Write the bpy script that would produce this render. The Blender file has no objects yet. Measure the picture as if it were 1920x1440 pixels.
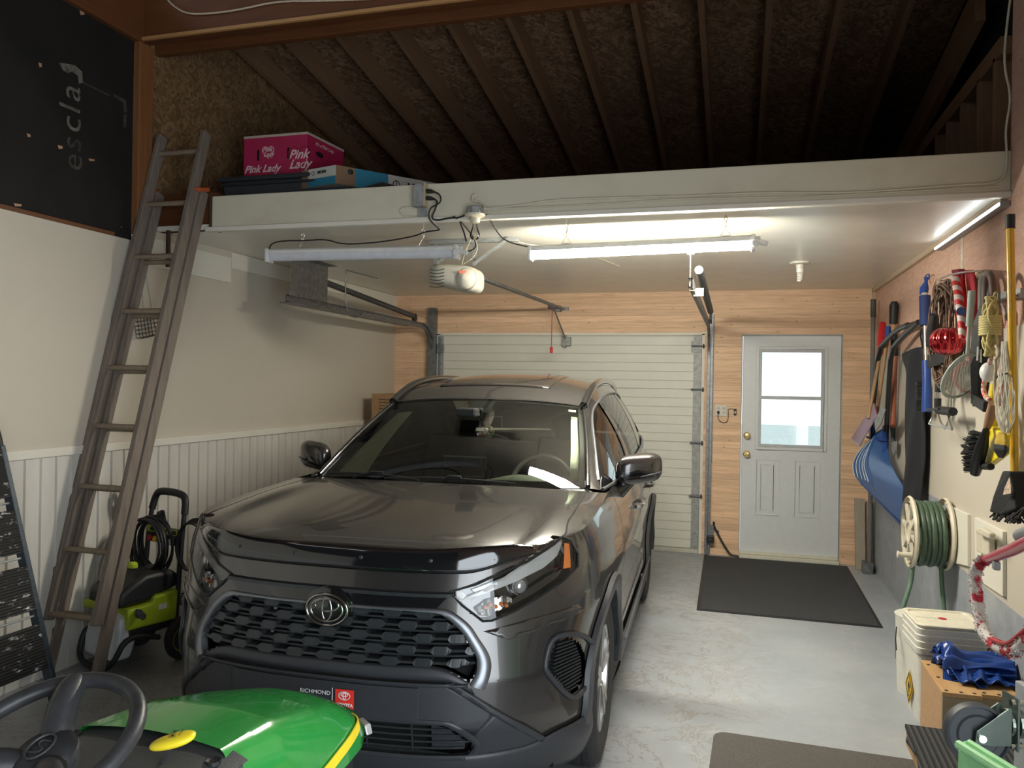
import bpy, bmesh, math, random
from mathutils import Vector, Matrix
random.seed(7)
PI = math.pi
SC = bpy.context.scene
COL = SC.collection
# ---------------------------------------------------------------- measured room frame (metres)
XL, XR, YB, HC, YF = -3.626, 1.236, 7.976, 2.594, 4.22   # left wall, right wall, back wall, loft underside, loft edge
CAMZ = 1.651
FPX, YAW, PITCH, ROLL = 1472.0, .2783, .0008, .017
_cy, _sy = math.cos(YAW), math.sin(YAW)
_F = Vector((-_sy*math.cos(PITCH), _cy*math.cos(PITCH), -math.sin(PITCH)))
_R0 = Vector((_cy, _sy, 0)); _U0 = _R0.cross(_F)
_R = _R0*math.cos(ROLL) + _U0*math.sin(ROLL); _U = -_R0*math.sin(ROLL) + _U0*math.cos(ROLL)
def at(ax, val, u, v):
    """survey helper: where the sight line through a photo point meets a real plane of the room"""
    d = _F*FPX + _R*(u-960) - _U*(v-720)
    k = 'xyz'.index(ax); C = Vector((0, 0, CAMZ))
    return C + d*((val-C[k])/d[k])
V = Vector
# ---------------------------------------------------------------- materials
def s2l(c): return tuple((x/12.92 if x <= .04045 else ((x+.055)/1.055)**2.4) for x in c)
def rgb(r, g, b): return s2l((r/255, g/255, b/255))
class NT:
    def __init__(s, name):
        s.m = bpy.data.materials.new(name); s.m.use_nodes = True
        s.t = s.m.node_tree; s.b = s.t.nodes['Principled BSDF']; s.co = None
    def n(s, typ, **kw):
        o = s.t.nodes.new('ShaderNode'+typ)
        for k, v in kw.items():
            if k[0] == '_': setattr(o, k[1:], v)
            else:
                key = k.replace('__', ' ')
                o.inputs[key].default_value = v
        return o
    def l(s, a, b): s.t.links.new(a, b)
    def coord(s, scale=(1, 1, 1), rot=(0, 0, 0)):
        if s.co is None: s.co = s.n('TexCoord')
        mp = s.n('Mapping'); mp.inputs['Scale'].default_value = scale; mp.inputs['Rotation'].default_value = rot
        s.l(s.co.outputs['Object'], mp.inputs['Vector']); return mp.outputs['Vector']
    def ramp(s, fac, stops):
        r = s.n('ValToRGB'); e = r.color_ramp.elements
        e[0].position = stops[0][0]; e[0].color = (*stops[0][1], 1)
        e[1].position = stops[-1][0]; e[1].color = (*stops[-1][1], 1)
        for p, c in stops[1:-1]:
            q = e.new(p); q.color = (*c, 1)
        s.l(fac, r.inputs['Fac']); return r.outputs['Color']
    def mix(s, fac, a, b, typ='MIX'):
        o = s.n('Mix', _data_type='RGBA', _blend_type=typ)
        for sock, val in ((o.inputs[0], fac), (o.inputs[6], a), (o.inputs[7], b)):
            if isinstance(val, (int, float)): sock.default_value = val
            elif isinstance(val, tuple): sock.default_value = (*val, 1)
            else: s.l(val, sock)
        return o.outputs[2]
    def bump(s, h, strength=.3, dist=.01):
        b = s.n('Bump', Strength=strength, Distance=dist); s.l(h, b.inputs['Height']); s.l(b.outputs['Normal'], s.b.inputs['Normal'])
MATS = {}
def mat(name, col=(.5, .5, .5), rough=.5, metal=0., amt=.08, sc=20., bump=0., bsc=80., coat=0., spec=.5, emit=None, es=1., trans=0., alpha=1., stretch=(1, 1, 1), ior=1.45):
    if name in MATS: return MATS[name]
    t = NT(name); b = t.b
    v = t.coord(stretch)
    nz = t.n('TexNoise', Scale=sc, Detail=5., Roughness=.6); t.l(v, nz.inputs['Vector'])
    lo = tuple(max(0, c*(1-amt)) for c in col); hi = tuple(min(1, c*(1+amt)) for c in col)
    t.l(t.ramp(nz.outputs['Fac'], [(.3, lo), (.7, hi)]), b.inputs['Base Color'])
    b.inputs['Roughness'].default_value = rough; b.inputs['Metallic'].default_value = metal
    b.inputs['Specular IOR Level'].default_value = spec; b.inputs['Coat Weight'].default_value = coat
    b.inputs['Coat Roughness'].default_value = .05; b.inputs['IOR'].default_value = ior
    if bump:
        n2 = t.n('TexNoise', Scale=bsc, Detail=3.); t.l(v, n2.inputs['Vector']); t.bump(n2.outputs['Fac'], bump, .004)
    if emit: b.inputs['Emission Color'].default_value = (*emit, 1); b.inputs['Emission Strength'].default_value = es
    if trans: b.inputs['Transmission Weight'].default_value = trans
    if alpha < 1: b.inputs['Alpha'].default_value = alpha
    MATS[name] = t.m; return t.m
def glass(name, tint=(.9, .95, .92), refl=1.0, clear=.85):
    if name in MATS: return MATS[name]
    m = bpy.data.materials.new(name); m.use_nodes = True; n = m.node_tree; n.nodes.clear()
    o = n.nodes.new('ShaderNodeOutputMaterial'); mx = n.nodes.new('ShaderNodeMixShader')
    tr = n.nodes.new('ShaderNodeBsdfTransparent'); tr.inputs[0].default_value = (*[c*clear for c in tint], 1)
    gl = n.nodes.new('ShaderNodeBsdfGlossy'); gl.inputs['Roughness'].default_value = .015; gl.inputs[0].default_value = (refl, refl, refl, 1)
    fr = n.nodes.new('ShaderNodeFresnel'); fr.inputs[0].default_value = 1.5
    n.links.new(fr.outputs[0], mx.inputs[0]); n.links.new(tr.outputs[0], mx.inputs[1]); n.links.new(gl.outputs[0], mx.inputs[2]); n.links.new(mx.outputs[0], o.inputs[0])
    MATS[name] = m; return m
# ---------------------------------------------------------------- mesh builder
class MB:
    def __init__(s): s.v = []; s.f = []
    def add(s, vs, fs):
        o = len(s.v); s.v += [V(p) for p in vs]; s.f += [tuple(i+o for i in f) for f in fs]; return s
    def box(s, c, d, rot=None, R=None):
        hx, hy, hz = d[0]/2, d[1]/2, d[2]/2
        vs = [V((x, y, z)) for x in (-hx, hx) for y in (-hy, hy) for z in (-hz, hz)]
        if rot is not None:
            from mathutils import Euler
            R = Euler(rot).to_matrix()
        if R is not None: vs = [R@p for p in vs]
        c = V(c)
        return s.add([p+c for p in vs], [(0, 1, 3, 2), (4, 6, 7, 5), (0, 4, 5, 1), (2, 3, 7, 6), (0, 2, 6, 4), (1, 5, 7, 3)])
    def bb(s, a, b):
        return s.box([(a[i]+b[i])/2 for i in range(3)], [abs(b[i]-a[i]) for i in range(3)])
    def bar(s, a, b, w, h, up=(0, 0, 1)):
        a, b = V(a), V(b); d = (b-a); L = d.length; d.normalize(); up = V(up)
        x = d.cross(up); 
        if x.length < 1e-4: x = d.cross(V((1, 0, 0)))
        x.normalize(); z = x.cross(d)
        R = Matrix((x, d, z)).transposed()
        return s.box((a+b)/2, (w, L, h), R=R)
    def tube(s, pts, r, n=10, closed=False, cap=True):
        pts = [V(p) for p in pts]; m = len(pts)
        rs = r if isinstance(r, (list, tuple)) else [r]*m
        rings = []; prev = None
        for i, p in enumerate(pts):
            if closed: t = pts[(i+1) % m]-pts[i-1]
            else: t = pts[min(i+1, m-1)]-pts[max(i-1, 0)]
            t.normalize()
            if prev is None:
                a = V((0, 0, 1)) if abs(t.z) < .9 else V((1, 0, 0)); x = a.cross(t).normalized()
            else:
                x = (prev - t*prev.dot(t))
                if x.length < 1e-6: x = prev
                x.normalize()
            prev = x; y = t.cross(x)
            rings.append([p+(x*math.cos(2*PI*k/n)+y*math.sin(2*PI*k/n))*rs[i] for k in range(n)])
        o = len(s.v)
        for rg in rings: s.v += rg
        for i in range(m if closed else m-1):
            j = (i+1) % m
            for k in range(n): s.f.append((o+i*n+k, o+i*n+(k+1) % n, o+j*n+(k+1) % n, o+j*n+k))
        if cap and not closed:
            s.f.append(tuple(o+k for k in range(n))[::-1]); s.f.append(tuple(o+(m-1)*n+k for k in range(n)))
        return s
    def cyl(s, a, b, r, n=20, r2=None): return s.tube([a, b], [r, r if r2 is None else r2], n)
    def lathe(s, prof, c=(0, 0, 0), axis=(0, 0, 1), n=24, cap=True):
        ax = V(axis).normalized(); a = V((1, 0, 0)) if abs(ax.x) < .9 else V((0, 1, 0)); x = ax.cross(a).normalized(); y = ax.cross(x); c = V(c)
        o = len(s.v)
        for r, h in prof:
            s.v += [c+ax*h+(x*math.cos(2*PI*k/n)+y*math.sin(2*PI*k/n))*max(r, 1e-5) for k in range(n)]
        for i in range(len(prof)-1):
            for k in range(n): s.f.append((o+i*n+k, o+i*n+(k+1) % n, o+(i+1)*n+(k+1) % n, o+(i+1)*n+k))
        if cap:
            s.f.append(tuple(o+k for k in range(n))[::-1]); s.f.append(tuple(o+(len(prof)-1)*n+k for k in range(n)))
        return s
    def prism(s, poly, off):
        """polygon (3D points) extruded by vector off"""
        n = len(poly); off = V(off); vs = [V(p) for p in poly]+[V(p)+off for p in poly]
        return s.add(vs, [tuple(range(n))[::-1], tuple(range(n, 2*n))]+[(i, (i+1) % n, n+(i+1) % n, n+i) for i in range(n)])
    def grid(s, f, nu, nv, thick=None):
        o = len(s.v)
        for i in range(nu+1):
            for j in range(nv+1): s.v.append(V(f(i/nu, j/nv)))
        for i in range(nu):
            for j in range(nv):
                a = o+i*(nv+1)+j; s.f.append((a, a+nv+1, a+nv+2, a+1))
        return s
    def merge(s, other): return s.add(other.v, other.f)
def bm_fix(me):
    bm = bmesh.new(); bm.from_mesh(me); bmesh.ops.remove_doubles(bm, verts=bm.verts, dist=1e-5)
    bmesh.ops.recalc_face_normals(bm, faces=bm.faces); bm.to_mesh(me); bm.free()
WORLD = {}
def build(name, mb, m, parent=None, smooth=False, bev=0, world=False, solid=0, sub=0, fix=True, bseg=2, off=0, mats=None, fm=None):
    me = bpy.data.meshes.new(name)
    vs = mb.v
    if world and parent is not None:
        inv = WORLD[parent.name].inverted(); vs = [inv@p for p in vs]
    me.from_pydata([tuple(p) for p in vs], [], mb.f); 
    if fm:
        for p, k in zip(me.polygons, fm): p.material_index = k
    elif fix: bm_fix(me)
    me.materials.append(m)
    if mats:
        for q in mats: me.materials.append(q)
    o = bpy.data.objects.new(name, me); COL.objects.link(o)
    if parent is not None:
        o.parent = parent; WORLD[o.name] = WORLD[parent.name]
    else: WORLD[o.name] = Matrix.Identity(4)
    if solid:
        q = o.modifiers.new('s', 'SOLIDIFY'); q.thickness = solid; q.offset = off
    if bev:
        q = o.modifiers.new('b', 'BEVEL'); q.width = bev; q.segments = bseg; q.limit_method = 'ANGLE'; q.angle_limit = math.radians(40)
    if sub:
        q = o.modifiers.new('u', 'SUBSURF'); q.levels = sub; q.render_levels = sub
    if smooth:
        for p in me.polygons: p.use_smooth = True
        if smooth != 'all':
            me.set_sharp_from_angle(angle=math.radians(smooth if smooth > 1 else 35))
    return o
def thing(name, label, cat, loc=(0, 0, 0), rz=0, group=None, kind=None):
    o = bpy.data.objects.new(name, None); COL.objects.link(o); o.empty_display_size = .1
    o.location = loc; o.rotation_euler = (0, 0, rz)
    WORLD[o.name] = Matrix.Translation(V(loc))@Matrix.Rotation(rz, 4, 'Z')
    return tag(o, label, cat, group, kind)
def tag(o, label=None, cat=None, group=None, kind=None):
    if label: o['label'] = label
    if cat: o['category'] = cat
    if group: o['group'] = group
    if kind: o['kind'] = kind
    return o
def struct(name, mb, m, **k):
    o = build(name, mb, m, **k)
    if k.get('parent') is None: o['kind'] = 'structure'
    return o
def chaikin(p, it=2, closed=False):
    p = [V(q) for q in p]
    for _ in range(it):
        q = [] if closed else [p[0]]
        n = len(p)
        for i in range(n if closed else n-1):
            a, b = p[i], p[(i+1) % n]; q += [a*.75+b*.25, a*.25+b*.75]
        if not closed: q.append(p[-1])
        p = q
    return p
def arc(c, r, a0, a1, n, ax=(1, 0, 0), ay=(0, 0, 1)):
    c, ax, ay = V(c), V(ax), V(ay)
    return [c+ax*r*math.cos(a0+(a1-a0)*i/n)+ay*r*math.sin(a0+(a1-a0)*i/n) for i in range(n+1)]
def text(name, s, size, m, M, parent=None, ext=.0006, font=None, shear=0, align='CENTER', bold=0, sx=1, world=True):
    cu = bpy.data.curves.new(name, 'FONT'); cu.body = s; cu.size = size; cu.extrude = ext; cu.align_x = align; cu.align_y = 'CENTER'; cu.shear = shear; cu.offset = bold; cu.resolution_u = 3
    tmp = bpy.data.objects.new('t', cu); COL.objects.link(tmp)
    dg = bpy.context.evaluated_depsgraph_get(); dg.update(); me = bpy.data.meshes.new_from_object(tmp.evaluated_get(dg))
    bpy.data.objects.remove(tmp)
    M = Matrix(M)@Matrix.Diagonal((sx, 1, 1, 1))
    if parent is not None and world: M = WORLD[parent.name].inverted()@M
    me.transform(M); me.materials.clear(); me.materials.append(m)
    o = bpy.data.objects.new(name, me); COL.objects.link(o)
    if parent is not None: o.parent = parent; WORLD[o.name] = WORLD[parent.name]
    return o
def frame(o, x, y):
    """matrix whose X and Y axes are the given directions, origin o"""
    x = V(x).normalized(); y = V(y); y = (y-x*y.dot(x)).normalized(); z = x.cross(y)
    M = Matrix((x, y, z)).transposed().to_4x4(); M.translation = V(o); return M
def dup(o, dx=(0, 0, 0), label=None, group=None, rz=0):
    def cp(q, par):
        c = q.copy(); COL.objects.link(c); c.parent = par; WORLD[c.name] = WORLD.get(q.name, Matrix.Identity(4))
        for ch in [k for k in COL.objects if k.parent is q]: cp(ch, c)
        return c
    r = cp(o, None); r.location = V(o.location)+V(dx); r.rotation_euler.z += rz
    if label: r['label'] = label
    if group: r['group'] = group
    return r
# ================================================================ room shell
def m_planks(name, base, dark, ph=.095, ax='z'):
    t = NT(name); v = t.coord()
    sep = t.n('SeparateXYZ'); t.l(v, sep.inputs[0])
    row = t.n('Math', _operation='DIVIDE'); t.l(sep.outputs['Z'], row.inputs[0]); row.inputs[1].default_value = ph
    fl = t.n('Math', _operation='FLOOR'); t.l(row.outputs[0], fl.inputs[0])
    fr = t.n('Math', _operation='FRACT'); t.l(row.outputs[0], fr.inputs[0])
    wn = t.n('TexWhiteNoise', _noise_dimensions='1D'); t.l(fl.outputs[0], wn.inputs['W'])
    mp = t.coord((1.2, 1.2, 26)); nz = t.n('TexNoise', Scale=3., Detail=6., Roughness=.65, Distortion=.6)
    ad = t.n('VectorMath', _operation='ADD'); t.l(mp, ad.inputs[0]); t.l(wn.outputs['Color'], ad.inputs[1]); t.l(ad.outputs[0], nz.inputs['Vector'])
    c = t.ramp(nz.outputs['Fac'], [(.3, dark), (.55, base), (.75, tuple(min(1, x*1.18) for x in base))])
    tint = t.ramp(wn.outputs['Value'], [(0, (.86, .84, .82)), (1, (1.12, 1.1, 1.08))])
    c = t.mix(1.0, c, tint, 'MULTIPLY')
    kv = t.coord((1, 1, 1.8)); vo = t.n('TexVoronoi', Scale=7.5, Randomness=1.); t.l(kv, vo.inputs['Vector'])
    k = t.ramp(vo.outputs['Distance'], [(.05, (1, 1, 1)), (.12, (0, 0, 0))])
    kk = t.n('Math', _operation='MULTIPLY'); t.l(k, kk.inputs[0]); kk.inputs[1].default_value = .8
    c = t.mix(kk.outputs[0], c, tuple(x*.55 for x in dark))
    g = t.ramp(fr.outputs[0], [(0, (0, 0, 0)), (.04, (1, 1, 1)), (.97, (1, 1, 1)), (1, (0, 0, 0))])
    gi = t.n('Math', _operation='MULTIPLY_ADD'); t.l(g, gi.inputs[0]); gi.inputs[1].default_value = -.3; gi.inputs[2].default_value = .3
    c = t.mix(gi.outputs[0], c, tuple(x*.4 for x in dark))
    t.l(c, t.b.inputs['Base Color']); t.b.inputs['Roughness'].default_value = .55
    t.bump(g, .5, .004); return t.m
def m_ply(name, a, b, rough=.6, scale=2.2, stretch=(1, .35, 1.6)):
    t = NT(name); v = t.coord(stretch)
    nz = t.n('TexNoise', Scale=scale, Detail=4., Distortion=1.2); t.l(v, nz.inputs['Vector'])
    wv = t.n('TexWave', Scale=9., Distortion=14., Detail=3.); wv.inputs['Detail Scale'].default_value = .8; t.l(v, wv.inputs['Vector'])
    f = t.n('TexNoise', Scale=60., Detail=4.); t.l(t.coord((1, .4, 3)), f.inputs['Vector'])
    c = t.mix(nz.outputs['Fac'], a, b)
    w = t.n('Math', _operation='MULTIPLY'); t.l(wv.outputs['Fac'], w.inputs[0]); w.inputs[1].default_value = .35
    c = t.mix(w.outputs[0], c, tuple(x*.72 for x in a))
    c = t.mix(.25, c, t.ramp(f.outputs['Fac'], [(.35, tuple(x*.7 for x in a)), (.7, tuple(x*1.2 for x in b))]))
    vo = t.n('TexVoronoi', Scale=3.3, Randomness=1.); t.l(t.coord((1, 1.6, .9)), vo.inputs['Vector'])
    k = t.ramp(vo.outputs['Distance'], [(.02, (.75, .75, .75)), (.07, (0, 0, 0))])
    c = t.mix(k, c, tuple(x*.4 for x in a))
    t.l(c, t.b.inputs['Base Color']); t.b.inputs['Roughness'].default_value = rough
    t.bump(f.outputs['Fac'], .15, .003); return t.m
def m_osb(name, a, b, c3, rough=.7, sc=1., ax='x'):
    """pressed strand board: long flakes lying in several directions in the sheet's plane"""
    t = NT(name); cols = []; dist = []
    for k, ang in enumerate((.35, -.75, 1.3, 2.1)):
        rot = {'x': (ang, 0, 0), 'z': (0, 0, ang)}[ax]; st = {'x': (1, 9, 34), 'z': (9, 34, 1)}[ax]
        rt = t.n('VectorRotate', _rotation_type='AXIS_ANGLE'); rt.inputs['Axis'].default_value = {'x': (1, 0, 0), 'z': (0, 0, 1)}[ax]; rt.inputs['Angle'].default_value = ang
        t.l(t.coord(), rt.inputs['Vector']); mp = t.n('Mapping'); mp.inputs['Scale'].default_value = tuple(q*sc for q in st); mp.inputs['Location'].default_value = (k*3.1, k*1.7, k*2.3)
        t.l(rt.outputs[0], mp.inputs['Vector']); vo = t.n('TexVoronoi', Scale=1., Randomness=1.); t.l(mp.outputs[0], vo.inputs['Vector'])
        bw = t.n('RGBToBW'); t.l(vo.outputs['Color'], bw.inputs[0]); cols.append(bw.outputs[0]); dist.append(vo.outputs['Distance'])
    nz = t.n('TexNoise', Scale=16.*sc, Detail=2.); t.l(t.coord(), nz.inputs['Vector'])
    sel = t.ramp(nz.outputs['Fac'], [(.46, (0, 0, 0)), (.5, (1, 1, 1))]); n2 = t.n('TexNoise', Scale=21.*sc, Detail=2.); t.l(t.coord((1.3, 1.3, 1.3)), n2.inputs['Vector'])
    sel2 = t.ramp(n2.outputs['Fac'], [(.48, (0, 0, 0)), (.52, (1, 1, 1))])
    f = t.mix(sel2, t.mix(sel, cols[0], cols[1]), t.mix(sel, cols[2], cols[3]))
    col = t.ramp(f, [(.15, a), (.5, b), (.88, c3)])
    n3 = t.n('TexNoise', Scale=1.6, Detail=3.); t.l(t.coord(), n3.inputs['Vector']); col = t.mix(t.ramp(n3.outputs['Fac'], [(.4, (0, 0, 0)), (.7, (.5, .5, .5))]), col, a)
    t.l(col, t.b.inputs['Base Color']); t.b.inputs['Roughness'].default_value = rough
    bw2 = t.n('RGBToBW'); t.l(f, bw2.inputs[0]); t.bump(bw2.outputs[0], .3, .004); return t.m
def m_wood(name, a, b, rough=.6, axis='z', sc=1.):
    if name in MATS: return MATS[name]
    t = NT(name); st = {'z': (16, 16, 1.2), 'y': (16, 1.2, 16), 'x': (1.2, 16, 16)}[axis]
    v = t.coord(tuple(s*sc for s in st)); nz = t.n('TexNoise', Scale=2.5, Detail=8., Roughness=.7, Distortion=.4); t.l(v, nz.inputs['Vector'])
    c = t.ramp(nz.outputs['Fac'], [(.3, a), (.7, b)])
    n2 = t.n('TexNoise', Scale=2., Detail=2.); t.l(t.coord(), n2.inputs['Vector'])
    c = t.mix(n2.outputs['Fac'], c, t.mix(.6, c, a)); t.l(c, t.b.inputs['Base Color']); t.b.inputs['Roughness'].default_value = rough
    t.bump(nz.outputs['Fac'], .25, .003); MATS[name] = t.m; return t.m
M_PINE = m_planks('pine planks', (.78, .54, .355), (.62, .39, .225), ph=.062)
M_PLY = m_ply('plywood', (.58, .34, .245), (.76, .51, .40))
M_OSB = m_osb('strand board', (.125, .068, .028), (.205, .118, .052), (.31, .20, .095), sc=1.25)
M_OSBR = m_osb('roof strand board', (.13, .07, .038), (.23, .13, .07), (.40, .25, .15), sc=1.1, ax='z')
M_LUM = m_wood('framing lumber', (.10, .034, .010), (.18, .065, .022), .6, 'y')
M_LUMX = m_wood('beam lumber', (.10, .032, .009), (.18, .062, .018), .6, 'x')
M_LUMZ = m_wood('post lumber', (.19, .07, .022), (.30, .13, .05), .6, 'z')
M_RAFT = m_wood('rafter lumber', (.20, .11, .06), (.30, .18, .10), .6, 'y')
def m_white(name, col, dirt=(.45, .42, .36), rough=.55, amt=.35, gloss_bump=.1, st=(1, 1, 1)):
    t = NT(name); nz = t.n('TexNoise', Scale=1.3, Detail=6., Roughness=.65); t.l(t.coord(st), nz.inputs['Vector'])
    f = t.ramp(nz.outputs['Fac'], [(.5, (0, 0, 0)), (.8, (amt, amt, amt))])
    c = t.mix(f, col, dirt)
    n2 = t.n('TexNoise', Scale=45., Detail=4.); t.l(t.coord(), n2.inputs['Vector'])
    t.l(c, t.b.inputs['Base Color']); t.b.inputs['Roughness'].default_value = rough; t.bump(n2.outputs['Fac'], gloss_bump, .004); return t.m
M_WALLW = m_white('white wall panel', (.57, .52, .43))
M_TRIMW = m_white('white trim paint', (.72, .69, .60))
M_BEAMW = m_white('beam white paint', (.62, .59, .46), dirt=(.42, .36, .24), amt=.5, st=(1.5, 1, 3))
def m_ceil():
    t = NT('glossy white strand board'); vo = t.n('TexVoronoi', Scale=16.); t.l(t.coord((1, 3.2, 1)), vo.inputs['Vector'])
    v2 = t.n('TexVoronoi', Scale=14.); t.l(t.coord((3.2, 1, 1)), v2.inputs['Vector'])
    nz = t.n('TexNoise', Scale=5., Detail=5.); t.l(t.coord(), nz.inputs['Vector'])
    ad = t.n('Math', _operation='ADD'); b1 = t.n('RGBToBW'); b2 = t.n('RGBToBW'); t.l(vo.outputs['Color'], b1.inputs[0]); t.l(v2.outputs['Color'], b2.inputs[0])
    t.l(b1.outputs[0], ad.inputs[0]); t.l(b2.outputs[0], ad.inputs[1])
    t.l(t.ramp(nz.outputs['Fac'], [(.3, (.77, .74, .65)), (.7, (.84, .81, .72))]), t.b.inputs['Base Color'])
    t.b.inputs['Roughness'].default_value = .28; t.bump(ad.outputs[0], .22, .004); return t.m
M_CEIL = m_ceil()
def m_floor():
    t = NT('painted concrete floor'); v = t.coord()
    nz = t.n('TexNoise', Scale=1.1, Detail=8., Roughness=.65); t.l(v, nz.inputs['Vector'])
    n2 = t.n('TexNoise', Scale=9., Detail=7., Roughness=.7, Distortion=.6); t.l(v, n2.inputs['Vector'])
    c = t.ramp(nz.outputs['Fac'], [(.3, (.28, .305, .33)), (.55, (.35, .375, .40)), (.75, (.42, .44, .455))])
    c = t.mix(t.ramp(n2.outputs['Fac'], [(.55, (0, 0, 0)), (.8, (.45, .45, .45))]), c, (.62, .62, .60))
    # rust-brown water stains and hairline cracks beside the car
    n3 = t.n('TexNoise', Scale=2.4, Detail=9., Roughness=.75, Distortion=.9); t.l(v, n3.inputs['Vector'])
    e = t.ramp(n3.outputs['Fac'], [(.482, (0, 0, 0)), (.5, (1, 1, 1)), (.512, (0, 0, 0))])
    sp = t.n('SeparateXYZ'); t.l(v, sp.inputs[0])
    rx = t.ramp(sp.outputs['X'], [(0, (0, 0, 0)), (1, (0, 0, 0))])
    md = t.n('MapRange'); t.l(sp.outputs['X'], md.inputs[0]); md.inputs[1].default_value = .35; md.inputs[2].default_value = -.15
    mm = t.n('Math', _operation='MULTIPLY'); t.l(e, mm.inputs[0]); t.l(md.outputs[0], mm.inputs[1])
    m2 = t.n('Math', _operation='MULTIPLY'); t.l(mm.outputs[0], m2.inputs[0]); m2.inputs[1].default_value = .75
    c = t.mix(m2.outputs[0], c, (.2, .15, .09))
    n4 = t.n('TexNoise', Scale=28., Detail=2.); t.l(v, n4.inputs['Vector'])
    c = t.mix(t.ramp(n4.outputs['Fac'], [(.72, (0, 0, 0)), (.78, (.5, .5, .5))]), c, (.12, .12, .12))
    t.l(c, t.b.inputs['Base Color'])
    t.l(t.ramp(n2.outputs['Fac'], [(.35, (.3, .3, .3)), (.7, (.5, .5, .5))]), t.b.inputs['Roughness']); t.bump(n2.outputs['Fac'], .12, .004); return t.m
M_FLOOR = m_floor()
YR = -3.2        # unseen rear wall behind the camera
def roofz(y): return 4.03-.155*(y-4.79)
struct('floor', MB().bb((XL-.3, YR-6, -.1), (XR+.3, YB+.3, 0)), M_FLOOR)
# back wall with its two door openings
GX0, GX1, GZ = -3.12, -.318, 2.172      # garage door opening
DX0, DX1, DZ = .045, .962, 2.165        # person door opening
w = MB()
w.bb((XL-.15, YB, -.05), (GX0, YB+.14, 3.85)).bb((GX0, YB, GZ), (GX1, YB+.14, 3.85)).bb((GX1, YB, -.05), (DX0, YB+.14, 3.85)).bb((DX0, YB, DZ), (DX1, YB+.14, 3.85)).bb((DX1, YB, -.05), (XR+.15, YB+.14, 3.85))
struct('wall_back', w, M_PINE)
# left wall: white hardboard above, beaded wainscot below, strand board and black felt board high up
w = MB().bb((XL-.14, YF-.1, 1.22), (XL, YB, HC+.2)).bb((XL-.14, YR, 1.22), (XL+.018, 3.86, 2.5)).bb((XL-.14, 3.86, 1.22), (XL, YF-.1, 2.53))
struct('wall_left', w, M_WALLW)
def wains():
    t = NT('beaded wainscot'); sp = t.n('SeparateXYZ'); t.l(t.coord(), sp.inputs[0])
    nz = t.n('TexNoise', Scale=1., Detail=7., Roughness=.7); t.l(t.coord((1, 6, 1.5)), nz.inputs['Vector'])
    t.l(t.ramp(nz.outputs['Fac'], [(.35, (.58, .555, .50)), (.7, (.68, .655, .60))]), t.b.inputs['Base Color']); t.b.inputs['Roughness'].default_value = .45
    n2 = t.n('TexNoise', Scale=70., Detail=3.); t.l(t.coord(), n2.inputs['Vector']); t.bump(n2.outputs['Fac'], .06, .003); return t.m
M_WAIN = wains()
prof = []   # metal-look ribbed panelling: a narrow raised rib every 10 cm
y = YR
pts = []
while y < YB:
    pts += [(y, .0), (y+.079, .0), (y+.082, -.007), (y+.088, -.007), (y+.091, .006), (y+.097, .006), (y+.1, 0)]
    y += .1
pts = [(min(a, YB), b) for a, b in pts if a <= YB+.05]
w = MB()
o = 0
for a, b in pts: w.v += [V((XL+.012+b, a, -.02)), V((XL+.012+b, a, 1.215))]
for i in range(len(pts)-1): w.f.append((2*i, 2*i+2, 2*i+3, 2*i+1))
wn = struct('wall_left_lower', w, M_WAIN, fix=False); 
struct('trim_1', MB().bb((XL, YR, 1.205), (XL+.028, YB, 1.255)), M_TRIMW, bev=.004)
t4 = MB().bb((XL, YF-.05, 2.36), (XL+.014, 5.02, 2.545)).bb((XL, 5.04, 2.47), (XL+.010, YB, 2.59))
struct('trim_2', t4, M_TRIMW, bev=.003)
w = MB().prism([(XL, 4.13, HC), (XL, YB, HC), (XL, YB, roofz(YB)+.1), (XL, 4.13, roofz(4.13)+.1)], (-.12, 0, 0))
struct('wall_left_gable', w, M_OSB)
M_FELT = mat('black felt board', (.009, .008, .007), .85, amt=.5, sc=2.5, bump=.3, bsc=40)
struct('wall_left_upper', MB().bb((XL-.14, YR, 2.5), (XL+.002, 4.03, 3.74)), M_FELT)
# faded pale print on the black board
M_PRINT = mat('faded print', (.14, .13, .11), .8, amt=.6, sc=30)
M_PRINT2 = mat('fainter print', (.045, .042, .036), .8, amt=.6, sc=30)
def wall_text(s, y, z, size, m, rot, name):
    up = V((0, math.cos(rot), math.sin(rot))); o = text(name, s, size, m, frame((XL+.004, y, z), V((0, -math.sin(rot), math.cos(rot))), -V((0, math.cos(rot), math.sin(rot)))), ext=.0004)
    return o
for s, px, py, sz, m in [('a', 132, 172, .21, M_PRINT), ('l', 132, 203, .21, M_PRINT), ('c', 133, 232, .21, M_PRINT), ('s', 134, 268, .21, M_PRINT2), ('e', 136, 303, .21, M_PRINT2)]:
    p = at('x', XL, px, py); o = text('wall_print', s, sz, m, frame((XL+.004, p.y, p.z), (0, 0, 1), (0, -1, 0)), ext=.0004); o['kind'] = 'structure'
p = at('x', XL, 133, 132)
pr = MB().prism([at('x', XL+.003, *q) for q in [(110, 117), (140, 122), (154, 135), (155, 155), (148, 157), (146, 142), (134, 134), (128, 138), (118, 132)]], (.001, 0, 0))
o = struct('wall_print', pr, M_PRINT)
pr = MB().prism([at('x', XL+.003, *q) for q in [(213, 176), (236, 187), (238, 210), (232, 212), (230, 192), (214, 182)]], (.001, 0, 0)).prism([at('x', XL+.003, *q) for q in [(232, 215), (237, 214), (236, 240), (231, 238)]], (.001, 0, 0)).prism([at('x', XL+.003, *q) for q in [(155, 153), (206, 178), (206, 181), (155, 156)]], (.001, 0, 0))
struct('wall_print', pr, M_PRINT2)
M_TEAR = mat('torn paper', (.45, .27, .16), .8)
pr = MB()
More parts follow.
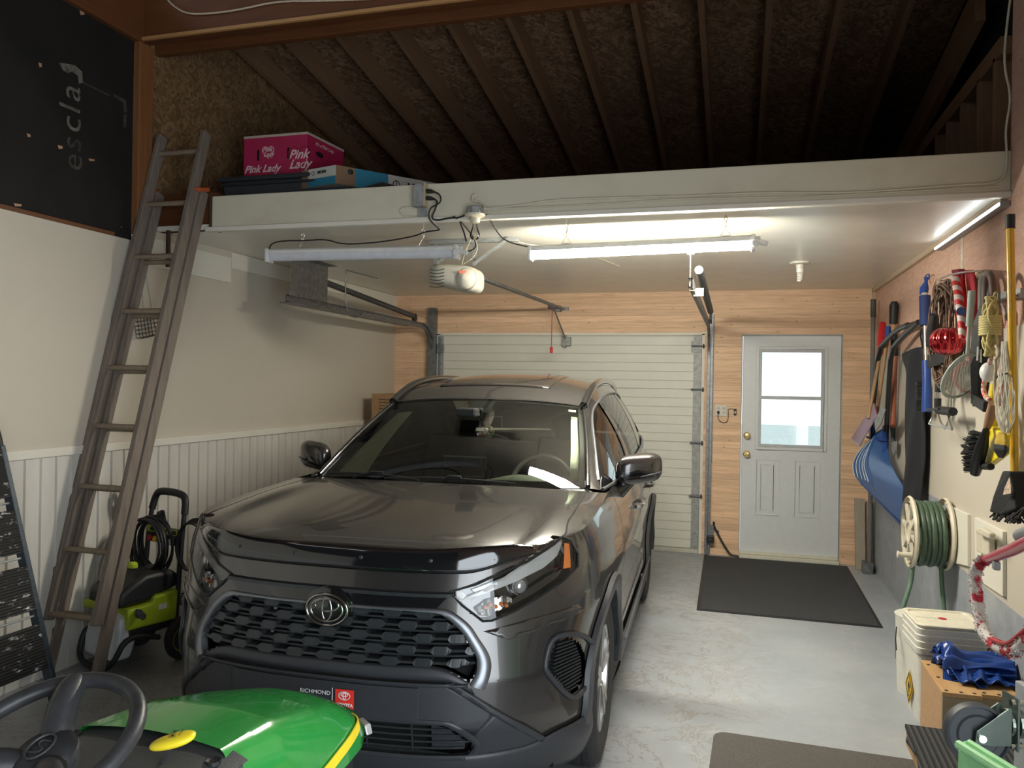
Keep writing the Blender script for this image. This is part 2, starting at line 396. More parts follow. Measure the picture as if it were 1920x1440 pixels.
for (a, b, c, d) in [(50, 250, 57, 257), (108, 272, 117, 279), (166, 297, 177, 302), (72, 117, 78, 126), (149, 20, 158, 28), (226, 424, 229, 427), (26, 381, 40, 387)]:
    pr.prism([at('x', XL+.003, *q) for q in [(a, b), (c, b+2), (c, d), (a+2, d)]], (.001, 0, 0))
struct('wall_print', pr, M_TEAR)
# bare edge of the white panel, post and plates
w = MB().bb((XL, YR, 2.495), (XL+.035, 3.86, 2.515)); struct('trim_3', w, M_LUM)
struct('trim_4', MB().bb((XL, 4.03, HC-.06), (XL+.045, 4.15, 3.73)), M_LUMZ, bev=.003)
struct('trim_5', MB().bb((XL-.05, YR, 3.73), (XL+.04, 4.07, 4.12)), M_LUM, bev=.003)
# upper header beam, built of plies
b = MB().bb((XL-.1, 4.07, 3.745), (XR+.1, 4.11, 4.06)).bb((XL-.1, 4.112, 3.76), (XR+.1, 4.16, 4.06)).bb((XL-.1, 4.21, 3.72), (XR+.1, 4.25, 4.06)).bb((XL-.1, 4.252, 3.735), (XR+.1, 4.29, 4.06))
struct('trim_6', b, M_LUMX, bev=.002)
struct('trim_7', MB().bb((XL-.1, 4.05, 3.745), (XR+.1, 4.068, 3.765)), m_wood('pale ply edge', (.42, .22, .08), (.55, .3, .12), .6, 'x'))
# loft: painted front beam, underside board, loft deck
lf = MB().bb((XL+.44, YF, HC-.004), (XR, YF+.05, 2.795)); struct('trim_8', lf, M_BEAMW, bev=.006)
struct('trim_9', MB().bb((XL+.40, YF-.012, HC-.022), (XR, YF+.03, HC+.006)), M_TRIMW, bev=.004)
struct('ceiling', MB().bb((XL, YF+.02, HC), (XR, YB, HC+.03)), M_CEIL)
M_DECK = m_osb('loft deck', (.12, .07, .035), (.2, .12, .06), (.3, .2, .1), ax='z')
struct('loft_floor', MB().bb((XL+.44, YF+.03, 2.755), (XR, YB, 2.785)).bb((XL, YF+.6, 2.755), (XL+.44, YB, 2.785)), M_DECK)
# joists visible at the ladder opening (brown rim behind the ladder)
struct('trim_10', MB().bb((XL, YF+.05, HC), (XL+.44, YF+.09, 2.83)), M_LUMX)
struct('trim_11', MB().bb((XL+.425, YF-.005, HC-.01), (XL+.44, YF+.1, 2.80)), m_wood('dark joist end', (.05, .03, .02), (.1, .06, .04)))
struct('trim_12', MB().bb((XL+.1, YF, 2.36), (XL+.12, YF+.02, HC)), m_wood('dark joist end', (.05, .03, .02), (.1, .06, .04)))
# roof
def slab(y0, y1, zf, th, x0, x1, m, nm):
    mb = MB().prism([(x0, y0, zf(y0)), (x0, y1, zf(y1)), (x0, y1, zf(y1)+th), (x0, y0, zf(y0)+th)], (x1-x0, 0, 0))
    return struct(nm, mb, m)
RB = .15
slab(YR, YB+.2, lambda y: roofz(y)+RB, .03, XL-.2, XR+.25, M_OSBR, 'ceiling_roof')
x = XL+.13
while x < XR:
    slab(YR, YB, lambda y: roofz(y), RB, x-.02, x+.02, M_RAFT, 'rafter'); x += .406
# right wall: plywood sheet, lower white hardboard, concrete curb
OY0, OY1, OZ = -3.0, 1.3, 2.5   # wide open vehicle door in the right wall beside the camera
struct('wall_right', MB().bb((XR, OY1, 1.9), (XR+.14, YF+.02, 4.4)).bb((XR, YR, OZ), (XR+.14, OY1, 4.9)).bb((XR, YR, 1.9), (XR+.14, OY0, OZ)).bb((XR, YF+.02, 1.9), (XR+.14, YB, HC+.2)), M_PLY)
struct('wall_right_panel', MB().bb((XR-.004, 5.16, .97), (XR+.1, YB, 1.955)).bb((XR-.004, OY1, .655), (XR+.1, 5.16, 1.955)).bb((XR-.004, YR, .655), (XR+.1, OY0, 1.955)), M_WALLW)
t = NT('concrete curb'); nz = t.n('TexNoise', Scale=6., Detail=9., Roughness=.75); t.l(t.coord(), nz.inputs['Vector'])
n1 = t.n('TexNoise', Scale=50., Detail=3.); t.l(t.coord(), n1.inputs['Vector'])
cc = t.ramp(nz.outputs['Fac'], [(.3, (.26, .28, .31)), (.6, (.36, .38, .41)), (.8, (.42, .44, .46))])
cc = t.mix(t.ramp(n1.outputs['Fac'], [(.7, (0, 0, 0)), (.74, (.8, .8, .8))]), cc, (.7, .7, .7))
t.l(cc, t.b.inputs['Base Color']); t.b.inputs['Roughness'].default_value = .6; t.bump(nz.outputs['Fac'], .5, .01)
struct('wall_right_curb', MB().bb((XR-.002, OY1, -.02), (XR+.14, 5.16, .655)).bb((XR-.002, YR, -.02), (XR+.14, OY0, .655)).bb((XR-.002, 5.16, -.02), (XR+.14, YB, .97)), t.m)
# open stud wall over the loft at the right
M_STUD = m_wood('stud lumber', (.2, .105, .06), (.32, .18, .1), .6, 'z')
struct('wall_right_upper', MB().bb((XR+.09, YF, 2.75), (XR+.14, YB, 4.1)), M_FELT)
for px in (1861, 1831, 1800, 1774, 1754):
    yy = at('x', XR, px, 265).y
    struct('wall_stud', MB().bb((XR+.0, yy-.02, 2.785), (XR+.09, yy+.02, 3.35)), M_STUD, bev=.002)
struct('wall_plate', MB().bb((XR-.0, YF+.2, 3.33), (XR+.09, YB, 3.42)), M_RAFT)
struct('wall_brace', MB().bar((XR-.02, 4.7, 3.72), (XR-.02, 7.6, 3.32), .05, .2), M_RAFT)
struct('trim_13', MB().bb((XR-.03, YF+.05, HC-.035), (XR, YB, HC)), m_wood('thin cove strip', (.5, .38, .26), (.62, .5, .38), .6, 'y'))
# pale seam strip on the plywood and corner strip
struct('trim_14', MB().bb((XR-.004, 5.02, 1.95), (XR, 5.06, 2.56)), mat('pale joint strip', (.62, .58, .5), .6, amt=.25, sc=8))
struct('trim_15', MB().bb((XR-.03, YB-.03, 0), (XR, YB, HC)), m_wood('corner strip', (.42, .3, .22), (.56, .42, .32)))
# rear wall of the building behind the camera, closed and unseen; black felt given to it to darken the car's reflections
rw = MB().bb((XL-.14, YR-.15, 0), (XR+.14, YR, 5.4))
struct('wall_front', rw, M_FELT)
# outside ground seen through the rear window and lighting the room from the driveway
M_GROUND = mat('outside concrete', (.55, .56, .56), .8, amt=.1, sc=3)
struct('ground', MB().bb((-30, YB+.31, -.1), (30, YB+30, -.05)), M_GROUND)
struct('driveway', MB().bb((XR+.3, -20, -.08), (30, YB+.3, -.02)), M_GROUND)
# ================================================================ person door (structure) with window
M_DOOR = mat('door paint', (.66, .69, .70), .42, amt=.03, bump=.05, bsc=150)
d = MB()
x0, x1, z0, z1, yd = .058, .95, .055, 2.152, YB+.03
wx0, wx1, wz0, wz1 = .215, .80, 1.085, 2.015      # outer edge of the glazing bead
d.bb((x0, yd, z0), (wx0, yd+.045, z1)).bb((wx1, yd, z0), (x1, yd+.045, z1)).bb((wx0, yd, z0), (wx1, yd+.045, wz0)).bb((wx0, yd, wz1), (wx1, yd+.045, z1))
door = struct('door_1', d, M_DOOR, fix=True)
fr = MB()
def rect_frame(mb, x0, x1, z0, z1, y, wd, th):
    mb.bb((x0, y-th, z0), (x0+wd, y, z1)).bb((x1-wd, y-th, z0), (x1, y, z1)).bb((x0+wd, y-th, z0), (x1-wd, y, z0+wd)).bb((x0+wd, y-th, z1-wd), (x1-wd, y, z1))
rect_frame(fr, wx0-.035, wx1+.035, wz0-.035, wz1+.035, yd+.002, .03, .012)
build('window_bead', fr, M_DOOR, door, bev=.004)
fr = MB(); rect_frame(fr, wx0-.008, wx1+.008, wz0-.008, wz1+.008, yd+.02, .028, .03); fr.bb((wx0, yd-.005, 1.54), (wx1, yd+.035, 1.572))
build('window_frame', fr, mat('grey sash', (.5, .53, .55), .4), door, bev=.003)
build('pane', MB().bb((wx0, yd+.02, wz0), (wx1, yd+.024, wz1)), glass('door pane glass'), door)
pn = MB()
for a, b in ((.19, .415), (.545, .785)):
    rect_frame(pn, a, b, .415, .955, yd+.001, .012, .005); rect_frame(pn, a+.045, b-.045, .46, .91, yd+.001, .010, .004)
    pn.bb((a+.05, yd-.003, .465), (b-.05, yd+.001, .905))
build('door_panel', pn, M_DOOR, door, bev=.003)
M_BRASS = mat('polished brass', (.85, .62, .25), .2, 1.)
for zz, r in ((1.18, .028), (1.0, .03)):
    k = MB().lathe([(.032, 0), (.033, -.004), (.02, -.01), (.012, -.014), (.012, -.03), (r*.8, -.036), (r, -.05), (r*.85, -.062), (.0, -.066)], (.108, yd, zz), (0, 1, 0))
    build('door_knob' if zz < 1.1 else 'deadbolt', k, M_BRASS, door, smooth=40)
kk = MB()
for zz in (1.86, 1.1, .32): kk.bb((x1-.002, yd-.006, zz-.05), (x1+.016, yd+.004, zz+.05))
build('hinge', kk, mat('dull steel hinge', (.35, .34, .33), .5, .8), door)
j = MB().bb((DX0, YB-.002, 0), (x0-.003, YB+.1, DZ)).bb((x1+.003, YB-.002, 0), (DX1, YB+.1, DZ)).bb((DX0, YB-.002, z1+.003), (DX1, YB+.1, DZ+.004))
struct('trim_16', j, mat('worn jamb', (.42, .40, .38), .6))
struct('trim_17', MB().bb((DX0+.006, YB-.06, 0), (DX1-.006, YB+.1, .03)).bb((DX0+.012, YB-.01, .03), (DX1-.012, YB+.06, .055)), mat('cream sill', (.62, .60, .50), .5), bev=.005)
# ================================================================ sectional garage door
M_GDOOR = mat('garage door enamel', (.66, .66, .58), .45, amt=.03, sc=6)
gd = thing('door_2', None, None, (GX0, YB, 0), kind='structure')
nS = 4; gx0, gx1 = -3.09, -.335
for k in range(nS):
    za, zb = .04+k*.527, .04+(k+1)*.527
    P = []
    n = 6
    for i in range(n):
        a = za+(zb-za)*i/n; b = za+(zb-za)*(i+1)/n; g = .012 if i == 0 else .006
        P += [(a, .008 if i else .012), (a+g*.5, .0), (b-g*.5, 0)]
    P.append((zb, .012))
    mb = MB()
    for zz, dy in P: mb.v += [V((gx0, YB+.02+dy, zz)), V((gx1, YB+.02+dy, zz))]
    for i in range(len(P)-1): mb.f.append((2*i, 2*i+1, 2*i+3, 2*i+2))
    mb.bb((gx0, YB+.034, za+.002), (gx1, YB+.07, zb-.002))
    build('door_section', mb, M_GDOOR, gd, world=True, fix=False)
M_GALV = mat('galvanised steel', (.33, .34, .33), .6, .4, amt=.25, sc=25)
M_GALVD = mat('dull galvanised steel', (.24, .25, .26), .5, .85, amt=.3, sc=25)
mb = MB().bb((gx1-.075, YB-.004, .04), (gx1, YB+.02, 2.15))
build('end_stile', mb, M_GALV, gd, world=True, bev=.002)
mb = MB().bb((gx0, YB-.004, .04), (gx0+.028, YB+.02, 2.15))
build('end_stile', mb, M_GALV, gd, world=True, bev=.002)
for zz in (.567, 1.094, 1.621, 2.05):
    h = MB().bb((gx1-.09, YB-.016, zz-.012), (gx1+.004, YB-.004, zz+.012))
    h.cyl((gx1-.10, YB-.02, zz), (gx1+.03, YB-.02, zz), .008, 10).lathe([(.02, 0), (.024, .006), (.02, .014)], (gx1+.012, YB-.02, zz), (1, 0, 0), 16)
    build('roller_hinge', h, mat('dark hinge steel', (.16, .16, .17), .5, .7), gd, world=True)
    if zz < 2:
        l = MB().prism([(gx1-.065, YB-.006, zz), (gx1-.02, YB-.006, zz), (gx1-.025, YB-.006, zz+.07), (gx1-.042, YB-.006, zz+.105), (gx1-.058, YB-.006, zz+.07)], (0, -.004, 0)).prism([(gx1-.065, YB-.006, zz), (gx1-.02, YB-.006, zz), (gx1-.03, YB-.006, zz-.07), (gx1-.042, YB-.006, zz-.09), (gx1-.055, YB-.006, zz-.07)], (0, -.004, 0))
        for dz in (.05, .08, -.05, -.07): l.cyl((gx1-.042, YB-.008, zz+dz), (gx1-.042, YB-.014, zz+dz), .006, 8)
        build('hinge_leaf', l, M_GALV, gd, world=True)
mb = MB().bb((gx1-.10, YB-.012, 1.99), (gx1, YB-.0, 2.1))
build('top_bracket', mb, M_GALV, gd, world=True, bev=.002)
mb = MB().bb((gx0-.035, YB-.03, 1.97), (gx0+.04, YB-.0, 2.06)).bb((gx0-.03, YB-.01, 0.04), (gx0+.005, YB+.01, 2.15))
build('top_bracket', mb, M_GALVD, gd, world=True, bev=.002)
mb = MB().bb((gx0, YB-.012, 0), (gx1, YB+.06, .04))
build('bottom_seal', mb, mat('cream seal', (.5, .49, .42), .6), gd, world=True, bev=.004)
struct('trim_20', MB().bb((GX0-.01, YB+.035, 2.12), (GX1+.01, YB+.13, GZ+.01)).bb((GX0-.01, YB+.071, 0), (GX0+.06, YB+.13, GZ)).bb((GX1-.06, YB+.071, 0), (GX1+.01, YB+.13, GZ)), M_TRIMW)
struct('trim_18', MB().bb((GX0-.01, YB-.004, GZ-.012), (GX1+.01, YB+.05, GZ+.012)).bb((GX0-.012, YB-.004, 0), (gx0-.002, YB+.05, GZ)).bb((gx1+.002, YB-.004, 0), (GX1+.012, YB+.05, GZ)), M_TRIMW)
struct('trim_19', MB().bb((GX1+.01, YB-.006, 2.172), (GX1+.06, YB, 2.2)), M_TRIMW)
# ================================================================ camera, light
cam = bpy.data.cameras.new('camera'); co = bpy.data.objects.new('camera', cam); COL.objects.link(co)
cam.sensor_fit = 'HORIZONTAL'; cam.sensor_width = 36; cam.lens = FPX/1920*36; cam.clip_start = .05
Mx = Matrix((_R, _U, -_F)).transposed().to_4x4(); Mx.translation = V((0, 0, CAMZ)); co.matrix_world = Mx
SC.camera = co
wd = bpy.data.worlds.new('sky'); SC.world = wd; wd.use_nodes = True
nt = wd.node_tree; bg = nt.nodes['Background']
bg.inputs[0].default_value = (.84, .93, 1., 1); bg.inputs[1].default_value = 2.0
# cloudy daylight coming in through the open vehicle door behind the camera
ld = bpy.data.lights.new('daylight_opening', 'AREA'); ld.shape = 'RECTANGLE'; ld.size = OY1-OY0; ld.size_y = OZ-.1; ld.energy = 135; ld.color = (.86, .94, 1.)
lo = bpy.data.objects.new('daylight_opening', ld); COL.objects.link(lo); lo.matrix_world = Matrix.Translation(((XR+.1), (OY0+OY1)/2, OZ/2))@frame((0, 0, 0), (0, 1, 0), (0, 0, 1))
SC.view_settings.view_transform = 'Standard'; SC.view_settings.look = 'None'; SC.view_settings.gamma = 1; SC.view_settings.exposure = .24
# ================================================================ the car, in its own frame: u across, v back from the nose, z up
CARO, CARA = (-1.401, 2.488, 0), .0368
car = thing('car', 'dark grey metallic compact SUV parked nose-first toward the viewer on the grey floor', 'car', CARO, CARA)
M_PAINT = mat('grey metallic paint', (.075, .070, .067), .26, .7, amt=.04, sc=300, coat=1.)
M_PLAST = mat('dark grey bumper plastic', (.036, .038, .043), .42, 0., amt=.08, sc=120, spec=.6)
M_BLKG = mat('gloss black trim', (.008, .008, .009), .08, coat=1.)
M_BLK = mat('matt black plastic', (.016, .017, .018), .5, amt=.1)
M_MESH = mat('grille plastic', (.028, .032, .034), .28, amt=.1)
M_SILV = mat('satin silver trim', (.22, .23, .25), .33, .8)
M_CHR = mat('chrome', (.75, .76, .78), .08, 1.)
M_RUB = mat('tyre rubber', (.03, .03, .031), .75, amt=.25, sc=40, bump=.2)
M_DIM = mat('dark void', (.004, .004, .004), .9)
def catmull(P, n=8):
    out = []
    for i in range(len(P)-1):
        p0, p1, p2, p3 = [V(P[max(0, min(len(P)-1, k))]) for k in (i-1, i, i+1, i+2)]
        for j in range(n):
            t = j/n
            out.append(.5*((2*p1)+(-p0+p2)*t+(2*p0-5*p1+4*p2-p3)*t*t+(-p0+3*p1-3*p2+p3)*t**3))
    out.append(V(P[-1])); return out
PLAN = catmull([(0, .02, 0), (.2, .024, 0), (.4, .05, 0), (.55, .1, 0), (.68, .188, 0), (.78, .292, 0), (.85, .40, 0), (.893, .54, 0), (.916, .75, 0), (.925, 1.05, 0), (.925, 1.7, 0), (.925, 2.4, 0), (.925, 3.1, 0), (.925, 3.6, 0), (.92, 3.9, 0), (.895, 4.2, 0), (.83, 4.42, 0), (.68, 4.53, 0), (.4, 4.58, 0), (0, 4.6, 0)], 8)
_S = [0.]
for i in range(1, len(PLAN)): _S.append(_S[-1]+(PLAN[i]-PLAN[i-1]).length)
STOT = _S[-1]
import bisect
def plan(s):
    sg = -1 if s < 0 else 1; s = min(abs(s), STOT-1e-6)
    i = max(0, bisect.bisect_right(_S, s)-1); t = (s-_S[i])/(_S[i+1]-_S[i])
    a = PLAN[max(0, i-1)]; p1 = PLAN[i]; p2 = PLAN[i+1]; b = PLAN[min(len(PLAN)-1, i+2)]
    p = p1.lerp(p2, t); d = (p2-a).normalized().lerp((b-p1).normalized(), t).normalized()
    n = V((d.y, -d.x, 0))
    if i == 0 and t < .5: n = V((0, -1, 0)).lerp(n, t*2).normalized()
    return V((sg*p.x, p.y, 0)), V((sg*n.x, n.y, 0))
def s_u(u):      # arc length where the plan curve reaches |u| at the front
    for i in range(1, len(PLAN)):
        if PLAN[i].x >= abs(u) or i > 62:
            t = (abs(u)-PLAN[i-1].x)/max(1e-6, PLAN[i].x-PLAN[i-1].x); return math.copysign(_S[i-1]+t*(_S[i]-_S[i-1]), u)
def s_v(v):      # arc length where it reaches v along the side
    for i in range(1, len(PLAN)):
        if PLAN[i].y >= v: 
            t = (v-PLAN[i-1].y)/max(1e-6, PLAN[i].y-PLAN[i-1].y); return _S[i-1]+t*(_S[i]-_S[i-1])
def lerpt(tab, x):
    if x <= tab[0][0]: return tab[0][1]
    for (a, b), (c, d) in zip(tab, tab[1:]):
        if x <= c: 
            t = (x-a)/(c-a); return b+(d-b)*t
    return tab[-1][1]
def sm(t): t = max(0, min(1, t)); return t*t*(3-2*t)
SF0, SF1 = s_u(.66), s_u(.9)
SIDE = [(.15, .06), (.3, .022), (.42, .012), (.55, .02), (.68, .012), (.78, 0), (.85, .002), (.95, .014), (1.03, .035), (1.09, .062), (1.13, .085), (1.25, .10)]
FRONT = [(.15, .12), (.25, .065), (.33, .035), (.45, .0), (.6, .0), (.75, .028), (.9, .062), (.99, .085), (1.08, .125)]
def inset(s, z):
    f = 1-sm((abs(s)-SF0)/(SF1-SF0)); r = 0
    if abs(s) > s_v(4.0): return lerpt(SIDE, z)+sm((abs(s)-s_v(4.0))/.5)*max(0, z-.9)*.5
    return f*lerpt(FRONT, z)+(1-f)*lerpt(SIDE, z)
def wrap(s, z, out=0.):
    p, n = plan(s); p = p+n*(out-inset(s, z)); p.z = z; return p
ZT = [(0, .985), (s_u(.62), .985), (s_u(.76), 1.02), (s_u(.84), 1.062), (s_v(.75), 1.085), (s_v(1.0), 1.10), (s_v(1.36), 1.118), (s_v(2.4), 1.14), (s_v(3.2), 1.165), (s_v(4.0), 1.21), (STOT, 1.24)]
def ztop(s): return lerpt(ZT, abs(s))
def inpoly(p, poly):
    x, y = p; c = False; n = len(poly); j = n-1
    for i in range(n):
        xi, yi = poly[i]; xj, yj = poly[j]
        if (yi > y) != (yj > y) and x < (xj-xi)*(y-yi)/(yj-yi)+xi: c = not c
        j = i
    return c
def drape(poly, mapf, step=.03, sx=None, sz=None):
    """fill a flat outline with a fine net and lay it on a curved surface"""
    bm = bmesh.new(); vs = [bm.verts.new((a, b, 0)) for a, b in poly]; bm.faces.new(vs)
    bmesh.ops.triangulate(bm, faces=bm.faces[:], ngon_method='EAR_CLIP')
    xs = [p[0] for p in poly]; ys = [p[1] for p in poly]
    for (lo, hi, st, nrm) in ((min(xs), max(xs), sx or step, (1, 0, 0)), (min(ys), max(ys), sz or step, (0, 1, 0))):
        k = math.floor(lo/st)+1
        while k*st < hi-1e-5:
            co_ = (k*st, 0, 0) if nrm[0] else (0, k*st, 0)
            bmesh.ops.bisect_plane(bm, geom=bm.verts[:]+bm.edges[:]+bm.faces[:], plane_co=co_, plane_no=nrm, dist=1e-5); k += 1
    mb = MB(); bm.verts.index_update()
    mb.v = [V(mapf(v.co.x, v.co.y)) for v in bm.verts]; mb.f = [tuple(v.index for v in f.verts) for f in bm.faces]
    bm.free(); return mb
def uz(poly): return [(s_u(u), z) for u, z in poly]
def mir(poly): return [(-a, b) for a, b in poly]
def rnd(poly, it=2):
    return [(p.x, p.y) for p in chaikin([(a, b, 0) for a, b in poly], it, True)]
def strip(mapf, s0, s1, lo, hi, ns, nz):
    return MB().grid(lambda a, b: mapf(s0+(s1-s0)*a, (lambda l, h: l+(h-l)*b)(lo(s0+(s1-s0)*a), hi(s0+(s1-s0)*a))), ns, nz)
def cpart(name, mb, m, par=None, **k): return build(name, mb, m, par or car, **k)
WR, AR = .36, .415
WV = (.93, 3.62)
def archpoly(v, r, n=20): return [(s_v(max(.1, v+r*math.cos(PI*i/n))) if True else 0, .36+r*math.sin(PI*i/n)) for i in range(n+1)]
GRILLE = [(-.385, .84), (.385, .84), (.44, .825), (.50, .78), (.553, .69), (.55, .64), (.53, .605), (.47, .635), (.38, .652), (0, .648), (-.38, .652), (-.47, .635), (-.53, .605), (-.55, .64), (-.553, .69), (-.50, .78), (-.44, .825)]
PLATE = [(-.43, .602), (.43, .602), (.49, .58), (.60, .49), (.76, .352), (.60, .335), (.5, .33), (-.5, .33), (-.60, .335), (-.76, .352), (-.60, .49), (-.49, .58)]
LOWG = rnd([(-.42, .465), (.42, .465), (.47, .45), (.545, .385), (.545, .36), (.52, .335), (-.52, .335), (-.545, .36), (-.545, .385), (-.47, .45)], 1)
HEAD = [(.455, .905), (.50, .862), (.575, .805), (.605, .805), (.68, .828), (.752, .862), (.83, .912), (.868, .955), (.874, 1.0), (.868, 1.05), (.852, 1.066), (.80, 1.03), (.735, .993), (.646, .962), (.554, .93)]
FOG = [(.80, .705), (.835, .70), (.868, .665), (.885, .60), (.89, .52), (.868, .49), (.845, .478), (.775, .60), (.772, .63)]
holes = [uz(GRILLE), uz(LOWG)]
for sg in (1, -1):
    h = uz(HEAD); holes.append(h if sg > 0 else mir(h))
    h = uz(FOG); holes.append(h if sg > 0 else mir(h))
for v in WV:
    a = archpoly(v, AR-.02); a = [(a[0][0], 0)]+a+[(a[-1][0], 0)]; holes += [a, mir(a)]
# painted body sides and bumper
ZB = .27
mb = MB(); ns = 300
ss = [-STOT+2*STOT*i/ns for i in range(ns+1)]
# finer net at the front
ss = sorted(set([round(-STOT+.06*i, 4) for i in range(int(2*STOT/.06)+1)]+[round(-1.6+.0125*i, 4) for i in range(257)]+[STOT]))
nzr = 60; idx = {}
for i, s in enumerate(ss):
    zt = ztop(s)
    for j in range(nzr+1):
        z = ZB+(zt-ZB)*j/nzr; idx[i, j] = len(mb.v); mb.v.append(wrap(s, z))
for i in range(len(ss)-1):
    sm_ = (ss[i]+ss[i+1])/2
    for j in range(nzr):
        z = ZB+(ztop(sm_)-ZB)*(j+.5)/nzr
        if any(inpoly((sm_, z), h) for h in holes): continue
        mb.f.append((idx[i, j], idx[i+1, j], idx[i+1, j+1], idx[i, j+1]))
body = cpart('body_panels', mb, M_PAINT, smooth='all', fix=False)
# hood and fender tops: a four-sided patch
SH = s_u(.80); VC = 1.34; SC_ = s_v(VC)
def front_c(p): s = p*SH; return wrap(s, ztop(s))
def side_c(sg, q): s = sg*(SH+(SC_-SH)*q); return wrap(s, ztop(s))
e1 = side_c(1, 1)
def back_c(p): return V((e1.x*p, VC-.11*(1-p*p), e1.z+.025*(1-abs(p)**2.5)))
def top(p, q, out=0.):
    """p -1..1 across, q 0..1 from leading edge to the cowl"""
    a, b = (p+1)/2, q
    F0, F1 = front_c(p), back_c(p); L0, L1 = side_c(-1, q), side_c(1, q)
    P = F0*(1-b)+F1*b+L0*(1-a)+L1*a-((front_c(-1)*(1-a)+front_c(1)*a)*(1-b)+(back_c(-1)*(1-a)+back_c(1)*a)*b)
    w = 1-p*p
    P.z += w*(.055*(1-(1-q)**6)*(1-q)**.8) + .012*math.exp(-((abs(p)-.8)/.1)**2)*math.sin(PI*min(1, q*1.0))*1.2-.006*math.exp(-(p/.45)**2)*math.sin(PI*q)
    P.z += out
    return P
mb = MB().grid(lambda a, b: top(-1+2*a, b**1.6), 90, 60)
hood = cpart('hood', mb, M_PAINT, smooth='all', fix=False)
# shut lines of the hood
def pq_line(pts, w, out=.0015):
    mb = MB()
    for (p0, q0), (p1, q1) in zip(pts, pts[1:]):
        a, b = top(p0, q0, out), top(p1, q1, out); d = (b-a).normalized(); n = d.cross(V((0, 0, 1))).normalized()*w/2
        mb.add([a-n, a+n, b+n, b-n], [(0, 1, 2, 3)])
    return mb
for sg in (1, -1):
    L = [(sg*(.97-.09*sm(q*2.2)), q) for q in [i/40 for i in range(1, 41)]]
    cpart('hood_gap', pq_line(L, .007), M_DIM)
# hood nose shut line on the front
mb = strip(lambda s, z: wrap(s, z, .002), -s_u(.47), s_u(.47), lambda s: .898, lambda s: .905, 40, 1)
cpart('hood_gap', mb, M_DIM)
# gloss black band behind the emblem
mb = drape(uz([(-.41, .852), (-.455, .895), (.455, .895), (.41, .852), (.385, .846), (-.385, .846)]), lambda s, z: wrap(s, z, .004), .03)
cpart('grille_band', mb, M_BLKG, smooth='all')
mb = drape([(s_u(a), b) for a, b in [(-.47, .888), (-.455, .9), (.455, .9), (.47, .888)]], lambda s, z: wrap(s, z, .012), .03)
cpart('grille_band', mb, M_MESH, solid=.006)
# bug deflector on the hood edge
mb = MB()
dl = lambda u: .968+.055*sm((abs(u)-.5)/.3); dh = lambda u: 1.048+.012*sm((abs(u)-.3)/.3)-.012*sm((abs(u)-.68)/.1)
def defl(a, b):
    u = -.775+1.55*a; s = s_u(u); z = dl(u)+(dh(u)-dl(u))*b
    p, n = plan(s); q = p+n*(.018-.085-.02*b**2); q.z = z; return q
mb.grid(defl, 60, 6)
cpart('bug_deflector', mb, M_BLKG, smooth='all', solid=.004)
for u in (-.42, -.16, .11, .38, .62):
    p, n = plan(s_u(u)); q = p+n*(.018-.085-.007); q.z = 1.012; cpart('deflector_screw', MB().lathe([(.008, 0), (.008, .004), (.004, .006), (0, .007)], q, n, 10), M_MESH)
# grille: recessed back, hex-pattern bars, silver surround
gr = cpart('grille', drape(uz(GRILLE), lambda s, z: wrap(s, z, -.055), .04), M_DIM)
def ghalf(z):    # half width of the opening at height z
    return lerpt([(.605, .53), (.64, .55), (.69, .553), (.78, .50), (.825, .44), (.84, .385)], z)
rows = [.666+.0405*k for k in range(5)]
for k, z0 in enumerate(rows):
    per = .122; ph = (k % 2)*per/2
    def hexw(u):
        x = ((u+ph) % per)/per; d = abs(x-.5)*2      # 0 centre of an opening, 1 between openings
        return max(0, min(1, (d-.42)/.16))
    hw = ghalf(z0)-.004; n = int(2*hw/.009)
    top_ = lambda u: z0+.0035+.0105*hexw(u); bot_ = lambda u: z0-.0035-.0100*hexw(u)
    mb = MB()
    for i in range(n+1):
        u = -hw+2*hw*i/n; s = s_u(u); a, b = bot_(u), top_(u)
        if z0 < .68 and abs(u) > .5: a = max(a, .66)
        mb.v += [wrap(s, a, -.004), wrap(s, b, -.008), wrap(s, b+.001, -.04), wrap(s, a-.001, -.04)]
    for i in range(n):
        o = i*4
        for j in range(4): mb.f.append((o+j, o+4+j, o+4+(j+1) % 4, o+(j+1) % 4))
    cpart('grille_bar', mb, M_MESH, gr)
for k in range(4):       # thin second slats between the rows
    z0 = rows[k]+.0203; hw = ghalf(z0)-.006
    mb = MB(); n = 40
    for i in range(n+1):
        u = -hw+2*hw*i/n; s = s_u(u); mb.v += [wrap(s, z0-.0025, -.018), wrap(s, z0+.0025, -.02), wrap(s, z0+.0025, -.045), wrap(s, z0-.0025, -.045)]
    for i in range(n):
        o = i*4
        for j in range(4): mb.f.append((o+j, o+4+j, o+4+(j+1) % 4, o+(j+1) % 4))
    cpart('grille_slat', mb, M_MESH, gr)
for u in (-.12, .0, .16, .3, -.27): cpart('radiator_fin', MB().add([wrap(s_u(u), .68, -.05), wrap(s_u(u+.006), .68, -.05), wrap(s_u(u+.006), .79, -.05), wrap(s_u(u), .79, -.05)], [(0, 1, 2, 3)]), M_MESH, gr)
mb = MB()
mb.add([wrap(s_u(-.255), .66, -.04), wrap(s_u(-.24), .66, -.04), wrap(s_u(-.24), .80, -.04), wrap(s_u(-.255), .80, -.04)], [(0, 1, 2, 3)])
cpart('radiator_brace', mb, M_SILV, gr)
0 and cpart('grille_rim', drape(uz([(-.40, .852), (.40, .852), (.385, .836), (-.385, .836)]), lambda s, z: wrap(s, z, .006), .03), M_MESH, solid=.008)
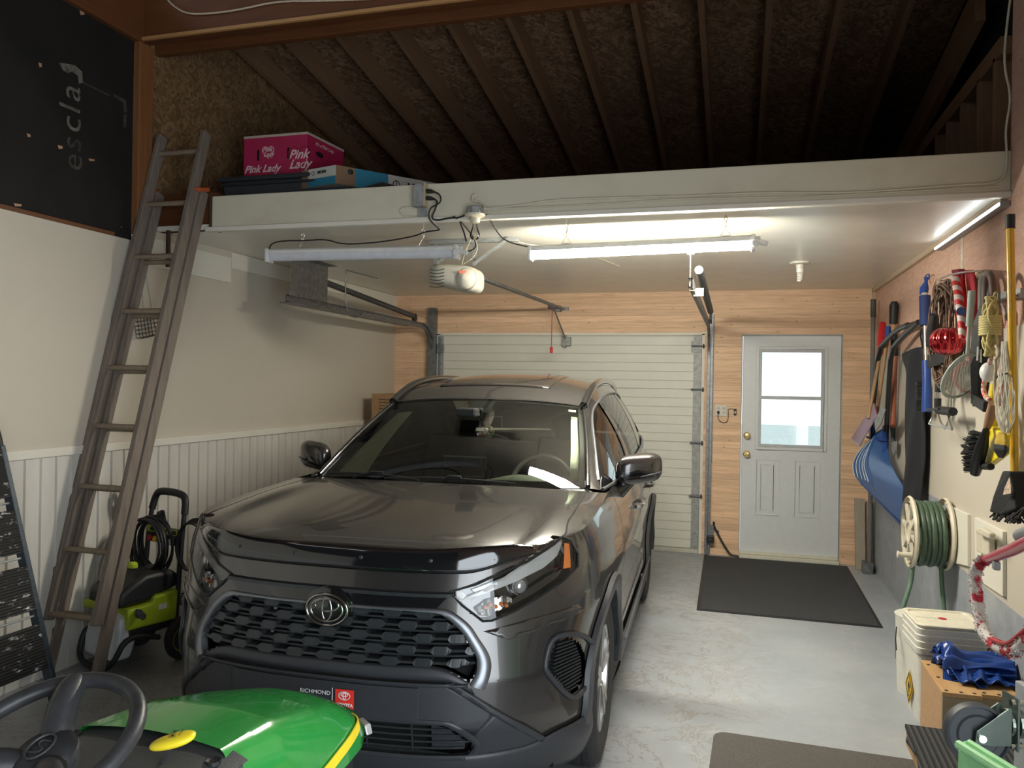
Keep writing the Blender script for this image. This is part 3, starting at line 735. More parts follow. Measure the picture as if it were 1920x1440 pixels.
def band(ins_, outs, n, out=.009, m=M_SILV, nm='grille_surround', dome=.004):
    def res_(P):
        P = [V((a, b, 0)) for a, b in P]; P = catmull(P, 6); L = [0]
        for a, b in zip(P, P[1:]): L.append(L[-1]+(b-a).length)
        R2 = []; k = 0
        for i in range(n+1):
            d = L[-1]*i/n
            while k < len(P)-2 and L[k+1] < d: k += 1
            R2.append(P[k].lerp(P[k+1], (d-L[k])/max(1e-9, L[k+1]-L[k])))
        return R2
    A, B = res_(ins_), res_(outs)
    for sg in (1, -1):
        mb = MB()
        for a, b in zip(A, B):
            for k, o in ((0, -.02), (0, out-.002), (.12, out+dome*.6), (.5, out+dome), (.88, out+dome*.5), (1, out-.003), (1, -.006)):
                c = a.lerp(b, k); mb.v.append(wrap(sg*s_u(c.x), c.y, o))
        for i in range(n):
            for j in range(6): mb.f.append((i*7+j, i*7+7+j, i*7+8+j, i*7+1+j))
        cpart(nm, mb, m, smooth=50)
band([(.0, .838), (.2, .838), (.385, .836), (.44, .822), (.498, .774), (.53, .725), (.549, .688), (.553, .660), (.545, .628), (.527, .597)], [(.0, .849), (.2, .849), (.395, .85), (.46, .842), (.525, .798), (.562, .745), (.588, .70), (.597, .66), (.59, .62), (.575, .577)], 60)
band([(.0, .652), (.25, .652), (.38, .654), (.46, .640), (.525, .604)], [(.0, .610), (.25, .610), (.40, .610), (.48, .596), (.545, .560)], 40, .006, M_PLAST, 'grille_sill', .003)
band([(.0, .464), (.25, .464), (.42, .462), (.47, .447), (.54, .388), (.545, .36), (.515, .337), (.3, .336), (.0, .336)], [(.0, .480), (.25, .480), (.43, .478), (.49, .462), (.565, .395), (.565, .345), (.53, .322), (.3, .320), (.0, .320)], 70, .012, M_PLAST, 'lower_grille_rim', .002)
# centre bumper panel with the lower grille
outer = uz(PLATE)
def plate_map(s, z): return wrap(s, z, .010)
mb = drape(uz([(-.43, .602), (.43, .602), (.49, .58), (.60, .49), (.545, .42), (.47, .462), (.42, .472), (-.42, .472), (-.47, .462), (-.545, .42), (-.60, .49), (-.49, .58)]), plate_map, .03)
for sg in (1, -1):
    pl = uz([(.60, .49), (.765, .35), (.60, .32), (.50, .322), (.535, .345), (.555, .385), (.54, .42)]); mb.merge(drape(pl if sg > 0 else mir(pl), plate_map, .03))
mb.merge(drape(uz([(-.52, .338), (.52, .338), (.52, .315), (-.52, .315)]), plate_map, .03))
cpart('bumper_centre', mb, M_PLAST, smooth=40, solid=.008, off=-1)
cpart('bumper_lip', strip(lambda s, z: wrap(s, z, .030), -s_u(.47), s_u(.47), lambda s: .606, lambda s: .612+.0*s, 40, 2).merge(strip(lambda s, z: wrap(s, z, .02), -s_u(.52), s_u(.52), lambda s: .598, lambda s: .606, 40, 1)), M_PLAST, solid=.02, smooth=40)
for sg in (1, -1):
    pl = uz([(.47, .612), (.77, .357), (.76, .342), (.455, .598)]); pl = pl if sg > 0 else mir(pl)
    cpart('bumper_lip', drape(pl, lambda s, z: wrap(s, z, .018), .03), M_PLAST, solid=.016, off=-1, smooth=40)
cpart('lower_grille', drape(LOWG and uz(LOWG), lambda s, z: wrap(s, z, -.05), .05), M_DIM)
mb = MB()
for z in (.36, .385, .41, .435, .455):
    hw = lerpt([(.335, .5), (.385, .535), (.45, .47)], z)
    mb.tube([wrap(s_u(-hw+2*hw*i/24), z, -.012) for i in range(25)], .004, 6)
for u in (-.33, -.16, 0, .16, .33): mb.tube([wrap(s_u(u), .345, -.014), wrap(s_u(u), .46, -.014)], .004, 6)
cpart('lower_grille_bars', mb, M_MESH)
for sg in (1, -1):
    pl = uz([(.40, .45), (.45, .44), (.52, .385), (.52, .355), (.40, .35)]); cpart('lower_grille_blank', drape(pl if sg > 0 else mir(pl), lambda s, z: wrap(s, z, -.02), .04), M_PLAST)
# lower valance
def val(a, b):
    s = -s_v(.56)+2*s_v(.56)*a; z = .20+(.342-.20)*b+(.03*sm((abs(s)-s_u(.7))/.2)*b); p = wrap(s, z, .014+.012*math.sin(PI*b)); return p
cpart('lower_valance', MB().grid(val, 70, 8), M_PLAST, smooth='all', solid=.006, off=-1)
# bumper crease blade, fog ducts
for sg in (1, -1):
    f = (lambda q: q) if sg > 0 else mir
    cpart('bumper_blade', drape(f(uz([(.575, .772), (.72, .795), (.86, .815), (.875, .79), (.75, .755), (.655, .735)])), lambda s, z: wrap(s, z, .006), .02), M_PAINT, smooth=40, solid=.008, off=-1)
    fb = cpart('fog_duct', drape(f(uz(FOG)), lambda s, z: wrap(s, z, -.03), .03), M_BLK)
    ring = MB(); pts = [wrap(a, b, .004) for a, b in f(rnd(uz([(.785, .722), (.845, .715), (.885, .67), (.902, .60), (.905, .51), (.885, .475), (.845, .455), (.762, .60), (.76, .635)]), 2))]
    ring.tube(pts, .011, 8, closed=True); cpart('duct_rim', ring, M_PLAST, fb, smooth=60)
    fins = MB()
    for k in range(15):
        z = .50+.0132*k; u0 = lerpt([(.478, .845), (.60, .78), (.70, .80)], z)+.006; u1 = lerpt([(.49, .868), (.52, .885), (.60, .88), (.665, .864), (.70, .84)], z)-.006
        if u1-u0 < .01: continue
        s0, s1 = sg*s_u(u0), sg*s_u(u1)
        fins.bar(wrap(s0, z, -.008), wrap(s1, z, -.008), .016, .005)
    cpart('duct_fin', fins, M_MESH, fb)
# headlights
M_LENS = glass('clear lens', (1, 1, 1), 1., 1.)
M_HLB = mat('headlight chrome bezel', (.30, .29, .27), .22, .9)
M_AMB = mat('amber reflector', (.75, .22, .04), .3)
M_WHB = mat('white light bar', (.42, .42, .40), .3, .2)
for sg in (1, -1):
    f = (lambda q: q) if sg > 0 else mir
    hl = cpart('headlight', drape(f(uz(HEAD)), lambda s, z: wrap(s, z, -.045), .04), M_BLKG)
    # wall between lens and bowl
    R_ = f(uz(HEAD)); mb = MB(); n = len(R_)
    for i in range(n):
        a, b = R_[i], R_[(i+1) % n]; mb.add([wrap(*a, .002), wrap(*b, .002), wrap(*b, -.045), wrap(*a, -.045)], [(0, 1, 2, 3)])
    cpart('headlight_wall', mb, M_BLKG, hl)
    cpart('light_bar', drape(f(uz([(.475, .905), (.497, .905), (.53, .882), (.585, .893), (.70, .925), (.785, .962), (.83, 1.0), (.852, 1.045), (.842, 1.052), (.80, 1.022), (.745, .985), (.70, .958), (.58, .905), (.53, .868), (.50, .875)])), lambda s, z: wrap(s, z, -.012), .03), M_WHB, hl, solid=.006)
    cpart('upper_lamp', drape(f(uz([(.54, .908), (.60, .925), (.68, .95), (.72, .966), (.70, .942), (.60, .912), (.55, .9)])), lambda s, z: wrap(s, z, -.015), .03), mat('smoked lamp', (.3, .31, .32), .15, .3), hl, solid=.006)
    c = wrap(sg*s_u(.715), .905, -.03); nrm = plan(sg*s_u(.715))[1]
    cpart('projector_lens', MB().lathe([(.034, -.01), (.034, .008), (.03, .012)], c, nrm, 24, cap=False).lathe([(.028, .004), (.027, .012), (.02, .02), (.01, .024), (0, .025)], c, nrm, 24), mat('projector glass', (.5, .5, .48), .05, .6), hl, smooth=40)
    cpart('reflector', drape(f(uz([(.555, .845), (.60, .87), (.66, .88), (.69, .862), (.66, .84), (.60, .815), (.575, .815)])), lambda s, z: wrap(s, z, -.02+.006*math.sin(s*300)), .012), M_HLB, hl)
    mb = MB()
    for k in range(5): mb.lathe([(.008, 0), (.004, .008), (0, .01)], wrap(sg*s_u(.59+.018*k), .845+.008*(k % 2), -.016), nrm, 8)
    cpart('indicator_bulb', mb, M_AMB, hl)
    cpart('side_marker', drape(f(uz([(.86, .95), (.868, 1.035), (.858, 1.04), (.842, .95)])), lambda s, z: wrap(s, z, -.014), .02), M_AMB, hl)
    cpart('bezel', drape(f(uz([(.63, .825), (.75, .872), (.83, .925), (.845, .95), (.80, .93), (.70, .872)])), lambda s, z: wrap(s, z, -.02), .03), M_BLKG, hl)
    cpart('headlight_lens', drape(f(uz(HEAD)), lambda s, z: wrap(s, z, .004), .03), M_LENS, hl, smooth='all')
    pts = [wrap(a, b, .003) for a, b in f(uz(HEAD))]; cpart('lens_seal', MB().tube(pts, .005, 6, closed=True), M_BLK, hl)
# emblem
ec = wrap(s_u(.0), .826, .012); em = MB()
def ell(cx, cz, a, b, r, dv=0, n=48):
    return [ec+V((cx+a*math.cos(2*PI*i/n), -.006+dv, cz+b*math.sin(2*PI*i/n))) for i in range(n)], r
bs = MB().lathe([(1, .0), (1, .010), (.9, .014), (0, .014)], (0, 0, 0), (0, 0, 1), 40)
bs.v = [ec+V((p.x*.080, .006-p.z, p.y*.056)) for p in bs.v]
eb = cpart('emblem', bs, M_BLKG, smooth=50)
for args in [(0, 0, .080, .056, .005), (0, .016, .046, .022, .004), (0, .0, .018, .040, .004), (0, -.0, .062, .042, .004)]:
    em.tube(*[ell(*args)[0], args[4]], 8, closed=True)
cpart('emblem_ring', em, mat('dark chrome', (.42, .41, .38), .12, 1.), eb, smooth=60)
hb = MB().lathe([(1, 0), (.98, .008), (.8, .013), (0, .015)], (0, 0, 0), (0, 0, 1), 36); hb.v = [ec+V((p.x*.092, .014-p.z, .012+p.y*.07)) for p in hb.v]
cpart('emblem_plinth', hb, M_BLKG, smooth=50)
# dealer plate lettering
M_WHT = mat('white print', (.85, .85, .85), .5); M_RED = mat('red plate square', (.8, .045, .03), .4)
pf = lambda u, z, o=.024: frame(V(WORLD[car.name]@(wrap(s_u(u), z, o))), WORLD[car.name].to_3x3()@V((1, .02, 0)), (0, 0, 1))
plate = cpart('dealer_plate', MB().grid(lambda a, b: wrap(s_u(-.36+.72*a), .475+.115*b, .017), 30, 2), M_PLAST, solid=.004, bev=.001)
text('plate_text', 'RICHMOND', .0195, M_WHT, pf(-.014, .5485), plate, bold=0, sx=1.12)
build('plate_line', MB().box((0, 0, 0), (.0022, .05, .002)), M_WHT, plate).matrix_local = WORLD[car.name].inverted()@pf(.052, .545)
q = build('plate_square', MB().box((0, 0, 0), (.07, .066, .002)), M_RED, plate); q.matrix_local = WORLD[car.name].inverted()@pf(.099, .535)
text('plate_text', 'TOYOTA', .0155, M_WHT, pf(.099, .515, .027), plate, bold=.0004)
lg = MB(); c = wrap(s_u(.099), .547, .027)
for a, b, dz in [(.021, .014, 0), (.013, .0055, .004), (.0055, .012, 0)]: lg.tube([c+V((a*math.cos(i*PI/12), 0, dz+b*math.sin(i*PI/12))) for i in range(24)], .0014, 6, closed=True)
cpart('plate_logo', lg, M_WHT, plate)
# wheel arches, rocker and door lines
for sg in (1, -1):
    for wv in WV:
        n = 26; mb = MB(); ins = MB()
        for i in range(n+1):
            a = -.14+(PI+.28)*i/n; r0, r1 = AR-.035, AR+.045
            A = []
            for r, o in ((r0, -.05), (r0, .012), (r0+.02, .024), (r1-.01, .022), (r1, .004)):
                v = wv+r*math.cos(a); z = .36+r*math.sin(a); z = max(.2, z)
                A.append(wrap(sg*s_v(v) if v > .15 else sg*.3, z, o))
            mb.v += A
            zz = .36+r0*math.sin(a); vv = wv+r0*math.cos(a); p = wrap(sg*s_v(vv), max(.2, zz), -.05); ins.v += [p, V((sg*.45, p.y, p.z))]
        for i in range(n):
            for j in range(4): mb.f.append((i*5+j, i*5+5+j, i*5+6+j, i*5+1+j))
            ins.f.append((2*i, 2*i+1, 2*i+3, 2*i+2))
        cpart('arch_moulding', mb, M_PLAST, smooth=50)
        ins.add([V((sg*.45, wv-.42, .2)), V((sg*.45, wv+.42, .2)), V((sg*.45, wv+.42, .8)), V((sg*.45, wv-.42, .8))], [(0, 1, 2, 3)])
        cpart('arch_liner', ins, M_DIM)
    f = lambda a, b: wrap(sg*(s_v(1.33)+(s_v(3.22)-s_v(1.33))*a), .19+.20*b, .012+.014*math.sin(PI*b))
    cpart('rocker_moulding', MB().grid(f, 30, 6), M_PLAST, smooth='all')
    f = lambda a, b: wrap(sg*(s_v(1.40)+(s_v(3.16)-s_v(1.40))*a), .385+.012*b+.03*a, .03)
    cpart('rocker_strip', MB().grid(f, 30, 2), M_SILV, solid=.008)
    for vv, z0 in ((1.46, .40), (2.50, .40), (3.45, .78)):
        mb = MB(); zs = [z0+(ztop(s_v(vv))-z0)*i/16 for i in range(17)]
        for z in zs: s = s_v(vv)+(.0 if vv < 3 else (.12*(1-(z-.78)/.36) if z < 1.14 else 0)*-1); mb.v += [wrap(sg*s, z, .002), wrap(sg*(s+.006), z, .002)]
        for i in range(16): mb.f.append((2*i, 2*i+1, 2*i+3, 2*i+2))
        cpart('door_gap', mb, M_DIM)
    for vv in (2.28, 3.28):
        h = MB(); h.tube([wrap(sg*s_v(vv-.10+.2*i/10), .93+.01*i/10, .005+.035*math.sin(PI*i/10)**.5) for i in range(11)], .013, 8)
        cpart('door_handle', h, M_CHR if vv < 3 else M_PAINT, smooth=60)
    # tail lamp
    mb = strip(lambda s, z: wrap(sg*s, z, .012), s_v(4.12), s_u(.5) if False else s_v(4.5), lambda s: .98, lambda s: 1.12, 14, 4)
    cpart('tail_lamp', mb, mat('red tail lens', (.35, .01, .01), .12, coat=1.), smooth='all')
    # wheel
    for wv in WV:
        wh = cpart('tyre', MB().lathe([(.225, -.095), (.30, -.108), (.345, -.098), (.360, -.075), (.362, 0), (.360, .075), (.345, .098), (.30, .108), (.225, .095)], (sg*.797, wv, .362), (sg, 0, 0), 56, cap=False), M_RUB, smooth=50)
        tr = MB()
        for k in range(56):
            a = 2*PI*k/56
            for off in (-.062, -.022, .022, .062):
                cc_ = V((sg*.797+off, wv+.361*math.cos(a), .362+.361*math.sin(a))); tr.box(cc_, (.030, .029, .008), R=Matrix.Rotation(a+PI/2, 3, 'X'))
        cpart('tread', tr, M_RUB, wh)
        rim = MB().lathe([(.225, -.09), (.232, .0), (.236, .088), (.228, .094), (.215, .086), (.205, .05), (.20, -.08)], (sg*.797, wv, .362), (sg, 0, 0), 48, cap=False)
        for k in range(5):
            for dd in (-.16, .16):
                a = 2*PI*k/5+.3; c0 = V((sg*.797+sg*.072, wv+.05*math.cos(a), .362+.05*math.sin(a))); c1 = V((sg*.797+sg*.080, wv+.222*math.cos(a+dd), .362+.222*math.sin(a+dd)))
                rim.bar(c0, c1, .026, .03, up=(sg, 0, 0))
        rim.lathe([(.0, .086), (.03, .085), (.062, .078), (.07, .05), (.07, .0)], (sg*.797, wv, .362), (sg, 0, 0), 28)
        cpart('rim', rim, mat('alloy rim', (.5, .49, .48), .28, .85), wh, smooth=35)
        cpart('brake_disc', MB().lathe([(.0, .02), (.15, .02), (.15, -.0), (0, -.0)], (sg*.797, wv, .362), (sg, 0, 0), 28), M_GALVD, wh)
# underbody
cpart('underbody', MB().bb((-.78, .35, .22), (.78, 4.3, .30)), M_DIM)
# ---------------------------------------------------------------- greenhouse
Bc = catmull([(.80, 1.43, 1.118), (.835, 1.66, 1.122), (.852, 2.0, 1.13), (.852, 2.4, 1.14), (.85, 2.9, 1.155), (.838, 3.5, 1.18), (.80, 4.0, 1.21), (.74, 4.32, 1.24)], 6)
Ec = catmull([(.742, 1.40, 1.128), (.682, 1.75, 1.325), (.606, 2.14, 1.518), (.605, 2.4, 1.60), (.605, 2.9, 1.645), (.595, 3.5, 1.645), (.57, 4.0, 1.60), (.54, 4.26, 1.54)], 6)
NB = len(Bc)-1
def crv(C, t): x = max(0, min(1, t))*NB; i = min(NB-1, int(x)); return C[i].lerp(C[i+1], x-i)
def sg_(sgn, t, w, out=0):
    a, b = crv(Bc, t), crv(Ec, t); p = a.lerp(b, w); h = (b-a).length
    p.x += .10*h*4*w*(1-w)*.6+out; return V((sgn*p.x, p.y, p.z))
def hgt(t): return (crv(Ec, t)-crv(Bc, t)).length
WT = lambda t: max(0, 1-.062/max(.07, hgt(t)))
M_GL = glass('tinted side glass', (.30, .33, .33), 1., .55)
M_WS = glass('windshield glass', (.84, .90, .82), 1., .90)
VT = [(1.43, 0), (1.66, 1/7), (2.0, 2/7), (2.4, 3/7), (2.9, 4/7), (3.5, 5/7), (4.0, 6/7), (4.32, 1)]
for sg in (1, -1):
    cpart('roof_side_rail', MB().grid(lambda a, b: sg_(sg, a, WT(a)+(1-WT(a))*b, .004), 70, 5), M_PAINT, smooth='all')
    gl = cpart('side_window', MB().grid(lambda a, b: sg_(sg, .02+.86*a, WT(.02+.86*a)*b, -.004), 60, 8), M_GL, smooth='all')
    for v0, v1, mm in ((2.42, 2.55, M_BLKG), (3.36, 3.44, M_BLKG), (3.9, 4.4, M_PAINT), (1.3, 1.84, M_BLKG)):
        t0, t1 = lerpt(VT, v0), lerpt(VT, v1)
        cpart('pillar_cover' if mm is M_BLKG else 'rear_pillar', MB().grid(lambda a, b: sg_(sg, t0+(t1-t0)*a, WT(t0+(t1-t0)*a)*b, .002 if mm is M_BLKG else .004), 14, 8), mm, smooth='all')
    cpart('window_frame', MB().tube([sg_(sg, .02+.88*i/50, .02, .008) for i in range(51)], .010, 6).tube([sg_(sg, .06+.82*i/50, WT(.06+.82*i/50), .006) for i in range(51)], .007, 6), M_CHR if False else M_SILV, smooth=60)
    pts = [V((sg*.607, 2.10, 1.525)), V((sg*.608, 2.25, 1.578)), V((sg*.606, 2.5, 1.640)), V((sg*.602, 2.9, 1.677)), V((sg*.594, 3.5, 1.676)), V((sg*.58, 3.9, 1.640)), V((sg*.565, 4.08, 1.60))]
    pts = catmull(pts, 6); rr = MB()
    for a, b in zip(pts, pts[1:]): pass
    rr.tube(pts, .024, 10); rr.v = [V((p.x, p.y, p.z)) for p in rr.v]
    cpart('roof_rail', rr, M_BLKG, smooth=60)
# windshield, cowl, roof
def ws(a, b, out=0, sh=0):
    p = -1+2*a; A = crv(Ec, 0); B_ = crv(Ec, 2/7)
    lo = V((A.x*p, A.y-.13*(1-p*p), A.z-.002*(1-p*p))); hi = V((B_.x*p, B_.y-.05*(1-p*p), B_.z+.035*(1-p*p)))
    # the pillar line bows, follow it at the sides
    q = lo.lerp(hi, b); E = crv(Ec, 2/7*b); q2 = V((E.x*p, E.y+(q.y-(A.lerp(B_, b)).y), E.z+(q.z-(A.lerp(B_, b)).z)))
    n = V((0, -.47, .88)); return q2+n*(out+.006*math.sin(PI*b)*(1-p*p))
wsh = cpart('windshield', MB().grid(lambda a, b: ws(a, b), 40, 24), M_WS, smooth='all')
fr = MB()
for (a0, a1, b0, b1) in ((0, .028, 0, 1), (.972, 1, 0, 1), (.02, .98, .975, 1), (0.02, .98, 0, .10), (.44, .56, .80, .98)):
    fr.grid(lambda a, b: ws(a0+(a1-a0)*a, b0+(b1-b0)*b, -.004), 24, 10)
cpart('windshield_border', fr, M_BLK, wsh)
cpart('inspection_sticker', MB().grid(lambda a, b: ws(.925+.035*a, .90+.03*b, -.006), 3, 2), mat('sticker white', (.75, .78, .68), .5), wsh)
for sg in (1, -1):
    cpart('pillar_moulding', MB().tube([ws(0 if sg < 0 else 1, i/20, .008) for i in range(21)], .014, 8), M_PAINT if False else M_BLKG, wsh, smooth=60)
def rf(a, b, out=0):
    p = -1+2*a; E = crv(Ec, 2/7+(1-2/7)*b); c = .05*(1-(1-b)**3)*(1-b**4)+.035
    return V((E.x*p, E.y-.05*(1-p*p)*(1-b)+.06*(1-p*p)*b, E.z+c*(1-abs(p)**2.6)-.0+out))
roof = cpart('roof', MB().grid(rf, 40, 40), M_PAINT, smooth='all')
cpart('sunroof', MB().grid(lambda a, b: rf(.2+.6*a, .14+.30*b, .004), 16, 10), mat('dark roof glass', (.03, .025, .022), .08, coat=1.), roof, smooth='all', solid=.004)
for vv, u in ((.86, -.07), (.90, .12)):
    c = rf(.5+u, vv, 0)+V((0, 0, 0)); k = 1 if u < 0 else .6
    cpart('roof_antenna', MB().prism([c+V((-.016*k, -.09*k, -.02)), c+V((-.016*k, .05*k, -.02)), c+V((-.012*k, .045*k, .07*k)), c+V((-.012*k, .02*k, .075*k))], (.03*k, 0, 0)), M_PAINT, roof, bev=.006)
cpart('roof_joint', MB().grid(lambda a, b: ws(.02+.96*a, .992+.012*b, .008), 30, 1), M_DIM, roof)
# rear window and hatch
def hatch(a, b):
    p = -1+2*a; E = crv(Ec, 1); B_ = crv(Bc, 1); lo = V((B_.x*p, B_.y+.2*(1-p*p)+.05, B_.z)); hi = V((E.x*p, E.y+.07*(1-p*p)-.01, E.z+.05*(1-p*p)+.005)); return lo.lerp(hi, b)
cpart('hatch', MB().grid(hatch, 20, 8), M_BLKG, smooth='all')
# cowl tray and wipers
def cowl(a, b):
    p = -1+2*a; A = back_c(p); q = ws(a, 0); return A.lerp(q, b)+V((0, 0, -.012*math.sin(PI*b)-.004))
cpart('cowl', MB().grid(lambda a, b: cowl(.07+.86*a, b), 30, 6), M_BLK, smooth='all')
for q0, q1 in ((0, .07), (.93, 1)): cpart('cowl_corner', MB().grid(lambda a, b: cowl(q0+(q1-q0)*a, b), 6, 6), M_PAINT, smooth='all')
wp = MB()
for (a0, a1, pa) in ((.04, .42, .20), (.30, .76, .50)):
    L = [ws(a0+(a1-a0)*i/16, .015+.045*math.sin(PI*i/16), .016) for i in range(17)]
    wp.tube(L, .006, 6); m = L[8]; wp.tube([back_c(-1+2*pa)+V((0, .06, -.0)), m+V((0, -.01, .012)), m+V((.06, .0, .01))], .008, 6)
cpart('wiper', wp, M_BLK, smooth=60)
# interior
M_INT = mat('dark cabin plastic', (.02, .021, .02), .7); M_TRIM = mat('light cabin trim', (.80, .86, .68), .7)
M_SEAT = mat('black seat fabric', (.03, .03, .028), .85)
def dash(a, b):
    p = -1+2*a; v = 1.34+.60*b; return V((.72*p*(1-.03*b), v-.05*(1-p*p)*(1-b), 1.095+.015*math.sin(PI*b)-.02*b-(.12*sm((b-.85)/.15))+.045*math.exp(-((p-.42)/.22)**2)*sm((b-.3)/.4)))
cpart('dashboard', MB().grid(dash, 40, 24), mat('dashboard top', (.10, .11, .085), .75), smooth='all')
cpart('dashboard_front', MB().bb((-.75, 1.9, .6), (.75, 1.96, .98)), M_INT)
cpart('display_screen', MB().box((-.06, 1.90, 1.155), (.26, .03, .12), rot=(-.2, 0, 0)), M_BLKG, bev=.008)
cpart('display_screen', MB().box((-.06, 1.885, 1.215), (.26, .012, .008), rot=(-.2, 0, 0)), M_SILV)
swc = V((.36, 2.10, 1.04)); tx = V((1, 0, 0)); ty = V((0, .42, .91)).normalized()
sw = MB().tube([swc+tx*.185*math.cos(i*PI/20)+ty*.185*math.sin(i*PI/20) for i in range(40)], .016, 10, closed=True)
for a in (0, PI, -PI/2): sw.bar(swc, swc+tx*.18*math.cos(a)+ty*.18*math.sin(a), .05, .02)
sw.lathe([(.0, -.03), (.06, -.02), (.065, .02), (0, .03)], swc, tx.cross(ty), 20)
cpart('steering_wheel', sw, mat('steering wheel leather', (.05, .052, .048), .45), smooth=50)
for x in (-.40, .40):
    st = MB().grid(lambda a, b: (x+.27*math.cos(2*PI*a)*(1-.25*b), 2.62+.10*math.sin(2*PI*a)+.18*b, .62+.66*b), 20, 10)
    st.lathe([(.0, -.11), (.10, -.09), (.13, 0), (.12, .07), (.06, .10), (0, .11)], (x, 2.83, 1.34), (0, 0, 1), 16)
    cpart('front_seat', st, M_SEAT, smooth=50)
cpart('rear_seat', MB().bb((-.65, 3.4, .6), (.65, 3.55, 1.2)), M_SEAT, bev=.04)
cpart('cabin_floor', MB().bb((-.8, 1.3, .5), (.8, 4.2, .52)), M_INT)
for sg in (1, -1):
    cpart('pillar_trim', MB().grid(lambda a, b: ws((.035+.13*b*(1-.35*a)) if sg < 0 else 1-(.035+.03*b), .12+.80*a, -.05), 16, 3), M_TRIM, smooth='all')
    cpart('door_card', MB().bb((sg*.80, 1.4, .5), (sg*.84, 4.1, 1.10)), M_INT)
cpart('headliner', MB().grid(lambda a, b: rf(.06+.88*a, .02+.9*b, -.03), 12, 12), mat('headliner', (.10, .10, .095), .9))
mr = MB().box((.02, 1.98, 1.42), (.24, .03, .07)); mr.cyl((.02, 1.97, 1.44), (.02, 1.93, 1.50), .012, 8)
cpart('rear_view_mirror', mr, M_BLK, bev=.01)
cm = MB().box((-.02, 1.80, 1.48), (.12, .10, .05)); cpart('camera_housing', cm, M_BLK, bev=.012)
# hanging charm: a dark disc with a small pale face
charm = MB().lathe([(0, -.004), (.030, -.004), (.034, 0), (.030, .004), (0, .004)], (.075, 1.92, 1.365), (0, 1, 0), 20)
charm.cyl((.075, 1.92, 1.39), (.075, 1.93, 1.45), .0015, 6)
ch = cpart('hanging_charm', charm, mat('olive charm', (.16, .15, .07), .5))
fc = MB()
for dx in (-.012, .012): fc.lathe([(.010, 0), (.008, .003), (0, .004)], (.075+dx, 1.915, 1.375), (0, -1, 0), 12)
fc.lathe([(.007, 0), (0, .003)], (.075, 1.915, 1.352), (0, -1, 0), 10)
cpart('charm_face', fc, mat('cream charm face', (.7, .66, .5), .5), ch)
pc = MB().tube([(.06, 1.90, 1.33), (.05, 1.88, 1.2), (.055, 1.86, 1.10)], .003, 5); cpart('charger_cord', pc, M_BLK)
# door mirrors
for sg in (1, -1):
    def mirr(a, b):
        th = 2*PI*a; ph = PI*b-PI/2; e = .62
        def pw(x): return math.copysign(abs(x)**e, x)
        x = pw(math.cos(ph))*pw(math.cos(th)); z = pw(math.cos(ph))*pw(math.sin(th)); y = math.sin(ph)
        X = .123*x; Z = .082*z*(1-.22*(-x)*.5-.12*x); Y = .075*y*(1.0 if y < 0 else .5)
        return V((sg*(.965+X), 1.78+Y+.05*x, 1.20+Z+.012*x))
    m1 = cpart('door_mirror', MB().grid(mirr, 40, 20), M_PAINT, smooth='all')
    mb = MB().grid(lambda a, b: (lambda q: V((q.x+sg*.0, q.y-.002*(1 if b < .5 else -1), q.z-.001)))(mirr(.5+.5*a if False else (.53+.44*a), b)), 20, 16)
    mb.v = [V((965*sg/1000+(p.x-sg*.965)*1.012, 1.78+(p.y-1.78)*1.012, 1.20+(p.z-1.20)*1.015)) for p in mb.v]
    cpart('mirror_base', mb, M_BLKG, m1, smooth='all')
    cpart('mirror_indicator', MB().tube([mirr(.5-.5*0+.0, .5)]*2 if False else [V((sg*(.98+.10*i/8), 1.71+.075*(i/8)**2, 1.163+.022*i/8)) for i in range(9)], .004, 6), M_SILV, m1)
    arm = MB().tube([V((sg*.92, 1.78, 1.145)), V((sg*.88, 1.76, 1.10)), V((sg*.845, 1.75, 1.075))], [.038, .042, .055], 12)
    cpart('mirror_arm', arm, M_BLKG, m1, smooth=60)
    cpart('mirror_glass', MB().lathe([(0, 0), (.07, 0)], (sg*.965, 1.82, 1.20), (0, 1, 0), 20), M_CHR, m1)
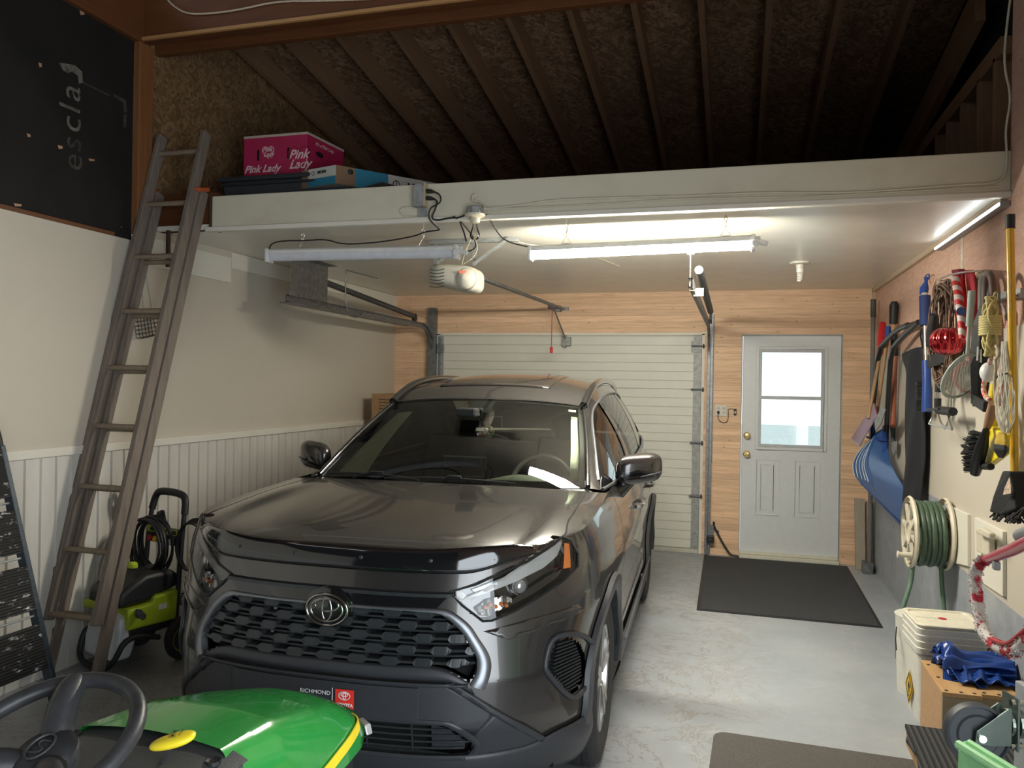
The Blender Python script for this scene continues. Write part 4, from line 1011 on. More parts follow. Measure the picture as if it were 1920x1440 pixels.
# ================================================================ things under and on the loft
M_WPL = mat('white plastic', (.72, .72, .70), .4); M_CORD = mat('black cord', (.018, .018, .018), .5)
M_HOOK = mat('bright wire', (.7, .68, .6), .25, 1.); M_WCORD = mat('white cord', (.62, .58, .46), .5)
def tube_light(nm, x0, z0, x1, z1, lit, label, hooks):
    t = thing(nm, label, 'light', ((x0+x1)/2, 4.45, (z0+z1)/2), 0, 'shop lights hung under the loft')
    a, b = V((x0, 4.45, z0)), V((x1, 4.45, z1)); d = (b-a).normalized()
    mb = MB(); up = V((0, 0, 1))
    prof = [(-.036, .012), (-.036, .034), (-.02, .045), (.02, .045), (.036, .034), (.036, .012)]
    L = [[p+V((0, y, z)) for y, z in prof] for p in (a, b)]
    mb.add(L[0]+L[1], [tuple(range(6)), tuple(range(6, 12))[::-1]]+[(i, (i+1) % 6, 6+(i+1) % 6, 6+i) for i in range(6)])
    build('light_housing', mb, M_WPL, t, world=True, bev=.003)
    prof = [(-.035, .012)]+[(-.033*math.cos(PI*i/10), .008-.04*math.sin(PI*i/10)) for i in range(11)]+[(.035, .012)]
    n = len(prof); L = [[p+V((0, y, z)) for y, z in prof] for p in (a+d*.006, b-d*.006)]
    mb = MB().add(L[0]+L[1], [(i, (i+1) % n, n+(i+1) % n, n+i) for i in range(n)])
    m = mat('lit diffuser', (.9, .9, .88), .4, emit=(1., .945, .81), es=270.) if lit else mat('unlit diffuser', (.66, .67, .72), .35)
    build('diffuser', mb, m, t, world=True, smooth=60)
    for p, s in ((a, -1), (b, 1)):
        mb = MB().box(p+V((0, 0, .004)), (.022, .078, .088))
        if s > 0: mb.box(p+V((.02, -.01, .015)), (.035, .03, .045)).cyl(p+V((.012, -.044, -.004)), p+V((.012, -.054, -.004)), .022, 16).box(p+V((.052, -.02, .0)), (.05, .025, .028), rot=(0, .3, 0))
        build('end_cap', mb, M_WPL, t, world=True, bev=.006)
    for hx in hooks:
        zt = z0+(z1-z0)*(hx-x0)/(x1-x0)+.047
        mb = MB().tube([(hx-.03, 4.45, zt), (hx, 4.45, zt+.05), (hx+.03, 4.45, zt)], .0018, 6)
        z = zt+.045
        mb.tube([(hx, 4.45, z), (hx+.004, 4.45, 2.565)], .0022, 6)
        mb.tube([(hx+.010*math.cos(i*PI/5), 4.45, 2.573+.012*math.sin(i*PI/5)) for i in range(10)], .0022, 6, closed=True)
        mb.tube([(hx+.008*math.cos(i*PI/5), 4.448, 2.545+.015*math.sin(i*PI/5)) for i in range(10)], .002, 6, closed=True)
        mb.cyl((hx, 4.45, 2.58), (hx, 4.45, 2.594), .004, 8)
        mb.box((hx, 4.45, zt+.002), (.04, .02, .003))
        build('hanging_hook', mb, M_HOOK, t, world=True)
    return t
tube_light('tube_light', -2.92, 2.445, -1.63, 2.43, False, 'unlit white LED shop light hanging below the loft at left', (-2.675, -1.85))
tube_light('tube_light', -1.172, 2.41, .075, 2.43, True, 'lit bright white LED shop light hanging right of the opener', (-.96, -.07))
# a real lamp inside the lit tube (its light also leaves upward past the housing)
def cord(nm, pts, r, m, label, cat='cord', group=None, it=2):
    o = build(nm, MB().tube(chaikin(pts, it), r, 7), m, smooth=60); tag(o, label, cat, group); return o
def pb(y, *ps): return [at('y', y, *p) for p in ps]
# grey junction box with outlet cover on the loft beam
j = thing('outlet_box', 'grey metal electrical outlet box with two black plugs on the white loft beam', 'outlet', (-1.765, YF, 2.68))
mb = MB().prism([(-1.80, YF-.055, 2.655), (-1.735, YF-.055, 2.655), (-1.735, YF-.055, 2.77), (-1.75, YF-.055, 2.785), (-1.785, YF-.055, 2.785), (-1.80, YF-.055, 2.77)], (0, .055, 0))
build('box_body', mb, M_GALV, j, world=True, bev=.003)
build('cover_plate', MB().bb((-1.733, YF-.058, 2.655), (-1.727, YF, 2.79)), mat('tan cover plate', (.5, .42, .28), .6), j, world=True)
build('box_strap', MB().bb((-1.79, YF-.008, 2.60), (-1.735, YF, 2.66)), M_GALV, j, world=True)
for z in (2.745, 2.705):
    build('plug', MB().tube([(-1.727, YF-.03, z), (-1.70, YF-.03, z-.003), (-1.675, YF-.03, z-.008)], [.013, .012, .006], 10), M_CORD, j, world=True, smooth=60)
cord('power_cord', [(-1.675, YF-.03, 2.737), (-1.64, YF-.04, 2.72), (-1.63, YF-.04, 2.68), (-1.66, YF-.04, 2.66), (-1.70, YF-.03, 2.65), (-1.715, YF-.03, 2.60), (-1.69, YF-.02, 2.56), (-1.665, 4.26, 2.535), (-1.70, 4.3, 2.54), (-1.80, 4.35, 2.545), (-1.87, 4.4, 2.535), (-2.0, 4.42, 2.52), (-2.15, 4.42, 2.505), (-2.38, 4.43, 2.50), (-2.50, 4.43, 2.54), (-2.65, 4.43, 2.535), (-2.8, 4.43, 2.54), (-2.9, 4.44, 2.53), (-2.925, 4.45, 2.48)], .0045, M_CORD, 'black power cord looping from the outlet box along the top of the unlit shop light', group=None)
cord('power_cord', [(-1.675, YF-.03, 2.697), (-1.655, YF-.035, 2.68), (-1.67, YF-.03, 2.64), (-1.70, YF-.02, 2.59), (-1.66, YF-.02, 2.575), (-1.58, YF-.02, 2.59), (-1.53, YF-.02, 2.585), (-1.47, YF-.02, 2.61), (-1.44, YF-.03, 2.625)], .005, M_CORD, 'black cord running from the outlet box to the bare bulb holder')
cord('power_cord', [(-1.57, YF-.02, 2.59), (-1.55, YF, 2.60), (-1.545, 4.25, 2.58), (-1.55, 4.35, 2.53), (-1.555, 4.4, 2.49)], .0048, M_CORD, 'short black cord dropping onto the end of the unlit shop light')
cord('power_cord', [(-1.55, YF-.02, 2.59), (-1.52, 4.25, 2.56), (-1.49, 4.35, 2.50), (-1.49, 4.4, 2.46), (-1.52, 4.42, 2.44), (-1.56, 4.44, 2.435)], .004, M_CORD, 'thin black cord curving down to the white plug of the unlit shop light')
cord('power_cord', [(-1.37, YF-.01, 2.60), (-1.35, 4.26, 2.56), (-1.33, 4.35, 2.50), (-1.28, 4.4, 2.47), (-1.2, 4.44, 2.455), (-1.17, 4.45, 2.45)], .004, M_CORD, 'black cord running from the bulb holder to the lit shop light')
cord('white_wire', [(-1.80, YF-.01, 2.655), (-1.84, YF-.01, 2.665), (-1.89, YF-.01, 2.662), (-1.90, YF-.01, 2.635), (-1.87, YF-.01, 2.61), (-1.8, YF-.015, 2.60), (-1.7, YF-.02, 2.597)], .004, M_WCORD, 'off-white wire looping left of the outlet box on the beam', 'wire')
cord('white_wire', [(-1.445, YF-.006, 2.70), (-1.43, YF-.01, 2.72), (-1.455, YF-.01, 2.71), (-1.455, YF-.015, 2.68), (-1.42, YF-.02, 2.672), (-1.385, YF-.02, 2.66), (-1.37, YF-.03, 2.63)], .006, M_WCORD, 'stiff white cable curling above the bare bulb holder', 'wire')
yy = YF-.006
cord('white_wire', [(-1.38, yy-.02, 2.63), (-1.2, yy, 2.64), (-1.0, yy, 2.668), (-.5, yy, 2.658), (-.2, yy, 2.65), (0.1, yy, 2.652), (.5, yy, 2.628), (.75, yy, 2.632), (1.0, yy, 2.642), (1.16, yy, 2.64), (1.2, yy, 2.665), (1.215, yy, 2.72), (1.213, yy, 2.795), (1.21, yy+.02, 2.9), (1.235, yy+.02, 3.05), (1.20, yy+.02, 3.2), (1.205, yy+.02, 3.35), (1.23, yy+.02, 3.6)], .0055, M_WCORD, 'long white cable stapled along the loft beam and rising at its right end', 'wire')
cord('white_wire', [(-1.38, yy-.02, 2.625), (-1.1, yy, 2.63), (-.6, yy, 2.632), (-.3, yy, 2.64), (0.1, yy, 2.625), (.4, yy, 2.618), (.8, yy, 2.622), (1.18, yy, 2.625)], .004, M_WCORD, 'thin white cable along the lower edge of the loft beam', 'wire')
cord('white_wire', [at('y', 4.06, *p) for p in [(310, -6), (325, 12), (352, 27), (400, 25), (450, 18), (520, 2), (600, 2), (700, -2)]], .006, mat('pale cable', (.6, .5, .38), .5), 'white cable sagging across the brown header beam near the ceiling', 'wire')
# ceramic lampholder with a clear bulb
bh = thing('bulb_holder', 'porcelain holder with a bare clear bulb at the middle of the loft beam', 'light', (-1.43, YF-.02, 2.62))
build('junction_box', MB().lathe([(.05, 0), (.05, .035), (.045, .04), (0, .04)], (-1.43, YF-.03, 2.60), (0, 0, 1), 8), M_GALV, bh, world=True)
build('holder', MB().lathe([(.06, .0), (.058, -.012), (.03, -.02), (.026, -.045), (.02, -.048), (0, -.048)], (-1.43, YF-.03, 2.598), (0, 0, 1), 24), mat('cream porcelain', (.66, .60, .45), .3), bh, world=True, smooth=40)
build('bulb', MB().lathe([(.013, -.048), (.014, -.07), (.022, -.09), (.029, -.108), (.028, -.125), (.018, -.14), (0, -.145)], (-1.43, YF-.03, 2.598), (0, 0, 1), 24, cap=False), glass('bulb glass', (.95, .95, .9), 1., .9), bh, world=True, smooth='all')
# second fixture: small spiral bulb on the ceiling
cf = thing('ceiling_bulb', 'small spiral energy-saving bulb in a white holder under the loft at right', 'light', (.444, 6.245, HC))
build('holder', MB().lathe([(.075, 0), (.073, -.012), (.03, -.018), (.027, -.05), (0, -.05)], (0, 0, 0), (0, 0, 1), 24), mat('white porcelain', (.6, .57, .5), .35), cf, smooth=40)
mb = MB().lathe([(.026, -.05), (.026, -.075), (.02, -.08), (0, -.08)], (0, 0, 0), (0, 0, 1), 20)
mb.tube([(.017*math.cos(i*.7), .017*math.sin(i*.7), -.08-.0014*i) for i in range(44)], .0055, 7)
build('spiral_bulb', mb, mat('bulb white', (.78, .77, .72), .3), cf, smooth=50)
# garage door opener
M_OPN = mat('opener beige plastic', (.52, .50, .42), .45)
op = thing('garage_door_opener', 'beige garage door opener with chain rail hanging under the loft', 'opener', (-1.82, 4.95, 2.35))
def opf(a, b):
    th = 2*PI*a; ph = -PI/2+PI*b; e = .55; pw = lambda x: math.copysign(abs(x)**e, x)
    x = .165*pw(math.cos(ph))*pw(math.cos(th)); y = .16*pw(math.sin(ph)); z = .082*pw(math.cos(ph))*pw(math.sin(th))
    return V((-1.80+x, 4.93+y, 2.345+z*(1+.25*(x/.165) if z < 0 else 1)-.012*math.sin(8*x)))
build('opener_body', MB().grid(opf, 48, 24), M_OPN, op, world=True, smooth='all')
mb = MB()
for k in range(6):
    z = 2.385-.022*k; mb.tube([V((-1.93+.10*i/8, 4.765-.0*k+.0*i, z-.008*math.sin(PI*i/8))) for i in range(9)], .0022, 5)
build('vent_slot', mb, M_BLK, op, world=True)
build('lamp_lens', MB().lathe([(.075, 0), (.07, -.03), (.05, -.055), (0, -.07)], (-1.70, 4.82, 2.325), (0, 1, 0), 24), M_OPN, op, world=True, smooth='all')
mb = MB()
for dx in (-.018, 0, .018): mb.box((-1.70+dx, 4.755, 2.362), (.010, .004, .012))
build('red_display', mb, mat('red display', (.5, .05, .03), .4, emit=(1., .12, .05), es=1.5), op, world=True)
mb = MB().bar((-1.78, 5.08, 2.40), (-1.745, 7.56, 2.425), .04, .022).bar((-1.745, 7.56, 2.43), (-1.73, YB-.01, 2.43), .03, .015)
build('rail', mb, M_GALVD, op, world=True, bev=.002)
build('wall_bracket', MB().bb((-1.86, YB-.03, 2.415), (-1.68, YB, 2.45)).bb((-1.80, YB-.10, 2.40), (-1.755, YB, 2.46)).cyl((-1.80, 7.56, 2.42), (-1.75, 7.56, 2.42), .03, 14), M_GALVD, op, world=True)
mb = MB()
for x in (-1.93, -1.66):
    mb.bar((x, 4.86, 2.42), (x, 4.86, HC), .025, .004, up=(0, 1, 0)); mb.bar((x, 4.86, 2.43), (x+.16*(1 if x < -1.8 else -.2), 4.98, HC), .02, .004, up=(0, 1, 0))
mb.bb((-1.98, 4.85, HC-.03), (-1.36, 4.875, HC-.002))
mb.bar((-1.66, 4.84, 2.42), (-1.42, 4.84, HC-.01), .022, .005, up=(0, 1, 0))
build('hanger_strap', mb, M_GALV, op, world=True)
mb = MB().tube(chaikin([(-1.72, 4.82, 2.42), (-1.64, 4.8, 2.46), (-1.62, 4.82, 2.52), (-1.65, 4.85, 2.58)], 2), .002, 5).tube(chaikin([(-1.73, 4.82, 2.42), (-1.70, 4.8, 2.5), (-1.67, 4.82, 2.58)], 2), .002, 5).tube(chaikin([(-1.40, 4.85, 2.57), (-1.30, 5.0, 2.56), (-1.18, 5.2, 2.585), (-1.05, 5.5, 2.588), (-.9, 6.2, 2.59)], 2), .002, 5)
build('bell_wire', mb, mat('cream bell wire', (.75, .70, .5), .5), op, world=True)
mb = MB().tube([(-1.74, 7.5, 2.41), (-1.72, 7.6, 2.2), (-1.715, 7.7, 2.0)], .006, 6)
build('door_arm', MB().bar((-1.745, 7.56, 2.40), (-1.70, YB-.05, 2.12), .025, .006, up=(1, 0, 0)), M_GALVD, op, world=True)
rcd = build('release_cord', MB().tube([(-1.75, 7.52, 2.40), (-1.752, 7.52, 2.2), (-1.752, 7.52, 2.01)], .0035, 6), mat('dark red cord', (.3, .03, .03), .6), op, world=True); rcd['label'] = 'thin red emergency release cord'
rhd = build('release_handle', MB().bb((-1.768, 7.51, 1.955), (-1.738, 7.53, 2.015)), mat('red handle', (.6, .04, .04), .4), rcd, world=True, bev=.004)
tag(build('door_arm_bracket', MB().bb((-1.74, YB-.05, 2.05), (-1.65, YB+.01, 2.14)).bb((-1.72, YB-.06, 2.03), (-1.70, YB+.01, 2.16)), M_GALV, bev=.003), 'metal bracket at the top centre of the garage door', 'bracket')
# left track of the garage door
def track(x, sgn, y_end, label):
    t = thing('door_track', label, 'track', (x, YB-.05, 0), 0, 'garage door tracks')
    path = [V((x, YB-.06, .02)), V((x, YB-.06, 1.92))]+[V((x, YB-.06-.30*(1-math.cos(PI/2*i/10)), 1.92+.32*math.sin(PI/2*i/10))) for i in range(1, 11)]+[V((x, y_end, 2.245))]
    mb = MB()
    for i in range(len(path)-1):
        pass
    # C-shaped steel section swept along the path
    prof = [(-.012, .028), (-.012, -.028), (.012, -.028), (.014, -.02), (-.006, -.022), (-.006, .022), (.014, .02), (.012, .028)]
    rings = []
    for i, p in enumerate(path):
        tt = (path[min(i+1, len(path)-1)]-path[max(i-1, 0)]).normalized(); n = V((1, 0, 0)).cross(tt).normalized()
        rings.append([p+V((sgn*a, 0, 0))+n*b for a, b in prof])
    o = len(mb.v)
    for r in rings: mb.v += r
    for i in range(len(rings)-1):
        for j in range(8): mb.f.append((i*8+j, i*8+(j+1) % 8, i*8+8+(j+1) % 8, i*8+8+j))
    build('track_rail', mb, M_GALVD, t, world=True, smooth=30)
    return t
lt = track(-3.165, 1, 5.06, 'grey steel garage door track along the left wall')
build('track_angle', MB().bb((-3.20, YB-.10, .0), (-3.13, YB-.002, 2.45)), M_GALVD, lt, world=True)
build('track_end_angle', MB().bb((-3.20, 5.02, 2.205), (-3.12, 7.3, 2.215)), M_GALVD, lt, world=True)
for z in (.5, 1.4): build('track_bracket', MB().bb((-3.2, YB-.12, z), (-3.1, YB, z+.05)), M_GALVD, lt, world=True)
hp_ = MB().bb((-3.17, 5.11, 2.25), (-3.166, 5.65, 2.57)).bb((-3.17, 5.11, 2.56), (-3.08, 5.65, 2.566))
o = build('track_hanger_plate', hp_, M_GALVD, bev=.002); tag(o, 'grey sheet metal plate hanging above the rear end of the left door track', 'bracket')
sp = thing('door_spring', 'dark steel door spring tube above the left door track', 'spring', (-3.19, 6.5, 2.4))
build('spring_coil', MB().cyl((-3.20, 5.66, 2.44), (-3.20, 7.45, 2.325), .026, 14), mat('dark spring steel', (.10, .10, .105), .5, .6), sp, world=True, smooth=60)
build('spring_pulley', MB().lathe([(.045, -.012), (.04, -.01), (.036, 0), (.04, .01), (.045, .012)], (-3.20, 7.50, 2.31), (1, 0, 0), 18), M_BLK, sp, world=True)
build('spring_cable', MB().tube([(-3.2, 7.5, 2.35), (-3.2, YB-.06, 2.33), (-3.2, YB-.06, 2.38)], .003, 5).tube([(-3.2, 7.5, 2.27), (-3.2, YB-.06, 2.28)], .003, 5), M_GALVD, sp, world=True)
build('spring_fork', MB().tube(chaikin([(-3.14, 5.90, 2.57), (-3.14, 5.90, 2.33), (-3.14, 5.95, 2.20), (-3.14, 6.15, 2.19), (-3.14, 6.22, 2.25)], 1), .006, 6).tube([(-3.14, 5.90, 2.57), (-3.14, 6.5, 2.58)], .005, 6), M_GALVD, sp, world=True)
# right track, hanger and spring bar
rt = track(-.262, -1, 4.60, 'grey steel garage door track on the right side of the garage door')
build('track_angle', MB().bb((-.262, YB-.05, .0), (-.225, YB-.002, 2.36)), M_GALVD, rt, world=True)
build('perforated_strap', MB().bb((-.226, YB-.012, .9), (-.216, YB-.004, 2.36)), M_GALV, rt, world=True)
build('track_hanger', MB().bb((-.268, 4.62, 2.20), (-.264, 4.640, HC)).bb((-.268, 4.62, 2.20), (-.20, 4.640, 2.204)).cyl((-.285, 4.635, 2.42), (-.245, 4.635, 2.42), .008, 8), mat('cream painted steel', (.40, .35, .22), .6), rt, world=True)
build('hanger_plate', MB().bb((-.26, 4.9, 2.20), (-.20, 4.91, 2.25)), mat('grey painted spring tube', (.13, .13, .125), .7), rt, world=True)
sp = thing('door_spring', 'grey steel door spring bar above the right door track', 'spring', (-.22, 6, 2.35))
build('spring_coil', MB().cyl((-.235, 5.0, 2.375), (-.235, 7.3, 2.33), .027, 14), mat('grey painted spring tube', (.13, .13, .125), .7), sp, world=True, smooth=60)
build('spring_pulley', MB().lathe([(.05, -.012), (.04, 0), (.05, .012)], (-.235, 7.40, 2.27), (1, 0, 0), 18), M_GALVD, sp, world=True)
# light strip above the plywood wall on the right
ls = thing('light_strip', 'thin glowing white light strip at the top of the right plywood wall', 'light', (XR-.02, 4.8, HC-.02))
build('strip_channel', MB().bb((XR-.045, 4.22, HC-.062), (XR-.002, 5.5, HC-.036)), mat('grey channel', (.3, .31, .32), .4, .5), ls, world=True, bev=.003)
build('strip_glow', MB().bb((XR-.049, 4.23, HC-.055), (XR-.0455, 5.49, HC-.043)), mat('strip light', (.9, .95, 1), .4, emit=(.9, .96, 1.), es=9.), ls, world=True)
# ---------------------------------------------------------------- boxes on the loft
LF = 2.787
M_PINK = mat('crimson card', (.42, .02, .085), .55); M_CARD = mat('brown cardboard', (.33, .20, .10), .75, amt=.15)
M_SCRIPT = mat('pale pink print', (.72, .55, .55), .6)
tt = thing('storage_tote', 'dark grey-blue plastic tote on the loft beneath the crimson apple box', 'box', (-2.95, 4.78, LF))
mb = MB().prism([(-3.30, 4.52, LF), (-2.40, 4.52, LF), (-2.38, 4.50, LF+.17), (-3.32, 4.50, LF+.17)], (0, .55, 0)); build('tote_body', mb, mat('grey blue tote', (.055, .06, .065), .5), tt, world=True, bev=.01)
build('tote_lid', MB().bb((-3.34, 4.48, LF+.17), (-2.36, 5.09, LF+.20)).bb((-3.30, 4.465, LF+.135), (-2.40, 4.49, LF+.15)), mat('dark tote lid', (.03, .035, .04), .45), tt, world=True, bev=.008)
pk = thing('fruit_box', 'crimson apple box with white script lettering on the loft', 'box', (-2.98, 4.6, LF+.2))
X0, X1, Y0, Y1, Z0, Z1 = -3.225, -2.745, 4.60, 5.02, 3.0, 3.285
x1b = -2.62
Bp = [(X0, Y0), (X1, Y0+.0), (X1+.04, Y1), (X0+.04, Y1)]
build('box_body', MB().prism([(a, b, Z0) for a, b in Bp], (0, 0, Z1-Z0-.012)), M_PINK, pk, world=True)
for zq, hq in ((Z1-.014, .016), (Z0-.002, .008)): build('box_edge', MB().prism([(a+(-.002 if a < -3 else .002), b+(-.002 if b < 4.7 else .002), zq) for a, b in Bp], (0, 0, hq)), mat('raw card edge', (.5, .42, .35), .7), pk, world=True)
0 and build('box_edge', MB().prism([(0, 0, 0)]*4, (0, 0, 1)).prism([(a+(-.002 if a < -3 else .002), b+(-.002 if b < 4.7 else .002), Z0-.002) for a, b in Bp], (0, 0, .008)), mat('raw card edge', (.5, .42, .35), .7), pk, world=True)
mb = MB()
for x, zc, w_, h_ in ((-3.115, Z0+.155, .018, .075), (-2.88, Z0+.155, .014, .07)): mb.lathe([(1, 0), (1, .002)], (0, 0, 0), (0, 0, 1), 20); 
mb = MB()
for x in (-3.115, -2.885):
    mb.prism([(x+.009*math.cos(i*PI/8), Y0-.0015, Z0+.155+(.028 if math.sin(i*PI/8) >= 0 else -.028)+.01*math.sin(i*PI/8)) for i in range(16)], (0, .001, 0))
mb.prism([(X1+.016+.0005, Y0+.13+.045*math.cos(i*PI/8)+0, Z0+.17+.018*math.sin(i*PI/8)) for i in range(16)], (.003, 0, 0))
build('hand_hole', mb, M_DIM, pk, world=True)
def heart(cx, cz, s, y, r, m, par):
    pts = []
    for i in range(40):
        t = 2*PI*i/40; pts.append(V((cx+s*.0625*16*math.sin(t)**3, y, cz+s*.0625*(13*math.cos(t)-5*math.cos(2*t)-2*math.cos(3*t)-math.cos(4*t)))))
    return build('heart_outline', MB().tube(pts, r, 5, closed=True), m, par, world=True)
fz = lambda x, z, y=Y0-.002: frame((x, y, z), (1, 0, 0), (0, 0, 1))
heart(-3.04, Z0+.175, .045, Y0-.001, .002, M_SCRIPT, pk)
heart(-2.80, Z0+.13, .085, Y0-.001, .003, mat('dark crimson print', (.22, .01, .04), .6), pk)
text('box_print', 'Pink', .042, M_SCRIPT, fz(-3.045, Z0+.188), pk, shear=.35, bold=.0008); text('box_print', 'Lady', .042, M_SCRIPT, fz(-3.035, Z0+.155), pk, shear=.35, bold=.0008)
text('box_print', 'Pink Lady', .07, M_SCRIPT, fz(-3.085, Z0+.06), pk, shear=.4, bold=.0015)
text('box_print', 'Pink', .085, M_SCRIPT, fz(-2.81, Z0+.14), pk, shear=.4, bold=.0015); text('box_print', 'Lady', .085, M_SCRIPT, fz(-2.80, Z0+.075), pk, shear=.4, bold=.0015)
sd = V((.04, .42, 0)).normalized()
text('box_print', "It's a Pink Lady", .035, M_SCRIPT, frame((X1+.020, Y0+.19, Z0+.235), sd, (0, 0, 1)), pk, shear=.4)
text('box_print', 'apples', .03, M_SCRIPT, frame((X1+.034, Y0+.33, Z0+.12), sd, (0, 0, 1)), pk, shear=.3)
# long faucet carton
M_TEAL = mat('teal print', (.03, .22, .34), .55); M_CW = mat('white carton', (.55, .55, .5), .6)
mo = thing('faucet_carton', 'long white and blue cardboard carton lying on the loft beside the apple box', 'box', (-2.5, 4.6, 2.99))
ca, sa = math.cos(.22), math.sin(.22)
e1_ = V((.93, -.10, 0)).normalized(); 
P0 = at('y', 4.5, 566, 318); P1 = at('y', 4.42, 630, 309)
ex_ = (P1-P0); ex_.z = 0; wdt = ex_.length; ex_.normalize()
Pn = V((P1.x, P1.y, 0)); dv_ = V((.63, .78, 0)).normalized(); L_ = 1.05; h_ = .115; zt_ = P1.z; zb_ = LF+.205-.11
base = [Pn-ex_*wdt, Pn, Pn+dv_*L_, Pn-ex_*wdt+dv_*L_]
build('carton_body', MB().prism([(p.x, p.y, zt_-h_) for p in base], (0, 0, h_)), M_CW, mo, world=True)
o_ = .0012
def facequad(p, d, n, a0, a1, z0, z1):
    q = p+n*o_; return [V((q.x+d.x*a0, q.y+d.y*a0, z0)), V((q.x+d.x*a1, q.y+d.y*a1, z0)), V((q.x+d.x*a1, q.y+d.y*a1, z1)), V((q.x+d.x*a0, q.y+d.y*a0, z1))]
nf = V((ex_.y, -ex_.x, 0)); ns_ = V((dv_.y, -dv_.x, 0))
def patch(mb, p, d, n, a0, a1, z0, z1): return mb.add(facequad(p, d, n, a0, a1, z0, z1), [(0, 1, 2, 3)])
zb_ = zt_-h_
mb = MB(); patch(mb, base[0], ex_, nf, .06, wdt, zb_, zb_+.05); patch(mb, base[1], dv_, ns_, .13, .36, zb_, zt_); build('blue_print', mb, M_TEAL, mo, world=True, fix=False)
for pa in ((base[0], ex_, nf, 0, .06), (base[1], dv_, ns_, 0, .13)): build('packing_tape', patch(MB(), *pa, zb_, zt_), mat('brown tape', (.25, .16, .10), .25), mo, world=True, fix=False)
p = base[0]+ex_*(wdt*.60); text('carton_print', 'MOEN', .026, M_BLK, frame(V((p.x, p.y, zb_+.085))+nf*.002, ex_, (0, 0, 1)), mo, bold=.001)
p = base[1]+dv_*.60; text('carton_print', 'MOEN', .07, M_BLK, frame(V((p.x, p.y, zb_+.055))+ns_*.002, dv_, (0, 0, 1)), mo, bold=.002)
mb = MB(); p = base[1]+dv_*.42+ns_*.0015
mb.tube([V((p.x, p.y, zb_+.055))+dv_*(.025*math.cos(PI*i/8))+V((0, 0, .028*math.sin(PI*i/8)*(1 if True else 1))) for i in range(16)], .003, 5, closed=True).tube([V((p.x, p.y, zb_+.035))+dv_*.0, V((p.x, p.y, zb_+.08))], .003, 5)
p2 = base[0]+ex_*(wdt*.34)+nf*.0015
mb.tube([V((p2.x, p2.y, zb_+.085))+ex_*(.011*math.cos(PI*i/8))+V((0, 0, .012*math.sin(PI*i/8))) for i in range(16)], .0015, 5, closed=True)
build('carton_logo', mb, M_BLK, mo, world=True)
# support tray below the carton so that it rests on the tote lid
tr = thing('flat_carton', 'flat dark cardboard tray under the long white and blue carton', 'box', (-2.45, 4.6, LF))
build('tray_body', MB().prism([(p.x, p.y, LF+.0) for p in [base[0]+dv_*.10-ex_*.02+V((.34, -.02, 0)), base[1]+dv_*.04+V((.28, 0, 0)), base[2], base[3]]], (0, 0, zb_-LF-.001)), mat('dark carton', (.05, .045, .04), .7), tr, world=True)
tag(build('wood_offcut', MB().bar(at('y', 4.26, 872, 346)+V((0, .02, -.02)), at('y', 4.26, 945, 343)+V((0, .02, -.02)), .05, .04), M_TRIMW), 'short white painted board lying on the loft beam edge', 'board')
# cardboard box behind the car at the left wall
cb = thing('cardboard_box', 'brown cardboard box standing behind the car against the left wall', 'box', (-3.35, 7.2, 0))
p = at('y', 7.05, 697, 738)
build('carton_body', MB().bb((p.x, 7.05, 0), (p.x+.42, 7.5, p.z)), M_CARD, cb, world=True, bev=.003)
mb = MB()
for k in range(6): mb.bb((p.x+.08, 7.046, p.z-.06-.03*k), (p.x+.2, 7.049, p.z-.05-.03*k))
build('carton_print', mb, mat('dark print', (.1, .07, .04), .7), cb, world=True)
# bird feeder cage hanging on the left wall
fd = thing('bird_feeder_cage', 'small black wire suet feeder hanging on chains from the white left wall', 'bird feeder', (-3.58, 4.1, 2.35))
mb = MB(); cx_, cy_, cz_ = -3.575, 4.13, 1.985; s = .085; tl = .22
Rm = Matrix.Rotation(.22, 3, 'X')
def fp(x, y, z): return V((cx_, cy_, cz_))+Rm@V((x, y, z))
for k in range(7):
    a = -s+2*s*k/6
    for x in (-.025, .025): mb.tube([fp(x, a, -s*.9), fp(x, a, s*.9)], .0018, 5); mb.tube([fp(x, -s, a*.9), fp(x, s, a*.9)], .0018, 5)
    mb.tube([fp(-.025, a, -s*.9), fp(.025, a, -s*.9)], .0018, 5); mb.tube([fp(-.025, a, s*.9), fp(.025, a, s*.9)], .0018, 5)
    mb.tube([fp(-.025, -s, a*.9), fp(.025, -s, a*.9)], .0018, 5); mb.tube([fp(-.025, s, a*.9), fp(.025, s, a*.9)], .0018, 5)
build('wire_cage', mb, M_BLK, fd, world=True)
mb = MB()
for y0, y1 in ((4.085, 4.10), (4.11, 4.18)):
    n = 20
    for k in range(n):
        a = V((-3.59, y0, 2.35)).lerp(fp(0, y1-4.13, s*.9), (k+.5)/n); f_ = k % 2
        mb.tube([a+V((.004*math.cos(i*PI/4) if f_ else 0, 0 if f_ else .004*math.cos(i*PI/4), .010*math.sin(i*PI/4))) for i in range(8)], .0012, 4, closed=True)
build('chain', mb, M_GALVD, fd, world=True)
build('wall_hook', MB().tube([(-3.626, 4.08, 2.36), (-3.59, 4.08, 2.36), (-3.58, 4.09, 2.35), (-3.58, 4.10, 2.37)], .003, 6), M_GALVD, fd, world=True)
